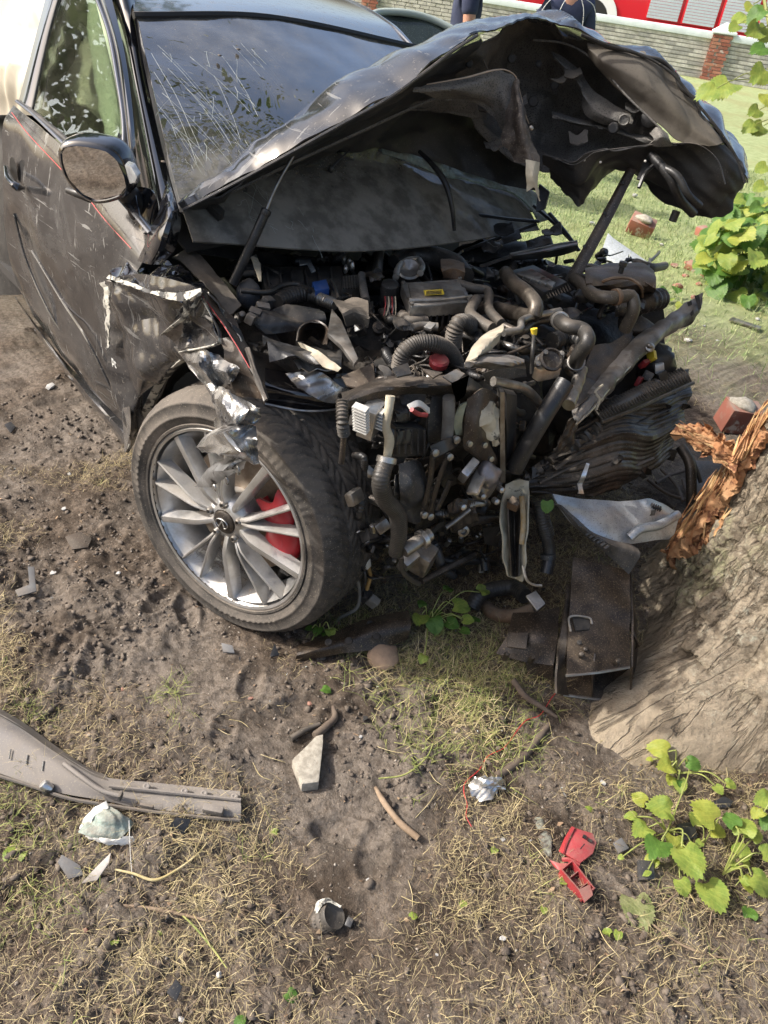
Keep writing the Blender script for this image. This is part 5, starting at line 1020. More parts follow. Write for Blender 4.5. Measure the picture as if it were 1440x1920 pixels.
# ---- crumpled black covers
loft('crumpled_cover', [SP([(470, 590), (530, 575), (600, 572)], .05), SP([(480, 608), (545, 602), (610, 596)], .04), SP([(500, 626), (560, 620), (612, 612)], .02)], MT['plastic'], car, 50, 36, .003, amp=.018, sc=12, seed=2, sharp=22)
loft('crumpled_cover', [SP([(625, 562), (660, 556), (690, 565)], .08), SP([(640, 590), (665, 585), (692, 592)], .09), SP([(650, 612), (675, 606), (692, 612)], .06)], MT['rubber2'], car, 40, 30, .004, amp=.014, sc=14, seed=6, sharp=22)
slab('bent_bracket', [(622, 578), (640, 600), (672, 672), (664, 682), (640, 648), (614, 625)], .07, .01, MT['steel'], .002)
loft('cup', [SP([(558, 638), (566, 612), (590, 602), (612, 615), (610, 645)], .055), SP([(562, 640), (572, 620), (590, 612), (606, 622), (604, 646)], .01), SP([(575, 640), (585, 630), (595, 632), (600, 640)], -.02)], MT['brown'], car, 24, 10, .004)
tube('torn_edge', SP([(556, 640), (562, 616), (580, 604), (600, 606)], .06), .0018, MT['rubber2'], car, seg=5)
loft('crumpled_cover', [SP([(492, 628), (550, 640), (600, 650), (640, 660)], .02), SP([(500, 655), (550, 662), (595, 672), (640, 680)], .03), SP([(505, 682), (560, 684), (600, 690), (640, 690)], .02)], MT['plastic'], car, 60, 40, .003, amp=.022, sc=11, seed=12, sharp=22)
loft('torn_flange', [SP([(560, 640), (590, 655), (615, 672), (640, 690)], .05), SP([(568, 650), (590, 672), (612, 690), (634, 697)], .04)], MT['cream'], car, 26, 8, .003, amp=.008, sc=20, seed=7)
loft('foil_shield', [SP([(550, 678), (590, 672), (625, 680)], .01), SP([(560, 692), (595, 690), (628, 694)], .01)], MT['alu'], car, 24, 10, .002, amp=.012, sc=22, seed=8)
slab('torn_plate', [(640, 705), (700, 680), (706, 738), (650, 722)], .03, .004, MT['brown'], .001)
# ---- charge cooler box with ribs and yellow sticker
cb = slab('charge_cooler', [(752, 530), (866, 522), (884, 566), (770, 574)], .075, .035, MT['alu'], .005)
slab('cooler_lid', [(765, 531), (862, 526), (874, 556), (772, 562)], .082, .01, MT['steel'], .003, cb)
for k in range(10):
    x = 774+k*11.5; prism('rib', SP([(x, 570-k*.8), (x+3.5, 570-k*.8), (x+4, 578-k*.8), (x+.5, 578-k*.8)], .066), (0.012, -.01, -.06), MT['iron'], cb, 0)
tube('box_rib', SP([(766, 563), (820, 562), (884, 556)], .08), .006, MT['alu'], cb, seg=8)
slab('lower_cooler', [(764, 566), (886, 560), (884, 592), (776, 600)], .03, .05, MT['iron'], .004)
V_ = SP([(794, 545), (830, 543), (833, 552), (797, 554)], .0865); prism('sticker', V_, (0, 0, .0012), MT['yellow'], cb, 0)
for q in range(3): prism('print_line', SP([(799, 546.5+q*2.4), (828, 545+q*2.4), (828, 546+q*2.4), (799, 547.5+q*2.4)], .0885), (0, 0, .0006), MT['iron'], cb, 0)
for a, b in ((756, 532), (862, 524), (880, 562), (772, 572)): lathe('bolt', S(a, b, .078), (0, 0, 1), [(.006, 0), (.006, .006), (.003, .008), (0, .008)], MT['steel'], cb, 8)
lathe('throttle_body', S(766, 510, .06), (.35, -.3, .6), [(.03, -.04), (.032, 0), (.036, .004), (.036, .016), (.03, .02), (.022, .016), (0, .01)], MT['steel'], car, 32)
hose('metal_pipe', [(742, 520), (748, 500), (765, 488), (785, 486)], .08, 6, MT['alu'])
hose('metal_pipe', [(786, 488), (792, 500), (788, 512)], .09, 6, MT['alu'])
hose('air_duct', [(738, 490), (770, 478), (815, 484), (850, 500), (872, 520)], .06, [12, 18, 22, 24, 18], MT['rubber'])
loft('rust_shield', [SP([(826, 488), (850, 484), (870, 492)], .09), SP([(828, 505), (850, 502), (872, 508)], .10), SP([(832, 520), (852, 522), (870, 524)], .07)], MT['rust'], car, 16, 12, .004, amp=.006, sc=16)
lathe('sensor_plug', S(730, 545, .05), (.2, -.2, 1), [(.024, -.05), (.026, .0), (.024, .022), (.016, .026), (0, .026)], MT['plastic'], car, 24)
for k in range(7):
    x = 722+k*3.2; tube('wire', SP([(x, 556), (x+1, 572), (x+random.uniform(-5, 6), 592)], [.055, .05, .03]), .0016, MT[['red', 'steel', 'cream', 'rubber'][k % 4]], car, seg=5)
hose('rubber_hose', [(720, 585), (735, 600), (760, 590), (780, 598)], .02, 9, MT['rubber'])
hose('rubber_hose', [(752, 590), (775, 602), (800, 602)], .035, 10, MT['rubber2'])
# ---- big ribbed arches
hose('ribbed_duct', [(748, 690), (756, 662), (782, 644), (815, 644), (842, 658), (856, 680)], [.03, .07, .09, .09, .06, .02], 15, MT['rubber2'], corr=(.06, .0055), seg=16)
hose('ribbed_duct', [(850, 648), (852, 622), (860, 606), (878, 606), (888, 622)], [.03, .07, .09, .08, .03], 15, MT['rubber2'], corr=(.09, .006), seg=16)
lathe('filler_cap', S(823, 678, .05), (.2, -.15, 1), [(.022, -.01), (.024, .004), (.020, .009), (0, .010)], MT['red'], car, 24)
hose('metal_pipe', [(765, 618), (790, 612), (820, 614)], .045, 9, MT['steel'])
box('clip', S(806, 612, .07), (.02, .03, .008), MT['alu'], car, rot(.4, .2), .002)
# ---- pipes on the right
hose('coolant_hose', [(857, 531), (890, 541), (914, 545), (917, 580), (940, 607)], .075, 9, MT['rubber2'])
hose('coolant_hose', [(893, 562), (882, 588), (904, 606), (922, 616)], .08, 11, MT['rubber2'])
hose('metal_pipe', [(948, 512), (962, 530), (990, 552), (1005, 575), (1000, 592), (965, 588), (930, 578)], [.09, .11, .12, .11, .09, .06, .04], 14, mk('brown_bronze_pipe', (.11, .095, .078), (.06, .05, .04), rough=.36, metal=.6, dust=.3, speck=.5), seg=16)
tb = hose('metal_pipe', [(944, 624), (974, 618), (980, 600), (1027, 588), (1050, 583)], .09, 7, MT['steel'])
hose('metal_pipe', [(940, 608), (975, 622), (1000, 605), (1040, 598)], .07, 7, MT['iron'])
hose('radiator_hose', [(1044, 596), (1066, 612), (1092, 618), (1102, 640), (1086, 664), (1078, 685)], [.10, .11, .11, .10, .08, .05], 14, MT['rubber'], seg=16)
clamp(S(1050, 601, .10), S(1066, 612, .11)-S(1044, 596, .10), .0205); clamp(S(1080, 680, .055), S(1086, 664, .08)-S(1078, 685, .05), .0205, MT['steel'])
hose('metal_pipe', [(1090, 690), (1084, 715), (1074, 740), (1066, 760)], [.06, .08, .10, .12], 12, MT['steel'], corr=(.05, .03))
fb = slab('heat_exchanger', [(955, 508), (1000, 496), (1064, 528), (1020, 548)], .09, .03, MT['plastic'], .003)
for k in range(5): slab('plate', [(968+k*14, 512-k*.5+k*5), (996+k*8, 503+k*5), (1006+k*9, 509+k*5), (980+k*14, 518+k*5)], .098, .01, MT['alu'], .001, fb)
for k in range(9): tube('fin', SP([(1022+k*5, 545-k*2), (1030+k*5, 560-k*2)], .08), .0025, MT['rubber2'], fb, seg=4)
loft('arched_cover', [SP([(955, 474), (1000, 466), (1045, 456), (1082, 450)], .14), SP([(958, 480), (1002, 474), (1048, 466), (1084, 458)], .16), SP([(960, 488), (1005, 486), (1050, 480), (1082, 470)], .11)], MT['plastic'], car, 24, 10, .004)
tube('torn_edge', SP([(956, 476), (1000, 468), (1045, 458), (1082, 452)], .155), .0025, MT['steel'], car, seg=5)
hose('coolant_hose', [(1076, 522), (1098, 540), (1116, 554), (1140, 558), (1166, 556), (1184, 556), (1188, 580), (1172, 618)], [.07, .08, .09, .10, .10, .10, .07, .0], 12, mk('grey_brown_hose', (.085, .073, .058), (.055, .047, .037), rough=.45, dust=.3, speck=.5), seg=14)
clamp(S(1155, 557, .10), S(1166, 556, .1)-S(1140, 558, .1), .021, MT['rust']); 
ab = loft('air_box', [SP([(1095, 500), (1150, 494), (1205, 492), (1224, 505)], .06), SP([(1098, 515), (1150, 512), (1208, 510), (1230, 520)], .11), SP([(1100, 535), (1155, 536), (1208, 534), (1230, 540)], .10), SP([(1110, 550), (1158, 555), (1205, 556), (1226, 552)], .02)], MT['brown'], car, 30, 20, .004, amp=.004, sc=14)
tube('strap', SP([(1108, 545), (1140, 524), (1180, 522), (1200, 535), (1204, 556)], [.05, .12, .12, .11, .04]), .005, MT['rust'], ab, seg=6)
lathe('vent_plug', S(1163, 512, .12), (0, 0, 1), [(.008, 0), (.008, .02), (.012, .022), (.012, .034), (0, .036)], MT['plastic'], ab, 16)
hose('ribbed_duct', [(1190, 575), (1215, 565), (1240, 560)], [.0, .02, .02], 20, MT['iron'], corr=(.06, .02))
# ---- alternator / throttle flange, dipstick
tf = slab('throttle_flange', [(1004, 668), (1022, 656), (1050, 656), (1060, 668), (1052, 690), (1014, 698), (1002, 688)], .055, .03, MT['alu'], .004)
lathe('throttle_bore', S(1034, 674, .057), (.55, -.35, .75), [(.03, -.004), (.03, .004), (.025, .006), (.022, .0), (.0, -.004)], MT['iron'], tf, 28)
for a, b in ((1008, 684), (1022, 662), (1052, 664), (1048, 686)): lathe('bolt', S(a, b, .06), (.4, -.3, .8), [(.007, -.002), (.007, .006), (0, .007)], MT['steel'], tf, 8)
tube('dipstick', SP([(1001, 628), (999, 655), (997, 700)], [.10, .08, .05]), .005, MT['rubber'], car, seg=8)
tube('dipstick_handle', SP([(1001, 616), (1002, 628)], [.115, .10]), [.009, .006], MT['yellow'], car, seg=8)
hose('belt', [(1035, 640), (1060, 632), (1088, 640)], .03, 16, MT['rubber'], corr=(.1, .012))
# ---- cream folded sheets
loft('folded_sheet', [SP([(872, 676), (900, 632), (944, 606)], .13), SP([(895, 668), (920, 640), (943, 622)], .15), SP([(905, 664), (922, 655), (938, 640)], .12)], mk('pale_primer_sheet', (.46, .43, .34), (.33, .30, .23), rough=.6, dust=.35, speck=.6), car, 20, 12, .003, amp=.004, sc=16)
loft('folded_sheet', [SP([(870, 680), (900, 664), (940, 660), (984, 672)], .12), SP([(872, 686), (905, 678), (945, 682), (984, 680)], .14), SP([(880, 684), (910, 690), (945, 692), (986, 690)], .10)], MT['steel'], car, 26, 12, .003, amp=.006, sc=16, seed=3)
loft('folded_sheet', [SP([(905, 700), (940, 690), (985, 688)], .06), SP([(915, 720), (945, 712), (988, 706)], .06)], MT['plastic2'], car, 14, 6, .003, amp=.004, sc=16)
# ---- front cross tie, torn lip between wheel and centre
loft('cross_member', [[S(640, 735, .05), S(720, 708, .06), S(800, 705, .07), S(870, 705, .08), S(930, 740, .07)], [S(642, 752, .07), S(720, 728, .08), S(800, 722, .09), S(868, 728, .10), S(925, 765, .09)], [S(648, 765, .05), S(720, 745, .06), S(800, 742, .06), S(865, 752, .07), S(915, 785, .06)]], MT['iron'], car, 44, 14, .004, amp=.012, sc=14, seed=4)
for k, P in enumerate([[(830, 705), (855, 692), (872, 700), (852, 720)], [(846, 718), (880, 702), (872, 740), (856, 752)], [(790, 690), (830, 698), (812, 708)], [(735, 690), (765, 680), (772, 700), (745, 706)]]):
    slab('torn_plate', P, .11, .004, MT[['steel', 'alu', 'iron', 'plastic'][k]], .001)
hose('metal_pipe', [(925, 715), (960, 722), (985, 730), (1005, 748), (1018, 768)], [.10, .11, .10, .09, .08], 9, MT['steel'])
# ---- lower front face
hose('strut_boot', [(641, 752), (642, 790), (645, 815)], .10, 11, MT['rubber2'], corr=(.14, .007))
hose('metal_pipe', [(645, 812), (643, 840), (640, 868)], .10, 6, MT['iron'])
hs = box('heat_sink', S(696, 785, .05), (.035, .055, .07), MT['alu'], car, rot(.5, .1, .1), .002)
for k in range(9): box('fin', S(676+k*.2, 764+k*5.2, .075), (.03, .02, .003), MT['white'], hs, rot(.5, .1, .1), 0)
for k in range(6): box('fin', S(712, 770+k*6, .07), (.02, .02, .003), MT['white'], hs, rot(.5, .1, .1), 0)
hose('coolant_pipe', [(732, 742), (728, 775), (724, 800), (730, 825), (726, 856)], .085, [9, 8, 8, 10, 8], MT['cream'], seg=14)
hose('radiator_hose', [(725, 862), (714, 900), (722, 936), (744, 962), (748, 1000), (742, 1036)], [.09, .11, .11, .11, .11, .10], [15, 17, 17, 17, 16, 15], MT['rubber'], corr=(.025, .006), seg=18)
clamp(S(725, 862, .09), S(728, 840, .085)-S(720, 880, .1), .0195)
slab_ = prism('control_module', [S(742, 800, .06), S(800, 804, .06), S(800, 855, .06), S(745, 858, .06)], (-.04, 0, .0), MT['plastic'], car, .004)
for k in range(5): tube('fin', [S(748+k*12, 806, .068), S(748+k*12, 850, .068)], .0025, MT['plastic2'], slab_, seg=5)
loft('white_red_trim', [[S(764, 758, .09), S(785, 750, .09), S(806, 765, .09)], [S(770, 766, .10), S(788, 762, .1), S(806, 775, .10)]], MT['white'], car, 12, 5, .004)
tube('red_strip', [S(772, 768, .11), S(786, 777, .11), S(800, 778, .11)], .005, MT['red'], car, seg=8)
hose('felt_sleeve', [(842, 745), (841, 780), (838, 822)], .09, 12, MT['felt'])
loft('inner_plate', [[S(812, 745, .06), S(828, 742, .06), S(834, 745, .06)], [S(803, 790, .07), S(818, 790, .07), S(830, 800, .07)], [S(802, 830, .05), S(815, 830, .05), S(828, 830, .05)]], MT['plastic2'], car, 10, 14, .004)
loft('bent_bracket', [[S(806, 836, .10), S(835, 824, .11), S(860, 818, .10)], [S(812, 860, .11), S(840, 845, .12), S(858, 835, .10)]], MT['plastic'], car, 14, 6, .006, amp=.004)
for P in ([(812, 850), (808, 890), (800, 930), (792, 968)], [(838, 858), (826, 890), (814, 930), (806, 968)], [(845, 900), (832, 930), (820, 955)]):
    hose('bracket_arm', P, .09, 7, MT['iron'], flat=.5)
for a, b in ((815, 848), (855, 824), (806, 968), (795, 965), (842, 856)): lathe('bolt', S(a, b, .11), (1, -.2, .2), [(.009, -.004), (.009, .006), (.004, .008), (0, .008)], MT['steel'], car, 10)
loft('crumpled_casing', [[S(748, 870, .05), S(780, 862, .06), S(802, 868, .05)], [S(750, 910, .07), S(775, 905, .09), S(800, 905, .07)], [S(752, 950, .06), S(775, 955, .07), S(798, 950, .06)], [S(765, 982, .04), S(780, 985, .05), S(792, 980, .04)]], MT['plastic2'], car, 18, 24, .004, amp=.012, sc=14, seed=5)
pl1 = loft('torn_plate', [[S(875, 748, .10), S(905, 728, .11), S(938, 745, .11)], [S(870, 810, .11), S(892, 800, .13), S(912, 790, .12)], [S(868, 835, .11), S(895, 850, .12), S(930, 860, .11)], [S(885, 850, .10), S(910, 872, .11), S(936, 878, .10)]], MT['brown'], car, 20, 26, .004, amp=.006, sc=12, seed=7)
for a, b in ((880, 832), (908, 834), (920, 860)): lathe('bolt', S(a, b, .135), (1, -.2, .2), [(.007, -.003), (.007, .005), (0, .006)], MT['steel'], pl1, 10)
loft('torn_insulation', [[S(900, 770, .12), S(922, 752, .12), S(938, 768, .12)], [S(896, 795, .13), S(918, 790, .14), S(938, 800, .13)], [S(915, 815, .13), S(928, 820, .14), S(938, 822, .13)], [S(925, 838, .12), S(932, 842, .12), S(938, 840, .12)]], MT['cream'], car, 20, 26, .003, amp=.012, sc=20, seed=3)
loft('torn_insulation', [[S(862, 760, .10), S(875, 752, .10)], [S(850, 790, .10), S(868, 785, .11)], [S(855, 815, .10), S(868, 818, .10)]], mk('olive_insulation', (.30, .30, .20), (.22, .22, .15), rough=.9), car, 12, 14, .004, amp=.008, sc=20)
prism('upright_plate', [S(938, 735, .13), S(946, 735, .13), S(948, 905, .12), S(938, 905, .12)], (-.03, .02, 0), MT['steel'], car, .001)
prism('upright_box', [S(950, 738, .09), S(970, 742, .09), S(966, 880, .09), S(950, 885, .09)], (-.04, .02, 0), MT['plastic'], car, .003)
hose('smooth_pipe', [(1060, 716), (1020, 780), (985, 840), (964, 880)], [.12, .13, .12, .11], 17, MT['plastic'], seg=16)
# steering pump block
V, Fc = lump(S(905, 905, .10), (.07, .10, .10), 5, 3, .22, rot(.3, .5, .4)); obj('pump', V, Fc, MT['steel'], car)
box('pump_bracket', S(878, 882, .13), (.02, .05, .05), MT['alu'], car, rot(.2, .5, .4), .004); box('pump_bracket', S(895, 905, .15), (.03, .07, .012), MT['alu'], car, rot(.5, .4, -.4), .003)
V, Fc = lump(S(915, 890, .14), (.05, .06, .07), 8, 3, .3); obj('pump_cover', V, Fc, mk('violet_grey_metal', (.28, .27, .30), (.16, .15, .16), rough=.3, metal=.7, dust=.3, speck=.4), car)
for a, b in ((885, 918), (905, 930), (868, 950), (930, 940), (940, 918)): lathe('bolt', S(a, b, .14), (1, -.3, .2), [(.008, -.01), (.008, .006), (.004, .009), (0, .009)], MT['alu'], car, 10)
hose('rack_pipe', [(870, 985), (900, 975), (935, 972), (950, 975)], .05, 8, MT['iron']); hose('rack_pipe', [(835, 990), (862, 970), (880, 955)], .07, 5, MT['steel'])
lathe('bushing', S(868, 995, .06), (1, -.5, .3), [(.016, -.02), (.016, .006), (.009, .008), (.008, 0), (0, 0)], MT['steel'], car, 20)
hose('axle_tube', [(757, 1034), (780, 1018), (806, 1002)], .12, 13, MT['steel'], seg=18); clamp(S(792, 1011, .12), S(806, 1002, .12)-S(780, 1018, .12), .021)
box('gear_housing', S(788, 1045, .07), (.07, .06, .08), MT['steel'], car, rot(.4, .2, .2), .012); box('gear_housing', S(765, 1052, .08), (.03, .05, .06), MT['alu'], car, rot(.1, .3, .4), .008)
hose('wire_loom', [(752, 1045), (755, 1070), (770, 1086), (786, 1095)], .10, 5, MT['rubber'])
hose('wire_loom', [(790, 1090), (830, 1070), (870, 1050), (890, 1040)], .04, 7, MT['iron'])
loft('mesh_panel', [[S(905, 990, .02), S(950, 985, .02)], [S(910, 1020, .02), S(950, 1030, .02)]], MT['rubber2'], car, 8, 8, .003)
# ---- upright cream and rust bracket
bp = [D(948, 908, 2.06), D(970, 900, 2.05), D(992, 902, 2.06)]
loft('upright_bracket', [bp, [D(942, 950, 2.05), D(968, 948, 2.09), D(990, 950, 2.05)], [D(941, 990, 2.05), D(966, 992, 2.10), D(987, 1000, 2.05)], [D(946, 1045, 2.07), D(966, 1050, 2.11), D(982, 1055, 2.07)], [D(952, 1080, 2.1), D(967, 1086, 2.13), D(980, 1090, 2.1)]], MT['cream'], car, 14, 34, .005, amp=.006, sc=16, seed=3)
loft('upright_bracket', [[D(953, 935, 2.045), D(962, 938, 2.075), D(978, 935, 2.05)], [D(955, 990, 2.04), D(964, 995, 2.08), D(974, 990, 2.05)], [D(960, 1080, 2.08), D(966, 1082, 2.10), D(972, 1080, 2.08)]], MT['iron'], car, 10, 24, .004)
hose('rust_tube', [D(978, 930, 2.03), D(981, 975, 2.03), D(978, 1020, 2.04)], 'p', 5, mk('ochre_rust', (.32, .20, .07), (.40, .34, .24), rough=.7, dust=.3))
box('rust_block', D(964, 945, 2.04), (.03, .03, .025), MT['rust'], car, rot(.3, .2), .003)
tube('torn_edge', [D(980, 1060, 2.08), D(988, 1088, 2.08), D(1002, 1097, 2.08), D(1016, 1098, 2.08)], .004, MT['alu'], car, seg=6)
hose('ribbed_duct', [D(1010, 940, 2.1), D(1018, 975, 2.1), D(1026, 1005, 2.12)], 'p', 14, MT['rubber'], corr=(.05, .007))
hose('rubber_hose', [D(1026, 1005, 2.12), D(1030, 1040, 2.14), D(1024, 1075, 2.14)], 'p', 12, MT['plastic'])
clamp(D(1028, 1043, 2.135), D(1030, 1060, 2.14)-D(1028, 1020, 2.13), .019, MT['plastic2'])
# ---- radiator support beam and brown sheet
bm_ = loft('support_beam', [[D(1318, 552, 2.50), D(1250, 590, 2.42), D(1205, 622, 2.36), D(1150, 680, 2.24), D(1110, 730, 2.12), D(1072, 772, 2.02)], [D(1312, 572, 2.46), D(1256, 606, 2.37), D(1212, 640, 2.31), D(1160, 692, 2.20), D(1118, 742, 2.08), D(1076, 785, 1.98)], [D(1290, 602, 2.46), D(1240, 634, 2.36), D(1200, 668, 2.28), D(1155, 712, 2.18), D(1116, 760, 2.07), D(1080, 790, 1.98)], [D(1286, 606, 2.52), D(1236, 640, 2.44), D(1190, 680, 2.34), D(1145, 725, 2.24), D(1110, 766, 2.12), D(1080, 796, 2.04)]], mk('scraped_black_beam', (.05, .048, .045), (.30, .30, .30), scale=11, rough=.4, metal=.5, dust=.45, speck=.5, flake=((.45, .46, .47), 9, .60)), car, 60, 20, .005, amp=.010, sc=12, seed=8)
for a in ((1288, 568), (1302, 556)): loft('beam_slot', [[D(a[0], a[1], 2.44), D(a[0]+8, a[1]+26, 2.42)], [D(a[0]+8, a[1]-3, 2.44), D(a[0]+13, a[1]+22, 2.42)]], MT['plastic'], bm_, 6, 3, .003)
lathe('bolt', D(1218, 652, 2.29), (.6, -.5, .6), [(.014, -.004), (.014, .006), (.007, .01), (0, .01)], MT['alu'], bm_, 12)
V, Fc = lump(D(1218, 648, 2.27), (.022, .022, .016), 1, 2, .2); obj('bolt', V, Fc, MT['steel'], bm_)
tube('torn_edge', [D(1118, 768, 2.06), D(1124, 748, 2.05), D(1116, 735, 2.05), D(1130, 722, 2.07)], .0035, MT['cream'], bm_, seg=6)
tube('torn_edge', [D(1080, 796, 1.98), D(1112, 766, 2.04), D(1150, 720, 2.16), D(1196, 672, 2.26)], .003, MT['alu'], bm_, seg=6)
loft('brown_sheet', [[D(1110, 650, 2.24), D(1150, 640, 2.3), D(1190, 612, 2.38)], [D(1098, 690, 2.18), D(1140, 672, 2.26), D(1172, 660, 2.3)], [D(1088, 730, 2.08), D(1115, 720, 2.14), D(1140, 700, 2.2)], [D(1078, 765, 2.0), D(1092, 755, 2.03), D(1110, 738, 2.08)]], MT['brown'], car, 24, 24, .004, amp=.008, sc=12, seed=2)
V, Fc = lump(D(1190, 610, 2.42), (.12, .12, .06), 3, 3, .2); obj('headlight_bowl', V, Fc, MT['brown'], car)
V, Fc = lump(D(1228, 680, 2.44), (.12, .10, .12), 6, 3, .35); obj('lamp_remains', V, Fc, MT['plastic'], car)
for k, (a, b, m) in enumerate(((1208, 682, 'red'), (1222, 668, 'yellow'), (1236, 690, 'silver'), (1198, 715, 'red'), (1190, 738, 'plastic2'), (1215, 705, 'plastic2'), (1242, 705, 'plastic'), (1232, 722, 'plastic2'))):
    box('lamp_fragment', D(a, b, 2.36), (.014, .03, .028), MT[m], car, rot(k, .6*k, .4), .002)
# ---- crushed radiator
rdm = mk('sooty_radiator', (.03, .028, .026), (.075, .07, .064), scale=12, rough=.34, metal=.5, dust=.3, speck=.5, bump=.5, bscale=50)
G = grid([[D(1092, 772, 2.22), D(1130, 752, 2.26), D(1190, 730, 2.36), D(1255, 700, 2.46), D(1292, 690, 2.52)],
    [D(1040, 850, 2.16), D(1120, 800, 2.20), D(1190, 768, 2.30), D(1262, 738, 2.42), D(1300, 722, 2.48)],
    [D(1000, 885, 2.12), D(1090, 850, 2.17), D(1180, 815, 2.26), D(1250, 790, 2.38), D(1296, 760, 2.46)],
    [D(985, 900, 2.12), D(1080, 885, 2.16), D(1160, 870, 2.22), D(1225, 850, 2.34), D(1280, 812, 2.46)],
    [D(1000, 925, 2.14), D(1070, 928, 2.18), D(1130, 930, 2.22), D(1195, 900, 2.32), D(1262, 856, 2.46)]], 110, 120)
n_ = gnorm(G); uu, vv = np.meshgrid(np.linspace(0, 1, 110), np.linspace(0, 1, 120))
w_ = vv+.06*np.sin(uu*5)+.03*np.sin(uu*13+2)+.05*uu
fold = .014*np.abs(np.sin(w_*math.pi*3.1+.25*np.sin(uu*4)))+.0035*np.sin(w_*70+5*np.sin(uu*4))*np.clip(1.2-uu*1.6, .15, 1)+.0012*np.sin(w_*150)
G = G+n_*fold[..., None]; G = crumple(G, .008, 8, 3)
V, Q = sheet(G, .02); rad = obj('radiator', V, Q, rdm, car, sharp=50)
tank = loft('radiator_tank', [[D(1112, 766, 2.20), D(1160, 742, 2.26), D(1220, 712, 2.36), D(1276, 690, 2.46)], [D(1122, 776, 2.16), D(1170, 752, 2.22), D(1230, 724, 2.33), D(1290, 700, 2.42)], [D(1130, 790, 2.17), D(1176, 770, 2.23), D(1236, 742, 2.34), D(1297, 716, 2.43)]], rdm, rad, 30, 12, .012)
for k in range(34):
    t = k/33; a = D(1114+162*t, 766-76*t-4*math.sin(3.1*t), 2.185+.265*t); b = D(1130+166*t, 787-72*t-3*math.sin(3.1*t), 2.15+.275*t); m_ = D(1122+166*t, 775-75*t, 2.145+.27*t)
    tube('fin', [a, m_, b], .0028, MT['rubber2'], tank, seg=4, sub=5)
tube('tank_rim', [D(1128, 792, 2.15), D(1180, 772, 2.21), D(1240, 745, 2.32), D(1300, 718, 2.41)], .006, rdm, rad, seg=6)
for P in ([(1010, 905), (1060, 880), (1120, 850), (1190, 812), (1270, 780)], [(1040, 880), (1100, 838), (1180, 800), (1285, 752)], [(1075, 915), (1150, 890), (1225, 858)]):
    tube('radiator_strip', [D(a, b, 2.06+.0013*(a-1000)) for a, b in P], .006, rdm, rad, seg=6, flat=.5)
loft('torn_metal', [[D(1100, 868, 2.1), D(1088, 895, 2.1), D(1080, 925, 2.1)], [D(1106, 870, 2.1), D(1096, 898, 2.1), D(1090, 925, 2.11)]], MT['alu_bright'], rad, 14, 5, .003, amp=.008, sc=25)
# bracket remains left of the radiator
loft('bent_bracket', [[D(1065, 790, 1.98), D(1090, 780, 2.0)], [D(1055, 815, 2.0), D(1080, 812, 2.02)], [D(1035, 850, 2.02), D(1060, 845, 2.05)]], MT['iron'], car, 12, 18, .004, amp=.010, sc=20)
hose('bent_pipe', [D(1276, 838, 2.5), D(1292, 865, 2.48), D(1296, 900, 2.48), D(1296, 958, 2.5)], 'p', 10, MT['iron']); hose('bent_pipe', [D(1294, 850, 2.52), D(1306, 880, 2.5), D(1314, 905, 2.5)], 'p', 4, MT['rubber'])
# ---- silver wing bracket at the tree
sw = loft('silver_bracket', [[D(1036, 926, 2.02), D(1110, 936, 2.05), D(1190, 940, 2.12), D(1222, 936, 2.16), D(1274, 962, 2.2)], [D(1048, 950, 2.00), D(1112, 958, 2.02), D(1185, 962, 2.09), D(1228, 955, 2.13), D(1272, 972, 2.17)], [D(1075, 985, 2.0), D(1130, 990, 2.02), D(1190, 990, 2.07), D(1232, 982, 2.12), D(1266, 1000, 2.16)], [D(1120, 1018, 2.02), D(1160, 1020, 2.04), D(1200, 1018, 2.08), D(1235, 1012, 2.12), D(1256, 1012, 2.15)]], MT['silver'], car, 50, 26, .004, amp=.005, sc=10, seed=5)
tube('silver_tube', [D(1180, 1008, 2.05), D(1200, 992, 2.05), D(1235, 985, 2.08), D(1270, 965, 2.14)], .013, MT['silver'], sw, seg=10)
loft('bracket_opening', [[D(1208, 958, 2.105), D(1230, 956, 2.115)], [D(1212, 968, 2.10), D(1228, 966, 2.11)]], MT['plastic'], sw, 5, 4, .002)
for k in range(5): box('slot', D(1222+k*4, 948+k*1.5, 2.12), (.003, .012, .012), MT['plastic'], sw, rot(.8, .3), 0)
loft('dark_trim', [[D(1040, 942, 1.99), D(1080, 985, 1.99), D(1130, 1030, 2.02), D(1178, 1076, 2.05)], [D(1052, 948, 1.98), D(1095, 990, 1.98), D(1145, 1022, 2.0), D(1198, 1040, 2.04)], [D(1062, 955, 2.0), D(1110, 1000, 2.0), D(1160, 1018, 2.02), D(1180, 1022, 2.05)]], MT['plastic2'], car, 36, 10, .004, amp=.004, sc=20)
for k in range(6): tube('fin', [D(1098+k*7, 1003+k*5, 1.985), D(1106+k*7, 998+k*5, 1.985)], .004, MT['plastic2'], car, seg=5)
# ---- loose wiring by the wheel
def wire(pts, rpx, m, d=2.0): return tube('wire', [D(a, b, (c[0] if c else d)) for a, b, *c in pts], rpx*d/1425, m, car, seg=8)
wire([(607, 1145, 2.2), (625, 1115, 2.16), (645, 1075, 2.12), (660, 1055, 2.1), (678, 1046, 2.1)], 4.5, MT['bluewire'])
wire([(692, 984, 1.98), (665, 992, 1.97), (655, 1010, 1.98), (656, 1040, 2.0), (668, 1080, 2.05), (674, 1110, 2.1), (670, 1138, 2.14), (650, 1152, 2.18), (636, 1160, 2.2), (628, 1182, 2.22)], 3.8, MT['felt'])
wire([(688, 900, 2.0), (680, 930, 2.0), (678, 965, 2.0), (690, 985, 1.98)], 8, MT['rubber'])
wire([(668, 990, 2.0), (680, 1010, 2.0), (688, 1030, 2.02), (706, 1045, 2.05)], 7, MT['rubber'])
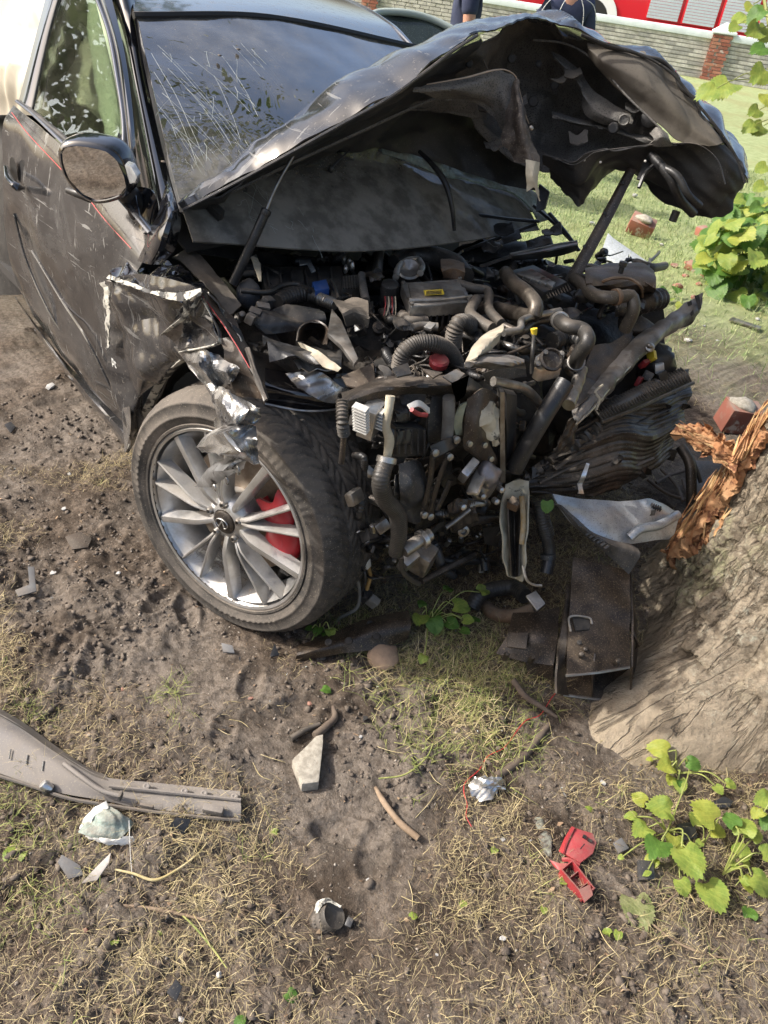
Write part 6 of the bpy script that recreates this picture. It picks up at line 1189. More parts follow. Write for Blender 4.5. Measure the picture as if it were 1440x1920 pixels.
wire([(690, 1060, 2.05), (694, 1080, 2.08), (688, 1105, 2.12)], 4, mk('amber_wire', (.35, .22, .08), rough=.6, dust=.3)); wire([(684, 1070, 2.05), (682, 1095, 2.1), (676, 1120, 2.14)], 3, MT['rubber'])
box('connector', D(688, 1056, 2.03), (.014, .018, .035), MT['white'], car, rot(.2, .3), .003); box('connector', D(690, 986, 1.97), (.016, .016, .014), MT['white'], car, rot(.6, .3, .4), .003)
box('connector', D(699, 1128, 2.12), (.03, .022, .04), MT['felt'], car, rot(.4, .3, .5), .004); box('connector', D(685, 1118, 2.13), (.03, .03, .03), MT['plastic'], car, rot(.9, .3, .5), .004)
for k in range(6):
    x = 640+k*2; wire([(666, 895+k*9, 2.0), (672+k, 930, 2.0), (676+k*1.5, 960, 2.0), (680+k, 985, 2.0)], 1.2, MT[['red', 'rubber', 'felt'][k % 3]])
    wire([(636, 1160, 2.2), (632+k*2.2, 1185, 2.21), (628+k*3.0, 1215, 2.22), (634+k*4, 1245+k*3, 2.2)], 1.1, MT[['red', 'silver', 'rubber'][k % 3]], 2.2)
# ---- filler clutter packed between the named pieces
_top = [(440, 470, 1220, 700)]; mats = ['plastic', 'rubber', 'plastic2', 'iron', 'rubber2', 'plastic', 'iron', 'steel', 'brown', 'plastic', 'rubber']
rg = random.Random(5)
def inside(x, y):
    if x < 480 and y > 600: return False
    if x < 650 and y > 690: return False
    if x > 1090 and y > 600: return False
    if 495 < x < 660 and y > 560: return False
    return True
cnt = 0
while cnt < 430:
    if cnt < 220: x, y = rg.uniform(445, 1225), rg.uniform(472, 700)
    else: x, y = rg.uniform(660, 985), rg.uniform(690, 1085)
    if not inside(x, y): continue
    low = y > 1000
    off = rg.uniform(-.035, .035)-(.03 if low else 0); p = S(x, y, off); m = MT[rg.choice(mats)]; k = rg.random(); s = pxm(p); cnt += 1
    if k < .5:
        a = rg.uniform(0, 6.28); l = rg.uniform(15, 60); q = [(x-l*math.cos(a), y-l*.6*math.sin(a)), (x-l*.2*math.cos(a)+rg.uniform(-9, 9), y-.2*l*math.sin(a)+rg.uniform(-9, 9)), (x+l*.5*math.cos(a)+rg.uniform(-12, 12), y+.4*l*math.sin(a)+rg.uniform(-8, 8)), (x+l*math.cos(a), y+l*.6*math.sin(a))]
        if not all(inside(*z) for z in q): continue
        o4 = [off-.04, off+.01, off+.015, off-.04]; hose('hose' if k < .16 else 'wire_loom', q, o4, rg.uniform(4, 9) if k < .16 else rg.uniform(1.2, 3.2), m, corr=(.1, .006) if rg.random() < .3 else None, seg=9)
    elif k < .64: box('housing', p, (rg.uniform(.012, .045), rg.uniform(.012, .035), rg.uniform(.01, .035)), m, car, rot(rg.uniform(0, 6), rg.uniform(-.6, .6), rg.uniform(-.6, .6)), .004)
    elif k < .84:
        q = [(x+rg.uniform(-22, 22), y+rg.uniform(-15, 15)) for _ in range(6)]
        loft('torn_bracket', [SP(q[:3], off), SP(q[3:], off+rg.uniform(-.02, .03))], m, car, 12, 8, .002, amp=.012, sc=30, seed=cnt, ragged=.01, sharp=22)
    elif k < .9: lathe('fitting', p, (rg.uniform(-1, 1), rg.uniform(-1, 1), 1), [(.014, -.03), (.014, 0), (.018, .002), (.018, .010), (.010, .013), (.010, .02), (0, .02)], m, car, 16)
    else: lathe('bolt', p, (rg.uniform(0, 1), rg.uniform(-1, .2), 1), [(.008, -.02), (.008, .006), (.004, .009), (0, .009)], MT['steel'], car, 8)
for k in range(30):      # crushed black panels wedged among the pipes
    if k < 14: x, y, wd, ht = rg.uniform(690, 930), rg.uniform(700, 1000), rg.uniform(25, 55), rg.uniform(30, 70)
    else: x, y, wd, ht = rg.choice([(rg.uniform(470, 720), rg.uniform(500, 600)), (rg.uniform(880, 1190), rg.uniform(480, 640)), (rg.uniform(700, 1000), rg.uniform(600, 690))])+(rg.uniform(25, 50), rg.uniform(12, 26))
    if not (inside(x, y) and inside(x+wd, y+ht)): continue
    o4 = rg.uniform(.02, .06); tw = rg.uniform(-18, 18)
    loft('crushed_panel', [SP([(x, y+tw*.5), (x+wd*.5, y-6), (x+wd, y-tw*.5)], o4), SP([(x-tw*.4, y+ht*.5), (x+wd*.5, y+ht*.5), (x+wd+tw*.3, y+ht*.45)], o4+.015), SP([(x+tw*.5, y+ht), (x+wd*.4, y+ht+5), (x+wd*.9, y+ht-8)], o4-.02)], MT[rg.choice(['plastic', 'plastic', 'iron', 'plastic2', 'brown', 'rubber', 'steel'])], car, 26, 20, .002, amp=.018, sc=11, seed=k+200, ragged=.012, sharp=20)
# cowl strips at the windscreen foot
loft('cowl', [[D(362, 455, 2.12), D(520, 476, 2.30), D(700, 492, 2.48), D(880, 470, 2.58), D(1030, 440, 2.66)], [D(362, 475, 2.12), D(520, 498, 2.28), D(700, 512, 2.44), D(880, 492, 2.54), D(1040, 462, 2.6)]], MT['plastic'], car, 40, 6, .006, amp=.008, sc=12)
for P in ([(870, 470, 2.5), (950, 440, 2.5), (1005, 420, 2.52)], [(880, 400, 2.5), (950, 410, 2.5), (1010, 415, 2.52)], [(900, 500, 2.45), (960, 480, 2.45), (1010, 462, 2.48)], [(1030, 400, 2.55), (1060, 435, 2.52), (1085, 470, 2.5)], [(1000, 385, 2.55), (1040, 420, 2.55), (1075, 455, 2.52)]):
    tube('wiper_arm' if P[0][0] < 890 else 'cowl_strip', [D(*q) for q in P], .010, MT['plastic'], car, seg=6, flat=.5)
for k in range(8):
    a = rg.uniform(880, 1080); b = rg.uniform(420, 480); loft('cowl_fragment', [[D(a, b, 2.5), D(a+35, b-8, 2.5)], [D(a+6, b+14, 2.46), D(a+40, b+8, 2.46)]], MT[rg.choice(['plastic', 'plastic2', 'rubber'])], car, 8, 5, .004, amp=.012, sc=20, seed=k)
# ================================================================== THE STRUCK TREE
TC = np.array([1.22, 1.55])
tree = thing('linden_tree', (TC[0], TC[1], 0), 'thick scarred tree trunk at the right with orange splintered wood, struck by the car', 'tree')
nz, nt_ = 300, 460
zz = np.r_[np.linspace(-.06, 1.45, 250), np.linspace(1.5, 5.2, nz-250)]; tt = np.linspace(0, 2*math.pi, nt_, endpoint=False)
T2, Z2 = np.meshgrid(tt, zz)
def trunk_r(T, Z):
    fl = np.exp(-np.clip(Z, -.1, 9)/.20); lob = np.zeros_like(T)
    for a, w, h in ((-1.86, .27, .40), (-2.9, .5, .10), (-1.0, .3, .15), (-.4, .5, .3), (.8, .5, .3), (2.2, .5, .3)):
        d = (T-a+math.pi) % (2*math.pi)-math.pi; lob = lob+h*np.exp(-(d/w)**2)
    return .545-.02*Z+(.02+lob)*fl+.06*np.exp(-np.clip(Z, -.1, 9)/.5)
R2 = trunk_r(T2, Z2)
Pn = np.stack([np.cos(T2).ravel()*R2.ravel(), np.sin(T2).ravel()*R2.ravel(), Z2.ravel()], 1)
Q3 = Pn*np.array([1, 1, .28]); low_smooth = np.clip((Pn[:, 2]-.02)/.22, 0, 1)
fur = 1-np.abs(vn(Q3+.05*np.stack([vn(Pn, 5, 1), vn(Pn, 5, 2), vn(Pn, 5, 3)], 1), 15, 4))*2
fur2 = 1-np.abs(vn(Pn*np.array([1, 1, .45]), 30, 14))*2
ck = np.clip(1-np.abs(vn(Q3+.10*np.stack([vn(Pn, 4, 1), vn(Pn, 4, 2), vn(Pn, 4, 3)], 1), 6, 24))/.11, 0, 1)
ck2 = np.clip(1-np.abs(vn(Pn*np.array([1, 1, .5])+.06*np.stack([vn(Pn, 9, 1), vn(Pn, 9, 2), vn(Pn, 9, 3)], 1), 13, 34))/.13, 0, 1)
wrp = .07*np.stack([vn(Pn, 6, 41), vn(Pn, 6, 42), vn(Pn, 6, 43)], 1)
plate = np.round(vn(Pn*np.array([1, 1, .42])+wrp, 11, 44)*3.2)/3.2; plate2 = np.round(vn(Pn*np.array([1, 1, .6])+wrp*.5, 24, 45)*2.6)/2.6
dsp = low_smooth*(-.048*ck-.014*ck2+.007*vn(Pn, 26, 5)+.016*plate+.008*plate2)+(1-low_smooth)*(.016*vn(Pn, 9, 15)+.009*vn(Pn, 24, 16))+.004*vn(Pn, 60, 6)+.003*vn(Pn, 110, 8)+.018*vn(Pn, 3.2, 7)
Un = np.stack([np.cos(T2).ravel()*.62, np.sin(T2).ravel()*.62, Z2.ravel()*.26], 1); Un = Un+.035*np.stack([vn(Pn, 5, 51), vn(Pn, 5, 52), vn(Pn, 5, 53)], 1)+.012*np.stack([vn(Pn, 16, 54), vn(Pn, 16, 55), vn(Pn, 16, 56)], 1)
rdg = np.clip(1-np.abs(vn(Un, 11, 57))/.22, 0, 1); rdg2 = np.clip(1-np.abs(vn(Un, 24, 58))/.25, 0, 1)
dsp = dsp-(.35+.65*low_smooth)*(.018*rdg+.006*rdg2)*np.clip(.6+vn(Pn, 2.5, 59), .1, 1.3)
nrm = np.stack([np.cos(T2).ravel(), np.sin(T2).ravel(), np.zeros(T2.size)], 1)
Vt = np.c_[TC[0]+Pn[:, 0], TC[1]+Pn[:, 1], Pn[:, 2]]+nrm*dsp[:, None]
Vt[:, 0] += .10*np.clip(Vt[:, 2]-.3, 0, 9)*.25; 
I = np.arange(nz*nt_).reshape(nz, nt_); J = np.roll(I, -1, 1)
nB = NT('linden_bark')
gN = nB.n('ShaderNodeNewGeometry')
c0 = nB.mix(nB.ramp(nB.noise(6, 9, .7), .35, .65), (.44, .37, .275), (.32, .26, .19)); 
c1_ = nB.mix(nB.ramp(nB.noise(3.2, 7, .65), .5, .64), c0, (.33, .315, .19)); c2_ = nB.mix(nB.ramp(nB.noise(28, 7, .7), .52, .68), c1_, (.45, .43, .34))
vv_ = nB.mapv((10, 10, 2.6)); fu = nB.ramp(nB.noise(1.6, 6, .6, vec=vv_, dist=.7), .40, .50)
sz = nB.n('ShaderNodeSeparateXYZ'); nB.l(nB.co, sz.inputs[0]); ft_ = nB.ramp(nB.math('ADD', sz.outputs[2], nB.math('MULTIPLY', nB.noise(4, 5), .35)), .42, .20)
fu = nB.math('MAXIMUM', fu, .75); c3_ = nB.mix(nB.ramp(nB.noise(55, 8, .75), .40, .58), (.23, .19, .14), c2_); c3_ = nB.mix(nB.ramp(nB.noise(80, 6, .75), .58, .70), c3_, (.46, .44, .345)); c4_ = nB.mix(nB.ramp(nB.noise(70, 4, .7), .62, .72), c3_, (.10, .075, .05))
sp_ = nB.n('ShaderNodeSeparateXYZ'); nB.l(nB.co, sp_.inputs[0]); cb_ = nB.n('ShaderNodeCombineXYZ'); nB.l(sp_.outputs[0], cb_.inputs[0]); nB.l(sp_.outputs[1], cb_.inputs[1])
nn_ = nB.n('ShaderNodeVectorMath', operation='NORMALIZE'); nB.l(cb_.outputs[0], nn_.inputs[0]); c9_ = nB.n('ShaderNodeCombineXYZ'); s9 = nB.n('ShaderNodeSeparateXYZ'); nB.l(nn_.outputs[0], s9.inputs[0])
nB.l(s9.outputs[0], c9_.inputs[0]); nB.l(s9.outputs[1], c9_.inputs[1]); nB.l(nB.math('MULTIPLY', sp_.outputs[2], .4), c9_.inputs[2])
gn_ = nB.noise(16, 6, .6, vec=c9_.outputs[0], dist=.35); grv = nB.math('ABSOLUTE', nB.math('SUBTRACT', gn_, .5)); grv = nB.ramp(grv, .035, .0)
# rubbed-off foot of the trunk: pale scuffed bark
c5_ = nB.mix(nB.math('MULTIPLY', ft_, .8), c4_, nB.mix(nB.ramp(nB.noise(9, 7, .65), .35, .65), (.44, .36, .26), (.33, .265, .19)))
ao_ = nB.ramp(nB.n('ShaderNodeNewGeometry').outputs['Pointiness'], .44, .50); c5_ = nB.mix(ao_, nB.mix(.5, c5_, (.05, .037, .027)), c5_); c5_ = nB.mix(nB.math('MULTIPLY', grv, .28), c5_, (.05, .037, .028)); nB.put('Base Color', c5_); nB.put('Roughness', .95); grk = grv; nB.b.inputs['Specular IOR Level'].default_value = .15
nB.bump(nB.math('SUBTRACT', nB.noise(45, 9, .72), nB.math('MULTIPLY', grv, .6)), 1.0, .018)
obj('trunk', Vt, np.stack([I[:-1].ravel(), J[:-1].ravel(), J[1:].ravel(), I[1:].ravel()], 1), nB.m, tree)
def trunk_p(th, z, o=0.0):
    r = float(trunk_r(np.array([[th]]), np.array([[z]]))[0, 0])+o; return np.array([TC[0]+r*math.cos(th)+.025*max(z-.3, 0), TC[1]+r*math.sin(th), z])
# wound: fresh orange wood and splinters along the left flank
M_w = mk('fresh_orange_wood', (.33, .145, .06), (.45, .26, .13), scale=22, rough=.85, bump=.9, bscale=70, bdist=.006, flake=((.14, .055, .025), 26, .56)); M_w2 = mk('pale_torn_wood', (.60, .40, .20), (.45, .24, .09), scale=30, rough=.85, bump=.6)
def wound_px(pts, d): return [D(a, b, c) for (a, b), c in zip(pts, d)]
def trunk_hit(px, py, o=.0):
    d = ray(px, py); best = None
    for t in np.linspace(.8, 4.5, 900):
        p = CAM+d*t; q = p[:2]-TC-np.array([.025*max(p[2]-.3, 0), 0]); rr = np.hypot(*q); th_ = math.atan2(q[1], q[0])
        g = rr-float(trunk_r(np.array([[th_]]), np.array([[p[2]]]))[0, 0])-o
        if best is None or g < best[0]: best = (g, t)
        if g < 0: return CAM+d*t, True
    return CAM+d*best[1], False
def fibre(p0, ax, ln, w, m, parent, name='splinter', side=None):
    ax = np.array(ax, float); ax /= np.linalg.norm(ax); s = np.cross(ax, [.3, .5, .8]) if side is None else side; s = s/np.linalg.norm(s); t = np.cross(ax, s); V = []
    for k, (f, ww) in enumerate(((0, 1), (.45, .9), (.8, .5))):
        c = p0+ax*ln*f+s*random.uniform(-.15, .15)*w*k
        for a in range(4): V.append(c+ww*w*(math.cos(a*1.571+.6)*s+.5*math.sin(a*1.571+.6)*t))
    V.append(p0+ax*ln); Fc = [(3, 2, 1, 0)]
    for i in range(2):
        for a in range(4): b = (a+1) % 4; Fc.append((i*4+a, i*4+b, i*4+4+b, i*4+4+a))
    Fc += [(8+a, 8+(a+1) % 4, 12) for a in range(4)]
    return np.array(V), Fc
rw = random.Random(3)
# base sheets of torn wood hugging the left flank (thick, lumpy)
def band(name, rows, m, seed, amp=.014, th=.02):
    return loft(name, rows, m, tree, 80, 30, th, amp=amp, sc=22, seed=seed, ragged=.02)
def H(px, py, o=.012): return trunk_hit(px, py, o)[0]
wb1 = band('torn_wood', [[H(1426, 790), H(1392, 850), H(1362, 905), H(1325, 955), H(1286, 1003), H(1252, 1040)], [H(1434, 800), H(1400, 858), H(1370, 914), H(1333, 964), H(1293, 1011), H(1258, 1046)], [H(1444, 815), H(1408, 874), H(1377, 928), H(1342, 977), H(1302, 1022), H(1264, 1052)]], M_w, 3)
wb2 = band('torn_wood', [[H(1300, 1000), H(1325, 975), H(1352, 962)], [H(1292, 1022), H(1325, 1002), H(1356, 980)], [H(1284, 1040), H(1318, 1025), H(1345, 1000)]], M_w, 5)
dwn = np.array([.15, .1, -1.0])
for k in range(90):
    t = rw.random(); px = 1432-185*t+rw.uniform(-8, 22); py = 790+255*t+rw.uniform(-12, 18); p = H(px, py, .02)
    V, Fc = fibre(p-dwn*.05, (H(px+40, py-58, .02)-H(px-10, py+14, .02))+np.array([rw.uniform(-.02, .02)]*3), rw.uniform(.05, .17), rw.uniform(.002, .006), M_w, tree); obj('splinter', V, Fc, rw.choice([M_w, M_w, M_w2]), tree, False)
for k in range(26):
    px = 1290+rw.uniform(0, 62); py = 1020-(px-1290)*.75+rw.uniform(-16, 22); p = H(px, py, .015)
    V, Fc = fibre(p, (rw.uniform(-.3, .3), rw.uniform(-.2, .4), rw.choice([-.8, .8])), rw.uniform(.03, .08), rw.uniform(.002, .006), M_w2, tree); obj('splinter', V, Fc, rw.choice([M_w, M_w2]), tree, False)
# the slab of wood prised out to the left
fl = loft('torn_wood', [[D(1282, 796, 2.16), D(1320, 800, 2.12), D(1360, 830, 2.08), D(1392, 852, 2.04)], [D(1276, 812, 2.14), D(1315, 822, 2.09), D(1352, 848, 2.06), D(1385, 868, 2.03)], [D(1284, 822, 2.16), D(1312, 845, 2.12), D(1345, 864, 2.08), D(1378, 884, 2.04)]], M_w, tree, 50, 26, .03, amp=.014, sc=24, seed=6, ragged=.012, sharp=25)
for k in range(22):
    t = rw.random(); p = D(1285+95*t, 800+60*t+rw.uniform(-8, 22), 2.13-.09*t); V, Fc = fibre(p, -_r*1.0+_u*.45+np.array([rw.uniform(-.2, .2)]*3), rw.uniform(.02, .05), rw.uniform(.003, .008), M_w, tree); obj('splinter', V, Fc, rw.choice([M_w, M_w, M_w2]), tree, False)
for k in range(12):
    px = rw.uniform(1372, 1412); p = D(px, 862-(px-1372)*1.2+rw.uniform(-6, 20), 2.02); V, Fc = fibre(p, _u*.9+_r*.35+np.array([rw.uniform(-.12, .12)]*3), rw.uniform(.04, .09), rw.uniform(.004, .010), M_w, tree); obj('splinter', V, Fc, rw.choice([M_w, M_w, M_w2]), tree, False)
# limbs and the overhead crown
for k, a in enumerate((.3, 1.5, 2.7, 3.9, 5.1)):
    tube('limb', A((TC[0]+.12, TC[1], 4.6), (TC[0]+math.cos(a)*1.2, TC[1]+math.sin(a)*1.2, 6.2), (TC[0]+math.cos(a)*3.2, TC[1]+math.sin(a)*3.2, 7.6)), (.26, .16, .05), M_trunk, tree, seg=10)
V, q = leaf_cloud((TC[0]-.7, TC[1]+1.5, 8.4), 4.4, 26000, .055, (1.05, 1.05, .75), 70, 12); o = obj('crown', V, q, M_crown, tree, False)

# ================================================================== LEAVES AND PLANTS
def leaf_mesh(name, L=1.0, seed=0, fold=.25):
    rg = np.random.default_rng(seed); nt2 = 26; V = [(0, 0, 0)]; 
    mid = [(0, L*f, 0) for f in (0, .3, .62, 1.0)]
    out = []
    for i in range(nt2+1):
        t = i/nt2; a = math.pi*t
        y = .36-.5*math.cos(a)+.20*math.exp(-(t/.10)**2)+.10*math.exp(-((1-t)/.07)**2); x = .54*math.sin(a)**.7*(1-.22*t)
        sr = 1+.05*(1 if i % 2 else -1); out.append((x*sr*L, y*L*sr, 0))
    side = lambda s: [(s*x, y, 0) for x, y, z in out]
    V = []; Fc = []
    ring_ = side(1)+side(-1)[::-1][1:-1]; n_ = len(ring_); c = (0, .36*L, 0)
    inner = [(c[0]+(x-c[0])*.5, c[1]+(y-c[1])*.5, 0) for x, y, z in ring_]
    V = [c]+inner+ring_
    for i in range(n_):
        j = (i+1) % n_; Fc.append((0, 1+i, 1+j)); Fc.append((1+i, 1+n_+i, 1+n_+j, 1+j))
    V = np.array(V, float); b = rg.uniform(-.15, .15)
    V[:, 2] += fold*np.abs(V[:, 0])*.8+(-.42+b)*(V[:, 1]/L-.3)**2*L+.09*L*vn(V/L, 3.1, seed)
    me = bpy.data.meshes.new(name); me.from_pydata(V.tolist(), [], Fc); me.polygons.foreach_set('use_smooth', np.ones(len(me.polygons), bool)); me.update(); return me
def lime_mat(name, c1, c2, tr=.4):
    n = NT(name); col = n.mix(n.ramp(n.noise(2.2, 4), .35, .65), c1, c2)
    wv = n.n('ShaderNodeTexWave'); wv.bands_direction = 'DIAGONAL'; wv.inputs['Scale'].default_value = 3.2; wv.inputs['Distortion'].default_value = 1.5; n.l(n.co, wv.inputs[0])
    col = n.mix(n.math('MULTIPLY', n.ramp(wv.outputs['Fac'], .86, .97), .16), col, tuple(min(1, c*1.6) for c in c1))
    col = n.mix(n.math('MULTIPLY', n.ramp(n.noise(9, 5), .62, .7), .35), col, (.20, .15, .05))
    n.put('Base Color', col); n.put('Roughness', .45); t_ = n.n('ShaderNodeBsdfTranslucent'); n.l(col, t_.inputs[0]); mx = n.n('ShaderNodeMixShader'); mx.inputs[0].default_value = tr
    n.l(n.b.outputs[0], mx.inputs[1]); n.l(t_.outputs[0], mx.inputs[2]); n.l(mx.outputs[0], n.out.inputs[0]); n.bump(n.noise(14, 4), .2, .05); return n.m
ML = [lime_mat('lime_leaf', (.34, .40, .08), (.22, .32, .06)), lime_mat('green_leaf', (.13, .25, .045), (.09, .19, .035)), lime_mat('yellow_leaf', (.42, .44, .08), (.30, .36, .06)), lime_mat('withered_leaf', (.33, .34, .16), (.22, .26, .09))]
LEAF = [[leaf_mesh('leaf', 1.0, s, .12+.1*(s % 3)) for s in range(4)] for _ in ML]
for k, row in enumerate(LEAF):
    for me in row: me.materials.append(ML[k])
def leaf_obj(p, size, up, tip, mi, parent=None, name='leaf'):
    up = np.array(up, float); up /= np.linalg.norm(up); y = np.array(tip, float); y = y-up*np.dot(y, up); y /= np.linalg.norm(y); x = np.cross(y, up)
    o = bpy.data.objects.new(name, rw.choice(LEAF[mi])); COL.objects.link(o)
    p = np.array(p, float); q = p-origin(parent) if parent is not None else p
    M = np.stack([x, y, up], 1)*size
    if parent is not None: o.parent = parent
    o.matrix_basis = Matrix([[*M[i], q[i]] for i in range(3)]+[[0, 0, 0, 1]]); return o
M_stem = mk('green_stem', (.30, .33, .09), (.22, .25, .07), rough=.5, bump=0)
def stem(pts, r, parent): return tube('stem', pts, r, M_stem, parent, seg=6)
def spread(lv, r): return max(30, max(math.hypot(l[0]-r[0], l[1]-r[1]) for l in lv))
def plant(label, root_px, leaves, cat='plant', group=None, name='young_plant'):
    """leaves: (px,py,h, size_px, material)"""
    root = G3(*root_px); t = thing(name, root, label, cat, group)
    leaves = list(leaves)+[(root_px[0]+rw.gauss(0, .35)*spread(leaves, root_px), root_px[1]+rw.gauss(0, .3)*spread(leaves, root_px), rw.uniform(.015, .05), rw.uniform(14, 30), rw.choice([0, 0, 1, 2])) for _ in range(len(leaves)//2)]
    for (x, y, h, s, mi) in leaves:
        p = G3(x, y, h); sz = s*.82*pxm(p); rd = p-root; az = math.atan2(rd[1], rd[0])+rw.uniform(-.4, .4)
        tip = np.array([math.cos(az), math.sin(az), -.25]); up = np.array([rw.uniform(-.35, .35), rw.uniform(-.4, .2), 1]); l = p-tip*sz*.36
        leaf_obj(l, sz, up, tip, mi, t); stem([root+np.array([0, 0, .0]), (root*.4+l*.6)+np.array([0, 0, h*.5+.01]), l], .0013+.0006*rw.random(), t)
    return t
plant('lime-green seedling with broad leaves just left of the dark plastic square, foot of the trunk', (1250, 1560), [(1240, 1520, .06, 62, 0), (1205, 1560, .03, 52, 0), (1232, 1592, .05, 66, 1), (1290, 1612, .07, 78, 0), (1334, 1676, .03, 74, 0), (1200, 1500, .02, 36, 2), (1265, 1580, .03, 46, 2), (1185, 1530, .02, 30, 0), (1222, 1615, .02, 34, 2), (1280, 1660, .02, 40, 0)])
plant('yellowing seedling with drooping leaf in the middle of the lower right cluster', (1318, 1585), [(1322, 1530, .08, 66, 2), (1340, 1560, .05, 46, 2), (1300, 1540, .03, 34, 0)])
plant('leafy seedling at the right frame edge with curled green leaves', (1355, 1640), [(1395, 1555, .07, 56, 0), (1372, 1540, .08, 42, 1), (1412, 1570, .05, 40, 0), (1388, 1600, .03, 44, 0), (1425, 1655, .06, 62, 0), (1400, 1655, .04, 40, 2), (1436, 1600, .05, 40, 0)])
plant('topmost yellow-green seedling close against the pale foot of the trunk', (1262, 1450), [(1238, 1405, .06, 50, 2), (1248, 1440, .05, 44, 2), (1298, 1432, .05, 36, 1), (1275, 1470, .03, 34, 0), (1258, 1462, .02, 28, 2), (1345, 1480, .03, 26, 0), (1368, 1472, .04, 28, 0)])
plant('small seedling cut by the right edge of the picture', (1430, 1520), [(1432, 1500, .05, 46, 0), (1440, 1540, .03, 40, 1), (1420, 1525, .02, 30, 2)])
plant('low sprouting seedling with small leaves in front of the broken front end', (800, 1170), [(788, 1162, .05, 40, 0), (815, 1168, .05, 44, 1), (862, 1138, .07, 44, 0), (845, 1170, .03, 34, 1), (885, 1165, .03, 32, 1), (905, 1108, .08, 34, 0), (840, 1105, .06, 26, 1), (790, 1135, .04, 24, 1), (870, 1185, .02, 26, 1)])
plant('tiny green seedling beside the bottom of the tyre', (600, 1185), [(596, 1182, .03, 26, 1), (612, 1190, .02, 22, 1), (645, 1190, .02, 18, 1), (580, 1178, .02, 18, 1)])
o = leaf_obj(D(1026, 938, 1.98), 26*pxm(D(1026, 938, 1.98)), -_f, -_u, 1); tag(o, 'single small green leaf stuck on the silver bracket', 'leaf')
def loose_leaf(px, py, spx, mi, az, label, h=.012):
    p = G3(px, py, h); s = spx*pxm(p); tip = np.array([math.cos(az), math.sin(az), .05]); o = leaf_obj(p-tip*s*.36, s, (rw.uniform(-.1, .1), rw.uniform(-.1, .1), 1), tip, mi); return tag(o, label, 'leaf')
loose_leaf(1196, 1702, 66, 3, -.6, 'large withered pale green leaf lying flat below the dark plastic square')
loose_leaf(1405, 1712, 30, 1, 2.2, 'small dull green leaf at the lower right edge')
loose_leaf(30, 1595, 46, 0, 2.5, 'folded green leaf on the grass at the left edge')
loose_leaf(545, 1865, 26, 1, .3, 'narrow green leaf fragment near the bottom centre')
loose_leaf(450, 1915, 22, 1, 1.9, 'slim green leaf at the very bottom edge')
loose_leaf(610, 1292, 20, 1, .5, 'tiny green leaf on bare soil ahead of the tyre')
for k, (a, b) in enumerate(((1145, 1752), (1160, 1745), (300, 1755), (770, 1720), (215, 1770), (930, 1590), (1020, 1700), (1060, 1650), (1110, 1520), (1165, 1470), (870, 1700), (520, 1560))):
    p = G3(a, b, .008); o = leaf_obj(p, rw.uniform(.012, .022), (rw.uniform(-.3, .3), rw.uniform(-.3, .3), 1), (rw.uniform(-1, 1), rw.uniform(-1, 1), .1), 0); o.data = LEAFB[k % 4] if 'LEAFB' in globals() else o.data
    tag(o, 'small dry curled leaf lying in the straw of the foreground', 'dry leaf', 'dry leaves scattered in the foreground')
# shrub behind
shr = thing('shrub', Zp(1385, 545, 0), 'bright lime-green leafy shrub on the meadow edge at the right', 'shrub')
sb_ = Zp(1400, 545, 0); zd = float(np.dot(sb_-CAM, _f)); cnt = 0
def shrub_leaf(px, py, d, s, mi, par):
    p = D(px, py, d); tip = np.array([rw.uniform(-1, 1), rw.uniform(-1, 1), -.5]); leaf_obj(p, s, (rw.uniform(-.6, .6), rw.uniform(-.9, .1), .8), tip, mi, par)
while cnt < 215:
    px, py = rw.uniform(1318, 1475), rw.uniform(372, 575); e = ((px-1410)/92)**2+((py-475)/105)**2
    if e > 1 or (py < 430 and px < 1352) : continue
    d = zd-.15+rw.uniform(-.35, .25)+.25*e; shrub_leaf(px, py, d, rw.uniform(26, 44)*d/1425, rw.choice([0, 0, 1, 1, 2]), shr); cnt += 1
for k in range(16):
    a = (rw.uniform(1330, 1470), rw.uniform(390, 500)); stem([sb_+np.array([rw.uniform(-.05, .05), rw.uniform(-.05, .05), -.02]), D((a[0]+1400)/2, (a[1]+545)/2, zd-.05), D(a[0], a[1], zd-.1)], .004, shr)
V, Fc = None, None
# hanging shoots at the upper right, growing from the struck tree
sh_ = thing('hanging_shoot', D(1440, 200, 1.9), 'lime-green leafy shoot hanging in front of the wall at the upper right edge', 'branch')
for (x, y, s, mi) in ((1372, 152, 62, 0), (1345, 165, 44, 0), (1404, 30, 40, 0), (1436, 18, 40, 1), (1425, 55, 40, 0), (1385, 45, 26, 0), (1438, 130, 46, 0), (1425, 205, 30, 0), (1440, 90, 40, 1), (1432, 235, 34, 0), (1440, 175, 36, 2), (1412, 8, 30, 2), (1440, 50, 40, 0)):
    p = D(x, y, 1.9+rw.uniform(-.06, .06)); leaf_obj(p, s*1.9/1425, -_f+np.array([rw.uniform(-.5, .5), rw.uniform(-.5, .5), .5]), -_r*.8-_u*.5+np.array([rw.uniform(-.5, .5)]*3), mi, sh_)
    stem([p, p+_r*.04+_u*.02, D(1455, y-10, 1.92)], .0012, sh_)
tube('twig', [D(1470, 330, 1.95), D(1450, 180, 1.93), D(1446, 80, 1.92), D(1430, -20, 1.92)], .004, M_stem, sh_, seg=6)
tube('twig', [D(1450, 180, 1.93), D(1500, 300, 2.0), trunk_p(-2.3, 1.25)], .005, M_stem, sh_, seg=6)
sh2 = thing('hanging_shoot', D(1440, 350, 1.9), 'small leafy shoot above the shrub at the right edge', 'branch')
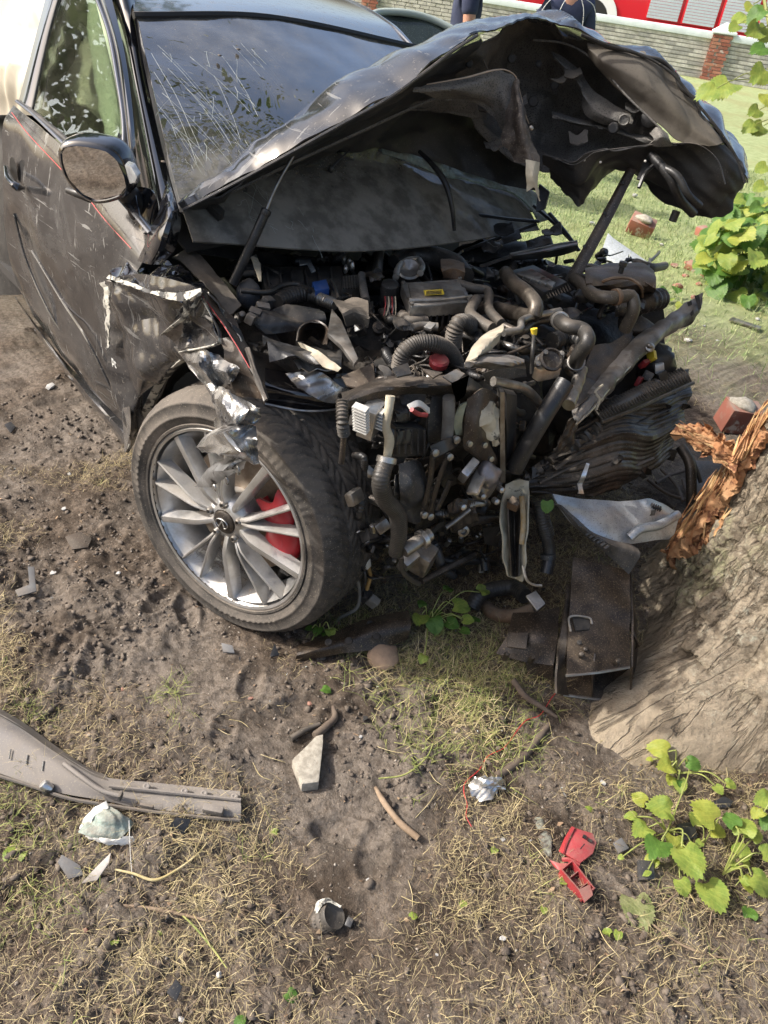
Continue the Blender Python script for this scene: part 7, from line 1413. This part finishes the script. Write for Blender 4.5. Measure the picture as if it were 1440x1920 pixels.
for (x, y, s, mi) in ((1418, 232, 32, 0), (1436, 345, 30, 0), (1428, 385, 28, 1), (1440, 310, 30, 0)):
    p = D(x, y, 1.9); leaf_obj(p, s*1.9/1425, -_f+np.array([0, 0, .6]), -_r-_u*.6, mi, sh2); stem([p, D(1460, y-15, 1.9)], .0012, sh2)
tube('twig', [D(1462, 200, 1.9), D(1460, 330, 1.9), trunk_p(-2.25, .95)], .004, M_stem, sh2, seg=6)

# ================================================================== THINGS ON THE GROUND
def GH(px, py, h=0.0): return G3(px, py, h)
# steel box section (crash box) at the tree
def zq(pts): return [Zp(a, b, c) for a, b, c in pts]
cbx = thing('crash_box', Zp(1115, 1290, 0), 'dark grit-covered steel box beam with an open end standing against the tree foot', 'car part')
top = zq([(1074, 1048, .30), (1178, 1072, .29), (1190, 1160, .23), (1180, 1250, .17), (1061, 1266, .165), (1066, 1130, .25)])
loft('top_plate', [zq([(1074, 1046, .31), (1070, 1110, .265), (1064, 1190, .21), (1061, 1266, .165)]), zq([(1125, 1058, .315), (1122, 1120, .27), (1121, 1190, .215), (1121, 1260, .17)]), zq([(1178, 1072, .30), (1180, 1130, .26), (1179, 1190, .21), (1180, 1250, .17)])], MT['crash'], cbx, 30, 14, .005, amp=.003, sc=14)
loft('side_plate', [zq([(1062, 1100, .27), (1052, 1170, .22), (1042, 1240, .18), (1040, 1300, .12)]), zq([(1074, 1100, .26), (1066, 1170, .215), (1058, 1240, .17), (1062, 1304, .06)])], MT['iron'], cbx, 20, 6, .006, amp=.004, sc=14)
loft('side_plate', [zq([(1180, 1072, .29), (1184, 1160, .23), (1183, 1250, .165)]), zq([(1184, 1110, .22), (1190, 1190, .15), (1179, 1318, .03)]), zq([(1184, 1150, .16), (1192, 1220, .09), (1178, 1320, .02)])], MT['crash'], cbx, 20, 10, .005)
loft('bottom_plate', [zq([(1057, 1302, .03), (1110, 1308, .03), (1177, 1317, .02)]), zq([(1060, 1240, .06), (1115, 1230, .07), (1180, 1240, .06)])], MT['crash'], cbx, 14, 8, .005)
loft('inner_web', [zq([(1109, 1262, .165), (1109, 1310, .03)]), zq([(1114, 1225, .2), (1114, 1250, .07)])], MT['iron'], cbx, 8, 4, .004)
tube('plate_lip', zq([(1061, 1267, .167), (1090, 1264, .168), (1121, 1261, .172), (1180, 1251, .172)]), .004, MT['steel'], cbx, seg=6); tube('plate_lip', zq([(1057, 1303, .032), (1110, 1310, .032), (1178, 1318, .022)]), .004, MT['steel'], cbx, seg=6)
prism('cutout', zq([(1072, 1158, .238), (1108, 1160, .238), (1104, 1182, .224), (1078, 1184, .222)]), (0, 0, .004), MT['plastic'], cbx, 0)
tube('cutout_rim', zq([(1070, 1184, .228), (1068, 1157, .246), (1106, 1159, .246), (1110, 1170, .238)]), .003, MT['alu'], cbx, seg=6)
for a, b in ((1086, 1205), (1098, 1218), (1150, 1198), (1090, 1228), (1172, 1170), (1158, 1240)): p = Zp(a, b, .20); lathe('bolt', p, (.3, -.3, 1), [(.007, -.02), (.007, .006), (.004, .009), (0, .009)], MT['iron'], cbx, 8)
lathe('hole', Zp(1086, 1205, .207), (.3, -.3, 1), [(0, .002), (.006, .002), (.007, 0)], MT['plastic'], cbx, 12)
loft('torn_lip', [zq([(1172, 1150, .22), (1188, 1190, .2), (1200, 1212, .18)]), zq([(1180, 1180, .19), (1192, 1205, .18), (1190, 1218, .16)])], MT['crash'], cbx, 14, 6, .004)
cb2 = thing('crash_bracket', Zp(990, 1245, 0), 'flat dark steel bracket with bolts lying left of the box beam', 'car part')
loft('plate', [zq([(962, 1150, .12), (952, 1190, .10), (930, 1226, .06)]), zq([(1005, 1148, .15), (1000, 1195, .13), (985, 1240, .07)]), zq([(1048, 1140, .16), (1045, 1195, .14), (1038, 1248, .09)])], MT['crash'], cb2, 20, 16, .006, amp=.004, sc=12)
loft('flange', [zq([(985, 1240, .072), (1012, 1244, .08), (1038, 1248, .09)]), zq([(990, 1278, .02), (1014, 1276, .03), (1036, 1290, .02)])], MT['crash'], cb2, 12, 8, .005)
prism('plate_pad', zq([(952, 1188, .118), (990, 1188, .14), (986, 1218, .118), (950, 1214, .096)]), (0, 0, .004), MT['brown'], cb2, .001)
for a, b in ((950, 1228), (998, 1234), (968, 1170), (1010, 1178)): p = Zp(a, b, .115); lathe('bolt', p, (.3, -.3, 1), [(.008, -.03), (.008, .004), (.005, .009), (0, .009)], MT['iron'], cb2, 8)
prism('small_plate', zq([(985, 1120, .2), (1004, 1110, .21), (1022, 1134, .2), (1006, 1148, .18)]), (.0, 0, .006), MT['steel'], cb2, .002)
def hz(name, pts, rpx, m, parent=None, **k):
    P = [Zp(a, b, c) for a, b, c in pts]; return tube(name, P, rpx*pxm(P[0]), m, parent, **k)
o = hz('radiator_hose', [(884, 1140, .05), (900, 1115, .08), (930, 1104, .09), (962, 1102, .10), (985, 1118, .12)], 15, MT['rubber'], seg=14, corr=(.02, .01)); tag(o, 'black rubber hose curving over the soil under the torn front', 'hose')
o = hz('drain_hose', [(910, 1138, .03), (930, 1152, .05), (965, 1155, .08), (1005, 1142, .13)], 13, MT['rust'], seg=14); tag(o, 'brown dusty hose lying below the black hose', 'hose')
# perforated subframe plate by the wheel
sp_ = thing('subframe_plate', Zp(680, 1210, 0), 'dark perforated metal plate on the ground under the front end, right of the tyre', 'car part')
loft('plate', [zq([(560, 1212, .02), (640, 1180, .05), (700, 1158, .07), (766, 1146, .08)]), zq([(556, 1228, .03), (640, 1205, .06), (710, 1182, .08), (770, 1172, .08)]), zq([(552, 1244, .0), (640, 1226, .03), (720, 1215, .04), (762, 1200, .04)])], MT['crash'], sp_, 34, 12, .005, amp=.004, sc=10)
for a, b, s in ((616, 1204, .011), (654, 1202, .012), (694, 1170, .011), (706, 1194, .012), (742, 1180, .008), (755, 1172, .010)):
    lathe('hole', Zp(a, b, .072), (.2, -.3, 1), [(0, .004), (s*.8, .004), (s, .0)], MT['plastic'], sp_, 16)
# ---- grey plastic strip, lower left
stp = thing('plastic_strip', Zp(300, 1490, 0), 'long grey plastic bumper strip with clips lying at the lower left', 'car part')
M_strip = mk('grey_strip_plastic', (.13, .12, .115), (.085, .078, .074), scale=9, rough=.5, dust=.5, dustcol=(.25, .22, .19), speck=.6, bump=.15); M_strip2 = mk('dark_strip_edge', (.08, .075, .07), rough=.6, dust=.5)
loft('strip_body', [zq([(-30, 1322, .05), (40, 1362, .045), (100, 1404, .04), (170, 1447, .035), (200, 1458, .03), (300, 1468, .025), (450, 1484, .03)]), zq([(-30, 1350, .055), (40, 1392, .05), (110, 1436, .045), (180, 1478, .035), (215, 1492, .03), (300, 1500, .028), (452, 1516, .03)]), zq([(-30, 1440, .02), (40, 1464, .02), (110, 1486, .02), (200, 1502, .02), (240, 1511, .02), (330, 1522, .02), (451, 1534, .018)])], M_strip, stp, 60, 14, .004, amp=.0012, sc=10)
loft('strip_edge', [zq([(-30, 1312, .035), (40, 1352, .03), (104, 1398, .028), (172, 1443, .025), (200, 1453, .022)]), zq([(-30, 1326, .055), (40, 1366, .05), (100, 1408, .045), (170, 1450, .038), (202, 1462, .032)])], M_strip2, stp, 40, 5, .005)
tube('strip_rib', zq([(120, 1432, .05), (150, 1455, .052), (190, 1482, .045), (224, 1492, .045)]), .006, M_strip, stp, seg=8); tube('strip_rib', zq([(-30, 1446, .024), (60, 1474, .024), (130, 1497, .024), (240, 1515, .024), (330, 1527, .024), (450, 1538, .02)]), .004, M_strip2, stp, seg=6)
tube('strip_rib', zq([(205, 1474, .038), (300, 1484, .036), (452, 1500, .036)]), .004, M_strip, stp, seg=6)
for a, b in ((20, 1414), (52, 1424), (82, 1436)): tube('slot', zq([(a, b-9, .046), (a-3, b+9, .038)]), .002, MT['plastic'], stp, seg=5, flat=.5)
for a, b in ((275, 1475), (346, 1484), (383, 1488), (440, 1494)): lathe('fastener', Zp(a, b, .036), (0, -.1, 1), [(.008, -.002), (.008, .003), (.005, .004), (0, .002)], M_strip, stp, 16)
box('tab', Zp(400, 1518, .034), (.045, .018, .016), M_strip, stp, rot(.75), .003); box('tab', Zp(275, 1512, .032), (.03, .006, .012), M_strip2, stp, rot(.75), .001); box('tab', Zp(226, 1492, .048), (.006, .016, .016), M_strip2, stp, rot(.75), .001)
ck = lathe('clip', Zp(86, 1474, .034), (-.5, -.5, .8), [(.011, -.012), (.012, .004), (.009, .010), (0, .011)], MT['alu_bright'], stp, 14); lathe('clip', Zp(92, 1478, .03), (-.2, -.3, -.8), [(.011, -.004), (.012, .012), (0, .013)], MT['plastic'], stp, 14)
# ---- stones, chips and glass
def stone(name, px, py, wpx, hpx, m, label, cat, seed, zs=.5, amp=.25, az=0, sub=3, grp=None):
    p = GH(px, py); s = pxm(p); V, Fc = lump(p+np.array([0, 0, .25*zs*wpx*s]), (wpx*s, hpx*s*1.35, wpx*s*zs), seed, sub, amp, rot(YAW-math.pi/2+az)); o = obj(name, V, Fc, m, None, sharp=30); return tag(o, label, cat, grp)
M_stone = mk('tan_stone', (.36, .25, .17), (.28, .20, .14), scale=30, rough=.9, bump=.5, bscale=120, speck=.3); M_conc = mk('pale_concrete', (.42, .385, .32), (.27, .245, .20), scale=55, rough=.9, bump=.5, bscale=150, speck=.5, speckcol=(.22, .19, .15)); M_granite = mk('grey_granite', (.42, .45, .46), (.32, .34, .35), scale=60, rough=.85, bump=.3)
stone('stone', 716, 1238, 62, 48, M_stone, 'rounded tan stone in front of the perforated plate', 'stone', 3, .7, .12)
cc = [(548, 1424), (556, 1416), (575, 1398), (592, 1380), (606, 1376), (606, 1392), (598, 1466), (566, 1470)]
o = prism('concrete_chunk', [GH(a, b, .03) for a, b in cc][::-1], (0, 0, -.032), M_conc, None, .003); tag(o, 'pale angular wedge of concrete standing on bare soil below the wheel', 'concrete')
gl_ = thing('glass_lump', GH(205, 1548), 'frayed pale green lump of laminated glass under the grey strip', 'glass')
loft('glass_sheet', [[GH(150, 1562, .02), GH(172, 1520, .03), GH(200, 1506, .035)], [GH(178, 1572, .03), GH(205, 1540, .045), GH(232, 1530, .03)], [GH(215, 1582, .015), GH(238, 1560, .025), GH(252, 1545, .01)]], M_gl2, gl_, 26, 18, .006, amp=.010, sc=30)
loft('frayed_edge', [[GH(148, 1556, .015), GH(165, 1522, .03), GH(198, 1502, .045)], [GH(160, 1562, .02), GH(178, 1530, .035), GH(202, 1515, .04)]], MT['white'], gl_, 24, 6, .004, amp=.008, sc=50); loft('frayed_edge', [[GH(165, 1568, .014), GH(205, 1582, .02), GH(255, 1580, .008)], [GH(170, 1560, .02), GH(208, 1572, .03), GH(250, 1568, .015)]], MT['white'], gl_, 24, 6, .004, amp=.008, sc=50)
tube('thread', [GH(242, 1538, .03), GH(244, 1590, .02), GH(248, 1645, .005)], .0008, MT['white'], gl_, seg=5)
def flake(name, pts, h, m, label, cat, th=.004): o = prism(name, [GH(a, b, c) for a, b, c in pts], (0, 0, -th), m, None, .001); return tag(o, label, cat)
M_sl = mk('slate_grey_plastic', (.13, .135, .14), (.10, .10, .105), rough=.55, dust=.35, speck=.3)
flake('plastic_shard', [(108, 1616, .03), (116, 1602, .035), (150, 1622, .02), (156, 1640, .012), (128, 1648, .012)], 0, M_sl, 'flat slate-grey plastic shard left of the clear shard', 'plastic shard')
flake('plastic_shard', [(152, 1656, .012), (178, 1628, .02), (208, 1598, .035), (204, 1618, .03), (182, 1650, .015)], 0, mk('clear_dusty_plastic', (.36, .34, .32), (.28, .26, .24), rough=.4, dust=.4), 'pale dusty triangular plastic shard beside the slate-grey one', 'plastic shard')
flake('plastic_shard', [(318, 1548, .025), (330, 1532, .03), (358, 1536, .025), (348, 1562, .012), (330, 1568, .008)], 0, MT['plastic'], 'black plastic chip partly under the end of the grey strip', 'plastic shard')
flake('plastic_shard', [(28, 1106, .015), (55, 1096, .02), (52, 1062, .035), (64, 1062, .03), (68, 1108, .015), (34, 1118, .01)], 0, M_sl, 'L-shaped grey plastic bracket piece on the dirt at the far left', 'plastic shard')
flake('plastic_shard', [(122, 1006, .018), (150, 996, .02), (172, 1010, .014), (165, 1026, .01), (135, 1030, .012)], 0, MT['brown'], 'dark brown flat flake on the soil left of the wheel', 'plastic shard')
flake('plastic_shard', [(1196, 1612, .03), (1226, 1614, .03), (1228, 1648, .014), (1198, 1650, .014)], 0, MT['plastic2'], 'small square of dark grey plastic beside the seedlings', 'plastic shard', .01)
flake('plastic_shard', [(1270, 1545, .03), (1302, 1540, .03), (1308, 1570, .02), (1280, 1576, .02)], 0, MT['plastic'], 'black plastic square half hidden among the seedling stems', 'plastic shard', .012)
flake('plastic_shard', [(1335, 1504, .02), (1358, 1492, .025), (1376, 1502, .02), (1368, 1514, .015), (1344, 1514, .012)], 0, MT['plastic'], 'curved black plastic bit above the seedlings at the right', 'plastic shard', .01)
flake('plastic_shard', [(415, 1205, .03), (436, 1210, .03), (440, 1224, .015), (418, 1222, .015)], 0, M_sl, 'small dark plastic piece in the soil below the tyre', 'plastic shard')
flake('plastic_shard', [(505, 1232, .008), (515, 1206, .035), (524, 1228, .01)], 0, MT['plastic'], 'upright dark splinter of plastic right of the tyre print', 'plastic shard')
flake('plastic_shard', [(1150, 1580, .015), (1165, 1570, .02), (1180, 1590, .012), (1160, 1600, .01)], 0, M_sl, 'tiny slate-grey chip left of the seedlings', 'plastic shard')
flake('plastic_shard', [(312, 1860, .02), (330, 1835, .03), (342, 1850, .02), (330, 1878, .008)], 0, MT['plastic2'], 'dark flake in the straw near the bottom left', 'plastic shard')
flake('plastic_shard', [(8, 796, .02), (20, 790, .02), (30, 800, .01), (20, 812, .006)], 0, MT['plastic'], 'small black lump of plastic on the dirt beneath the sill', 'plastic shard')
ms = thing('foil_scrap', GH(912, 1472), 'crumpled silver foil scrap at the end of the dark root', 'foil')
loft('foil', [[GH(880, 1470, .01), GH(905, 1455, .03), GH(945, 1462, .02)], [GH(884, 1484, .02), GH(915, 1474, .035), GH(946, 1476, .02)], [GH(892, 1494, .006), GH(915, 1494, .01), GH(930, 1488, .006)]], MT['alu_bright'], ms, 40, 30, .002, amp=.016, sc=34, sharp=12, ragged=.006)
# ---- black cap lying in the straw
cp_ = thing('black_cap', GH(618, 1725), 'round black threaded cap with a torn pale rim, low in the centre foreground', 'cap')
cax = _r*.58+_u*.52-_f*.45; cc0 = GH(628, 1716, .028)
cup = lathe('cap_body', cc0, cax, [(0.0192, -0.0600), (0.0240, -0.0576), (0.0246, -0.0504), (0.0264, -0.0480), (0.0264, -0.0408), (0.0246, -0.0384), (0.0246, -0.0336), (0.0270, -0.0312), (0.0270, -0.0240), (0.0252, -0.0216), (0.0252, -0.0168), (0.0276, -0.0144), (0.0276, -0.0048), (0.0258, -0.0012), (0.0216, -0.0036), (0.0000, -0.0060)], MT['rubber2'], cp_, 36)
pa = np.cross(cax, [0, 0, 1.]); pa /= np.linalg.norm(pa); pb = np.cross(cax, pa); can = cax/np.linalg.norm(cax)
for k in range(26): th_ = k*math.pi/13; e_ = pa*math.cos(th_)+pb*math.sin(th_); tube('grip_rib', [cc0+e_*.0268-can*.006, cc0+e_*.0258-can*.056], .0013, MT['rubber'], cp_, seg=4, sub=2)
loft('torn_rim', [[GH(588, 1708, .02), GH(596, 1690, .035), GH(616, 1684, .045), GH(642, 1700, .045)], [GH(594, 1716, .018), GH(604, 1699, .038), GH(619, 1692, .046), GH(638, 1704, .046)]], MT['white_edge'], cp_, 30, 6, .002, amp=.005, sc=40, ragged=.003)
box('cap_lug', GH(655, 1730, .014), (.014, .018, .018), MT['plastic2'], cp_, rot(.5, .3), .003)
# ---- red plastic cover, two halves joined by a hinge
rc_ = thing('red_cover', GH(1080, 1620), 'broken red plastic fuse cover in two hinged halves in the right foreground', 'cover')
prism('upper_half', [GH(a, b, h) for a, b, h in ((1058, 1600, .02), (1078, 1552, .045), (1112, 1562, .04), (1119, 1580, .035), (1112, 1600, .028), (1088, 1618, .02))], (0, 0, -.006), MT['red'], rc_, .002)
loft('upper_wall', [[GH(1058, 1602, .022), GH(1066, 1576, .036), GH(1078, 1552, .05)], [GH(1050, 1598, .01), GH(1062, 1572, .02), GH(1074, 1552, .03)]], MT['red'], rc_, 10, 5, .004)
box('slot', GH(1096, 1569, .043), (.008, .008, .003), MT['plastic'], rc_, rot(.4), 0); box('slot', GH(1106, 1576, .040), (.009, .007, .003), MT['plastic'], rc_, rot(.4), 0); tube('rib', [GH(1088, 1592, .030), GH(1096, 1582, .034)], .001, MT['plastic'], rc_, seg=4)
tube('hinge', [GH(1054, 1612, .02), GH(1066, 1612, .025), GH(1086, 1622, .022)], .005, MT['red'], rc_, seg=6)
lowp = [(1046, 1640), (1068, 1622), (1110, 1676), (1090, 1692)]; bt = [GH(a, b, .006) for a, b in lowp]
prism('lower_half', bt, (0, 0, -.004), MT['red'], rc_, .001)
for i in range(4):
    a, b = np.array(bt[i]), np.array(bt[(i+1) % 4]); nn = np.cross(b-a, [0, 0, 1]); nn /= np.linalg.norm(nn); prism('wall', [a, b, b+nn*.003, a+nn*.003], (0, 0, .024), MT['red'], rc_, 0)
for f in (.32, .72):
    a = bt[0]*(1-f)+bt[3]*f; b = bt[1]*(1-f)+bt[2]*f; nn = np.array([.002, .002, 0]); prism('divider', [a, b, b+nn, a+nn], (0, 0, .018), MT['red'], rc_, 0)
loft('lid_flap', [[GH(1085, 1668, .032), GH(1106, 1658, .032)], [GH(1096, 1692, .03), GH(1112, 1678, .03)]], MT['red'], rc_, 6, 4, .003)
loft('torn_corner', [[GH(1030, 1612, .015), GH(1048, 1618, .02), GH(1062, 1618, .022)], [GH(1038, 1624, .012), GH(1050, 1632, .02), GH(1066, 1624, .022)]], MT['red'], rc_, 10, 5, .003)
# ---- bark bit, twigs, roots, wires
o = stone('bark_piece', 1020, 1570, 22, 58, mk('lichen_bark', (.26, .27, .22), (.08, .07, .06), scale=60, rough=.95, bump=.8), 'grey lichen-covered bark piece left of the red cover', 'bark', 7, .5, .3, .25)
M_twig = mk('brown_twig', (.30, .22, .15), (.20, .14, .09), rough=.9, bump=.5); M_root = mk('dark_root', (.09, .065, .05), (.13, .10, .075), rough=.9, bump=.6)
def twig(pts, rpx, m, label, cat='twig', h=.006, grp=None):
    P = [GH(a, b, h+(c[0] if c else 0)) for a, b, *c in pts]; r = [x*pxm(P[0]) for x in rpx]; o = tube('twig' if cat == 'twig' else cat, P, r, m, None, seg=8, sub=10*len(P)); return tag(o, label, cat, grp)
twig([(704, 1476), (716, 1498), (735, 1525), (752, 1545), (785, 1572)], [3.5, 6, 6, 6.5, 6], M_twig, 'short thick bent twig lying on bare soil in the centre', h=.012)
twig([(230, 1698), (270, 1702), (330, 1712), (395, 1728)], [3, 4, 3.5, 2], M_twig, 'thin pale twig crossing the straw at the lower left')
twig([(215, 1630), (250, 1638), (290, 1650), (330, 1632), (370, 1602), (388, 1580)], [2, 2.5, 3, 2.5, 2, 1.5], M_straw3, 'pale curved dry stalk with a raised tip left of centre', h=.012)
twig([(330, 1705), (365, 1738), (400, 1780), (425, 1815)], [1.5, 2, 2, 1.2], M_gr, 'greenish grass stalk hanging down over the straw at lower left')
twig([(962, 1275, .03), (985, 1305, .02), (1015, 1325, .01), (1045, 1345)], [6, 6, 5, 3], M_root, 'dark root running from under the steel bracket', 'root')
twig([(1030, 1358), (1005, 1390), (985, 1415), (955, 1440), (930, 1455)], [5, 7, 7, 8, 7], M_root, 'thick dark root bending towards the foil scrap', 'root')
twig([(590, 1380), (612, 1362), (628, 1345), (625, 1325)], [8, 8, 7, 4], M_root, 'dark stub of root above the pale concrete wedge', 'root', .015)
twig([(545, 1385), (570, 1370), (600, 1358)], [6, 6, 5], MT['rubber2'], 'short dusty hose stub left of the pale concrete wedge', 'hose', .012)
twig([(1220, 1730), (1262, 1762), (1310, 1785), (1380, 1800), (1440, 1802)], [2, 2.2, 2, 1.6, 1.2], M_twig, 'long thin brown twig at the lower right edge')
twig([(1220, 1735), (1240, 1700), (1290, 1660)], [1.2, 1.5, 1], M_twig, 'hair-thin twig under the seedlings')
twig([(1080, 1285), (1042, 1300), (1012, 1341), (985, 1352), (945, 1402), (915, 1418), (898, 1444), (872, 1468), (870, 1486), (876, 1508), (874, 1530), (884, 1550)], [.7, .8, .8, .8, .8, .8, .7], MT['redline'], 'thin red wire trailing from the box beam across the grass', 'wire', .010)
twig([(710, 1460), (760, 1452), (800, 1420), (812, 1395)], [1.5, 1.8, 1.8, 1.2], M_gr, 'green arching grass stem beside the mound', 'grass stem', .02)
twig([(1395, 1720), (1340, 1705), (1330, 1735)], [1, 1.3, 1], M_twig, 'fine twig beside the dull green leaf')
stk = []
for k in range(60):
    a, b = rw.uniform(40, 1430), rw.uniform(1300, 1910); an = rw.uniform(0, 6.28); l = rw.uniform(20, 80)
    P = [GH(x, y, .009) for x, y in ((a, b), (a+l*.5*math.cos(an)+rw.uniform(-8, 8), b+l*.5*math.sin(an)+rw.uniform(-8, 8)), (a+l*math.cos(an), b+l*math.sin(an)))]
    stk.append(tubemesh(P, [.0006, .0010, .0005], seg=5, sub=8))
V, Fc = merge(stk); tag(obj('dry_stalks', V, Fc, M_straw3, None, loc=(0, 0, 0)), 'hair-thin dry stalks lying loose across the foreground straw', 'dry stalks', kind='stuff')
M_chip = mk('white_chip', (.48, .47, .45), (.34, .33, .31), rough=.6, bump=.5)
for k, (a, b, s) in enumerate(((676, 1381, 9), (548, 880, 6), (726, 1703, 10), (95, 726, 18), (340, 1912, 12), (820, 1790, 8), (1005, 1822, 8), (1140, 1745, 9), (942, 1760, 11), (410, 1828, 11), (476, 1866, 8), (100, 1075, 10), (222, 1075, 9), (130, 890, 8), (70, 620, 10), (940, 1575, 12), (990, 1572, 14), (1130, 1468, 10), (690, 1650, 7), (120, 955, 9), (260, 735, 8), (232, 1300, 8))):
    stone('white_chip', a, b, s, s, M_chip, 'small white chip scattered on the soil', 'chip', k, .5, .35, k, 1, 'white chips scattered over the ground')
for k, (a, b, s) in enumerate(((230, 1293, 10), (580, 1320, 9), (470, 1310, 8), (1100, 1600, 8), (160, 1745, 9))):
    stone('brick_chip', a, b, s, s, M_rbrick[0], 'tiny orange-red brick crumb in the soil', 'brick chip', k+40, .6, .3, k, 1, 'brick crumbs in the foreground soil')
# ---- bricks and slab on the meadow
def rub(px, py, s, m, az, label, tilt=.15, cat='brick', mort=False):
    p = Zp(px, py, 0); t = thing('loose_brick', p, label, cat); M = rot(az, tilt, tilt*.6)
    V, Fc = boxmesh(p+np.array([0, 0, s[2]*.45]), s, M, .006); V = V+.006*vn(V, 30, 3)[:, None]; obj('brick', V, Fc, m, t, sharp=40)
    if mort:
        V, Fc = lump(p+M @ np.array([-s[0]*.1, s[1]*.1, s[2]*.95]), (s[0]*.8, s[1]*.8, s[2]*.5), 5, 3, .3); obj('mortar', V, Fc, M_conc, t)
    return t
rub(1198, 438, (.2, .13, .13), M_rbrick[0], .5, 'upright chunk of red brick with mortar in the grass behind the wreck', .35, mort=True)
rub(1325, 446, (.2, .1, .07), M_rbrick[0], -.2, 'flat red brick half left of the shrub top', .1)
rub(1378, 800, (.16, .12, .12), M_rbrick[1], .9, 'mortar-topped brick lump above the torn orange wood', .1, mort=True)
rub(1302, 508, (.14, .1, .05), M_rbrick[2], .3, 'crumbled orange brick left of the shrub foot', .1); rub(1325, 520, (.1, .08, .05), M_rbrick[0], 1.3, 'smaller red brick fragment touching the shrub foot', .2)
for k, (a, b) in enumerate(((1270, 540), (1290, 495), (1310, 535), (1335, 555), (1300, 560), (1285, 520), (1340, 530), (1265, 500))):
    stone('brick_rubble', a, b, rw.uniform(10, 22), rw.uniform(8, 14), rw.choice(M_rbrick), 'small piece of red brick rubble near the shrub foot', 'brick rubble', k, .6, .3, k, 2, 'brick rubble near the shrub')
o = prism('granite_slab', [Zp(1140, 436, .12), Zp(1150, 446, .10), Zp(1214, 490, .02), Zp(1160, 496, .02), Zp(1128, 470, .05)], (.02, -.02, -.05), M_granite, None, .004); tag(o, 'pale grey triangular slab of stone leaning behind the engine bay', 'stone slab')
o = prism('metal_strip', [Zp(1368, 598, .02), Zp(1374, 594, .02), Zp(1428, 612, .015), Zp(1424, 617, .015)], (0, 0, -.012), MT['steel'], None, .002); tag(o, 'narrow grey metal strip on the dirt below the shrub', 'metal strip')
for k, (a, b, s) in enumerate(((1290, 640, 16), (1190, 368, 14), (1320, 612, 8), (1345, 640, 9), (1110, 420, 14), (1240, 460, 12), (1420, 600, 12))): stone('white_chip', a, b, s, s*.6, M_chip, 'white fragment lying on the dirt behind the wreck', 'chip', k+20, .5, .35, k, 1, 'white fragments behind the wreck')
plant('small pale seedling among the brick rubble', (1265, 555), [(1245, 548, .06, 28, 1), (1268, 543, .06, 28, 1), (1258, 562, .03, 20, 0)])
for P in ([(1290, 935), (1280, 900)], [(1230, 905), (1260, 890), (1295, 880)], [(1240, 880), (1268, 910), (1280, 940)], [(1215, 900), (1250, 925), (1290, 938)]):
    twig([(a, b, .02) for a, b in P], [3]*len(P), M_root, 'broken dark twig in the hollow between radiator and trunk', 'twig', .02, 'twigs in the hollow by the trunk')
o = loft('grey_panel_scrap', [zq([(1300, 860, .06), (1350, 870, .10), (1385, 900, .1)]), zq([(1290, 920, .02), (1330, 935, .04), (1350, 930, .06)])], MT['plastic2'], None, 14, 10, .004, amp=.015, sc=10); tag(o, 'dusty grey panel scrap behind the trunk wound', 'panel scrap')
# ---- cream sheet beyond the rear door
cs = loft('cream_sheet', [[Yp(-70, -25, .30), Yp(20, -30, .33), Yp(112, -30, .36)], [Yp(-70, 60, .22), Yp(20, 60, .24), Yp(108, 60, .27)], [Yp(-70, 150, .16), Yp(20, 150, .17), Yp(100, 150, .2)], [Yp(-70, 215, .16), Yp(15, 215, .16), Yp(85, 215, .17)]], mk('cream_plastic_sheet', (.62, .57, .46), (.50, .45, .35), scale=3, rough=.5, bump=.2, bscale=8), None, 60, 60, .003, amp=.035, sc=5, seed=5); tag(cs, 'bright cream crumpled plastic sheet hanging in the open rear doorway of the car', 'sheet')

# ---- labels that place each of the small look-alikes by its nearest landmark
LMK = [('tyre', 480, 1150), ('pale concrete wedge', 580, 1425), ('black threaded cap', 618, 1722), ('red plastic cover', 1078, 1620), ('end of the grey strip', 430, 1510), ('green glass lump', 205, 1545), ('lime-green seedling', 1260, 1590), ('silver foil scrap', 912, 1472), ('tan stone', 716, 1238), ('withered leaf', 1196, 1702), ('thick bent twig', 745, 1530), ('slate-grey shard', 132, 1625), ('steel box beam', 1115, 1280), ('L-shaped bracket piece', 50, 1090), ('sill', 120, 690), ('shrub', 1390, 520), ('upright brick chunk', 1198, 438), ('stone slab', 1170, 475), ('brick half', 1325, 446), ('narrow metal strip', 1398, 605), ('brown flake', 148, 1012), ('bottom edge of the picture', 720, 1910), ('lower left corner', 60, 1880), ('lower right corner', 1400, 1880), ('trunk wound', 1300, 850), ('radiator', 1200, 880)]
used = {}
items = []
for o in list(SC.objects):
    if o.parent is None and o.get('group') and o.get('category') in ('chip', 'dry leaf', 'brick chip', 'brick rubble', 'twig'):
        p = np.array(o.matrix_basis.translation)-CAM; z = p @ _f; items.append((o, 720+FPX*(p @ _r)/z, 960-FPX*(p @ _u)/z))
base = {'chip': 'small white chip', 'dry leaf': 'small dry curled leaf', 'brick chip': 'tiny orange-red brick crumb', 'brick rubble': 'small piece of red brick rubble', 'twig': 'broken dark twig'}
for o, x, y in items:
    for dist, nm, lx_, ly_ in sorted((math.hypot(x-a, y-b), n_, a, b) for n_, a, b in LMK):
        dx, dy = x-lx_, y-ly_; side = ('right of' if dx > 0 else 'left of') if abs(dx) > abs(dy) else ('below' if dy > 0 else 'above')
        lab = '%s %s %s the %s' % (base[o['category']], 'close' if dist < 60 else 'a little way' if dist < 160 else 'some distance', side, nm)
        if lab not in used: break
    used[lab] = 1; o['label'] = lab
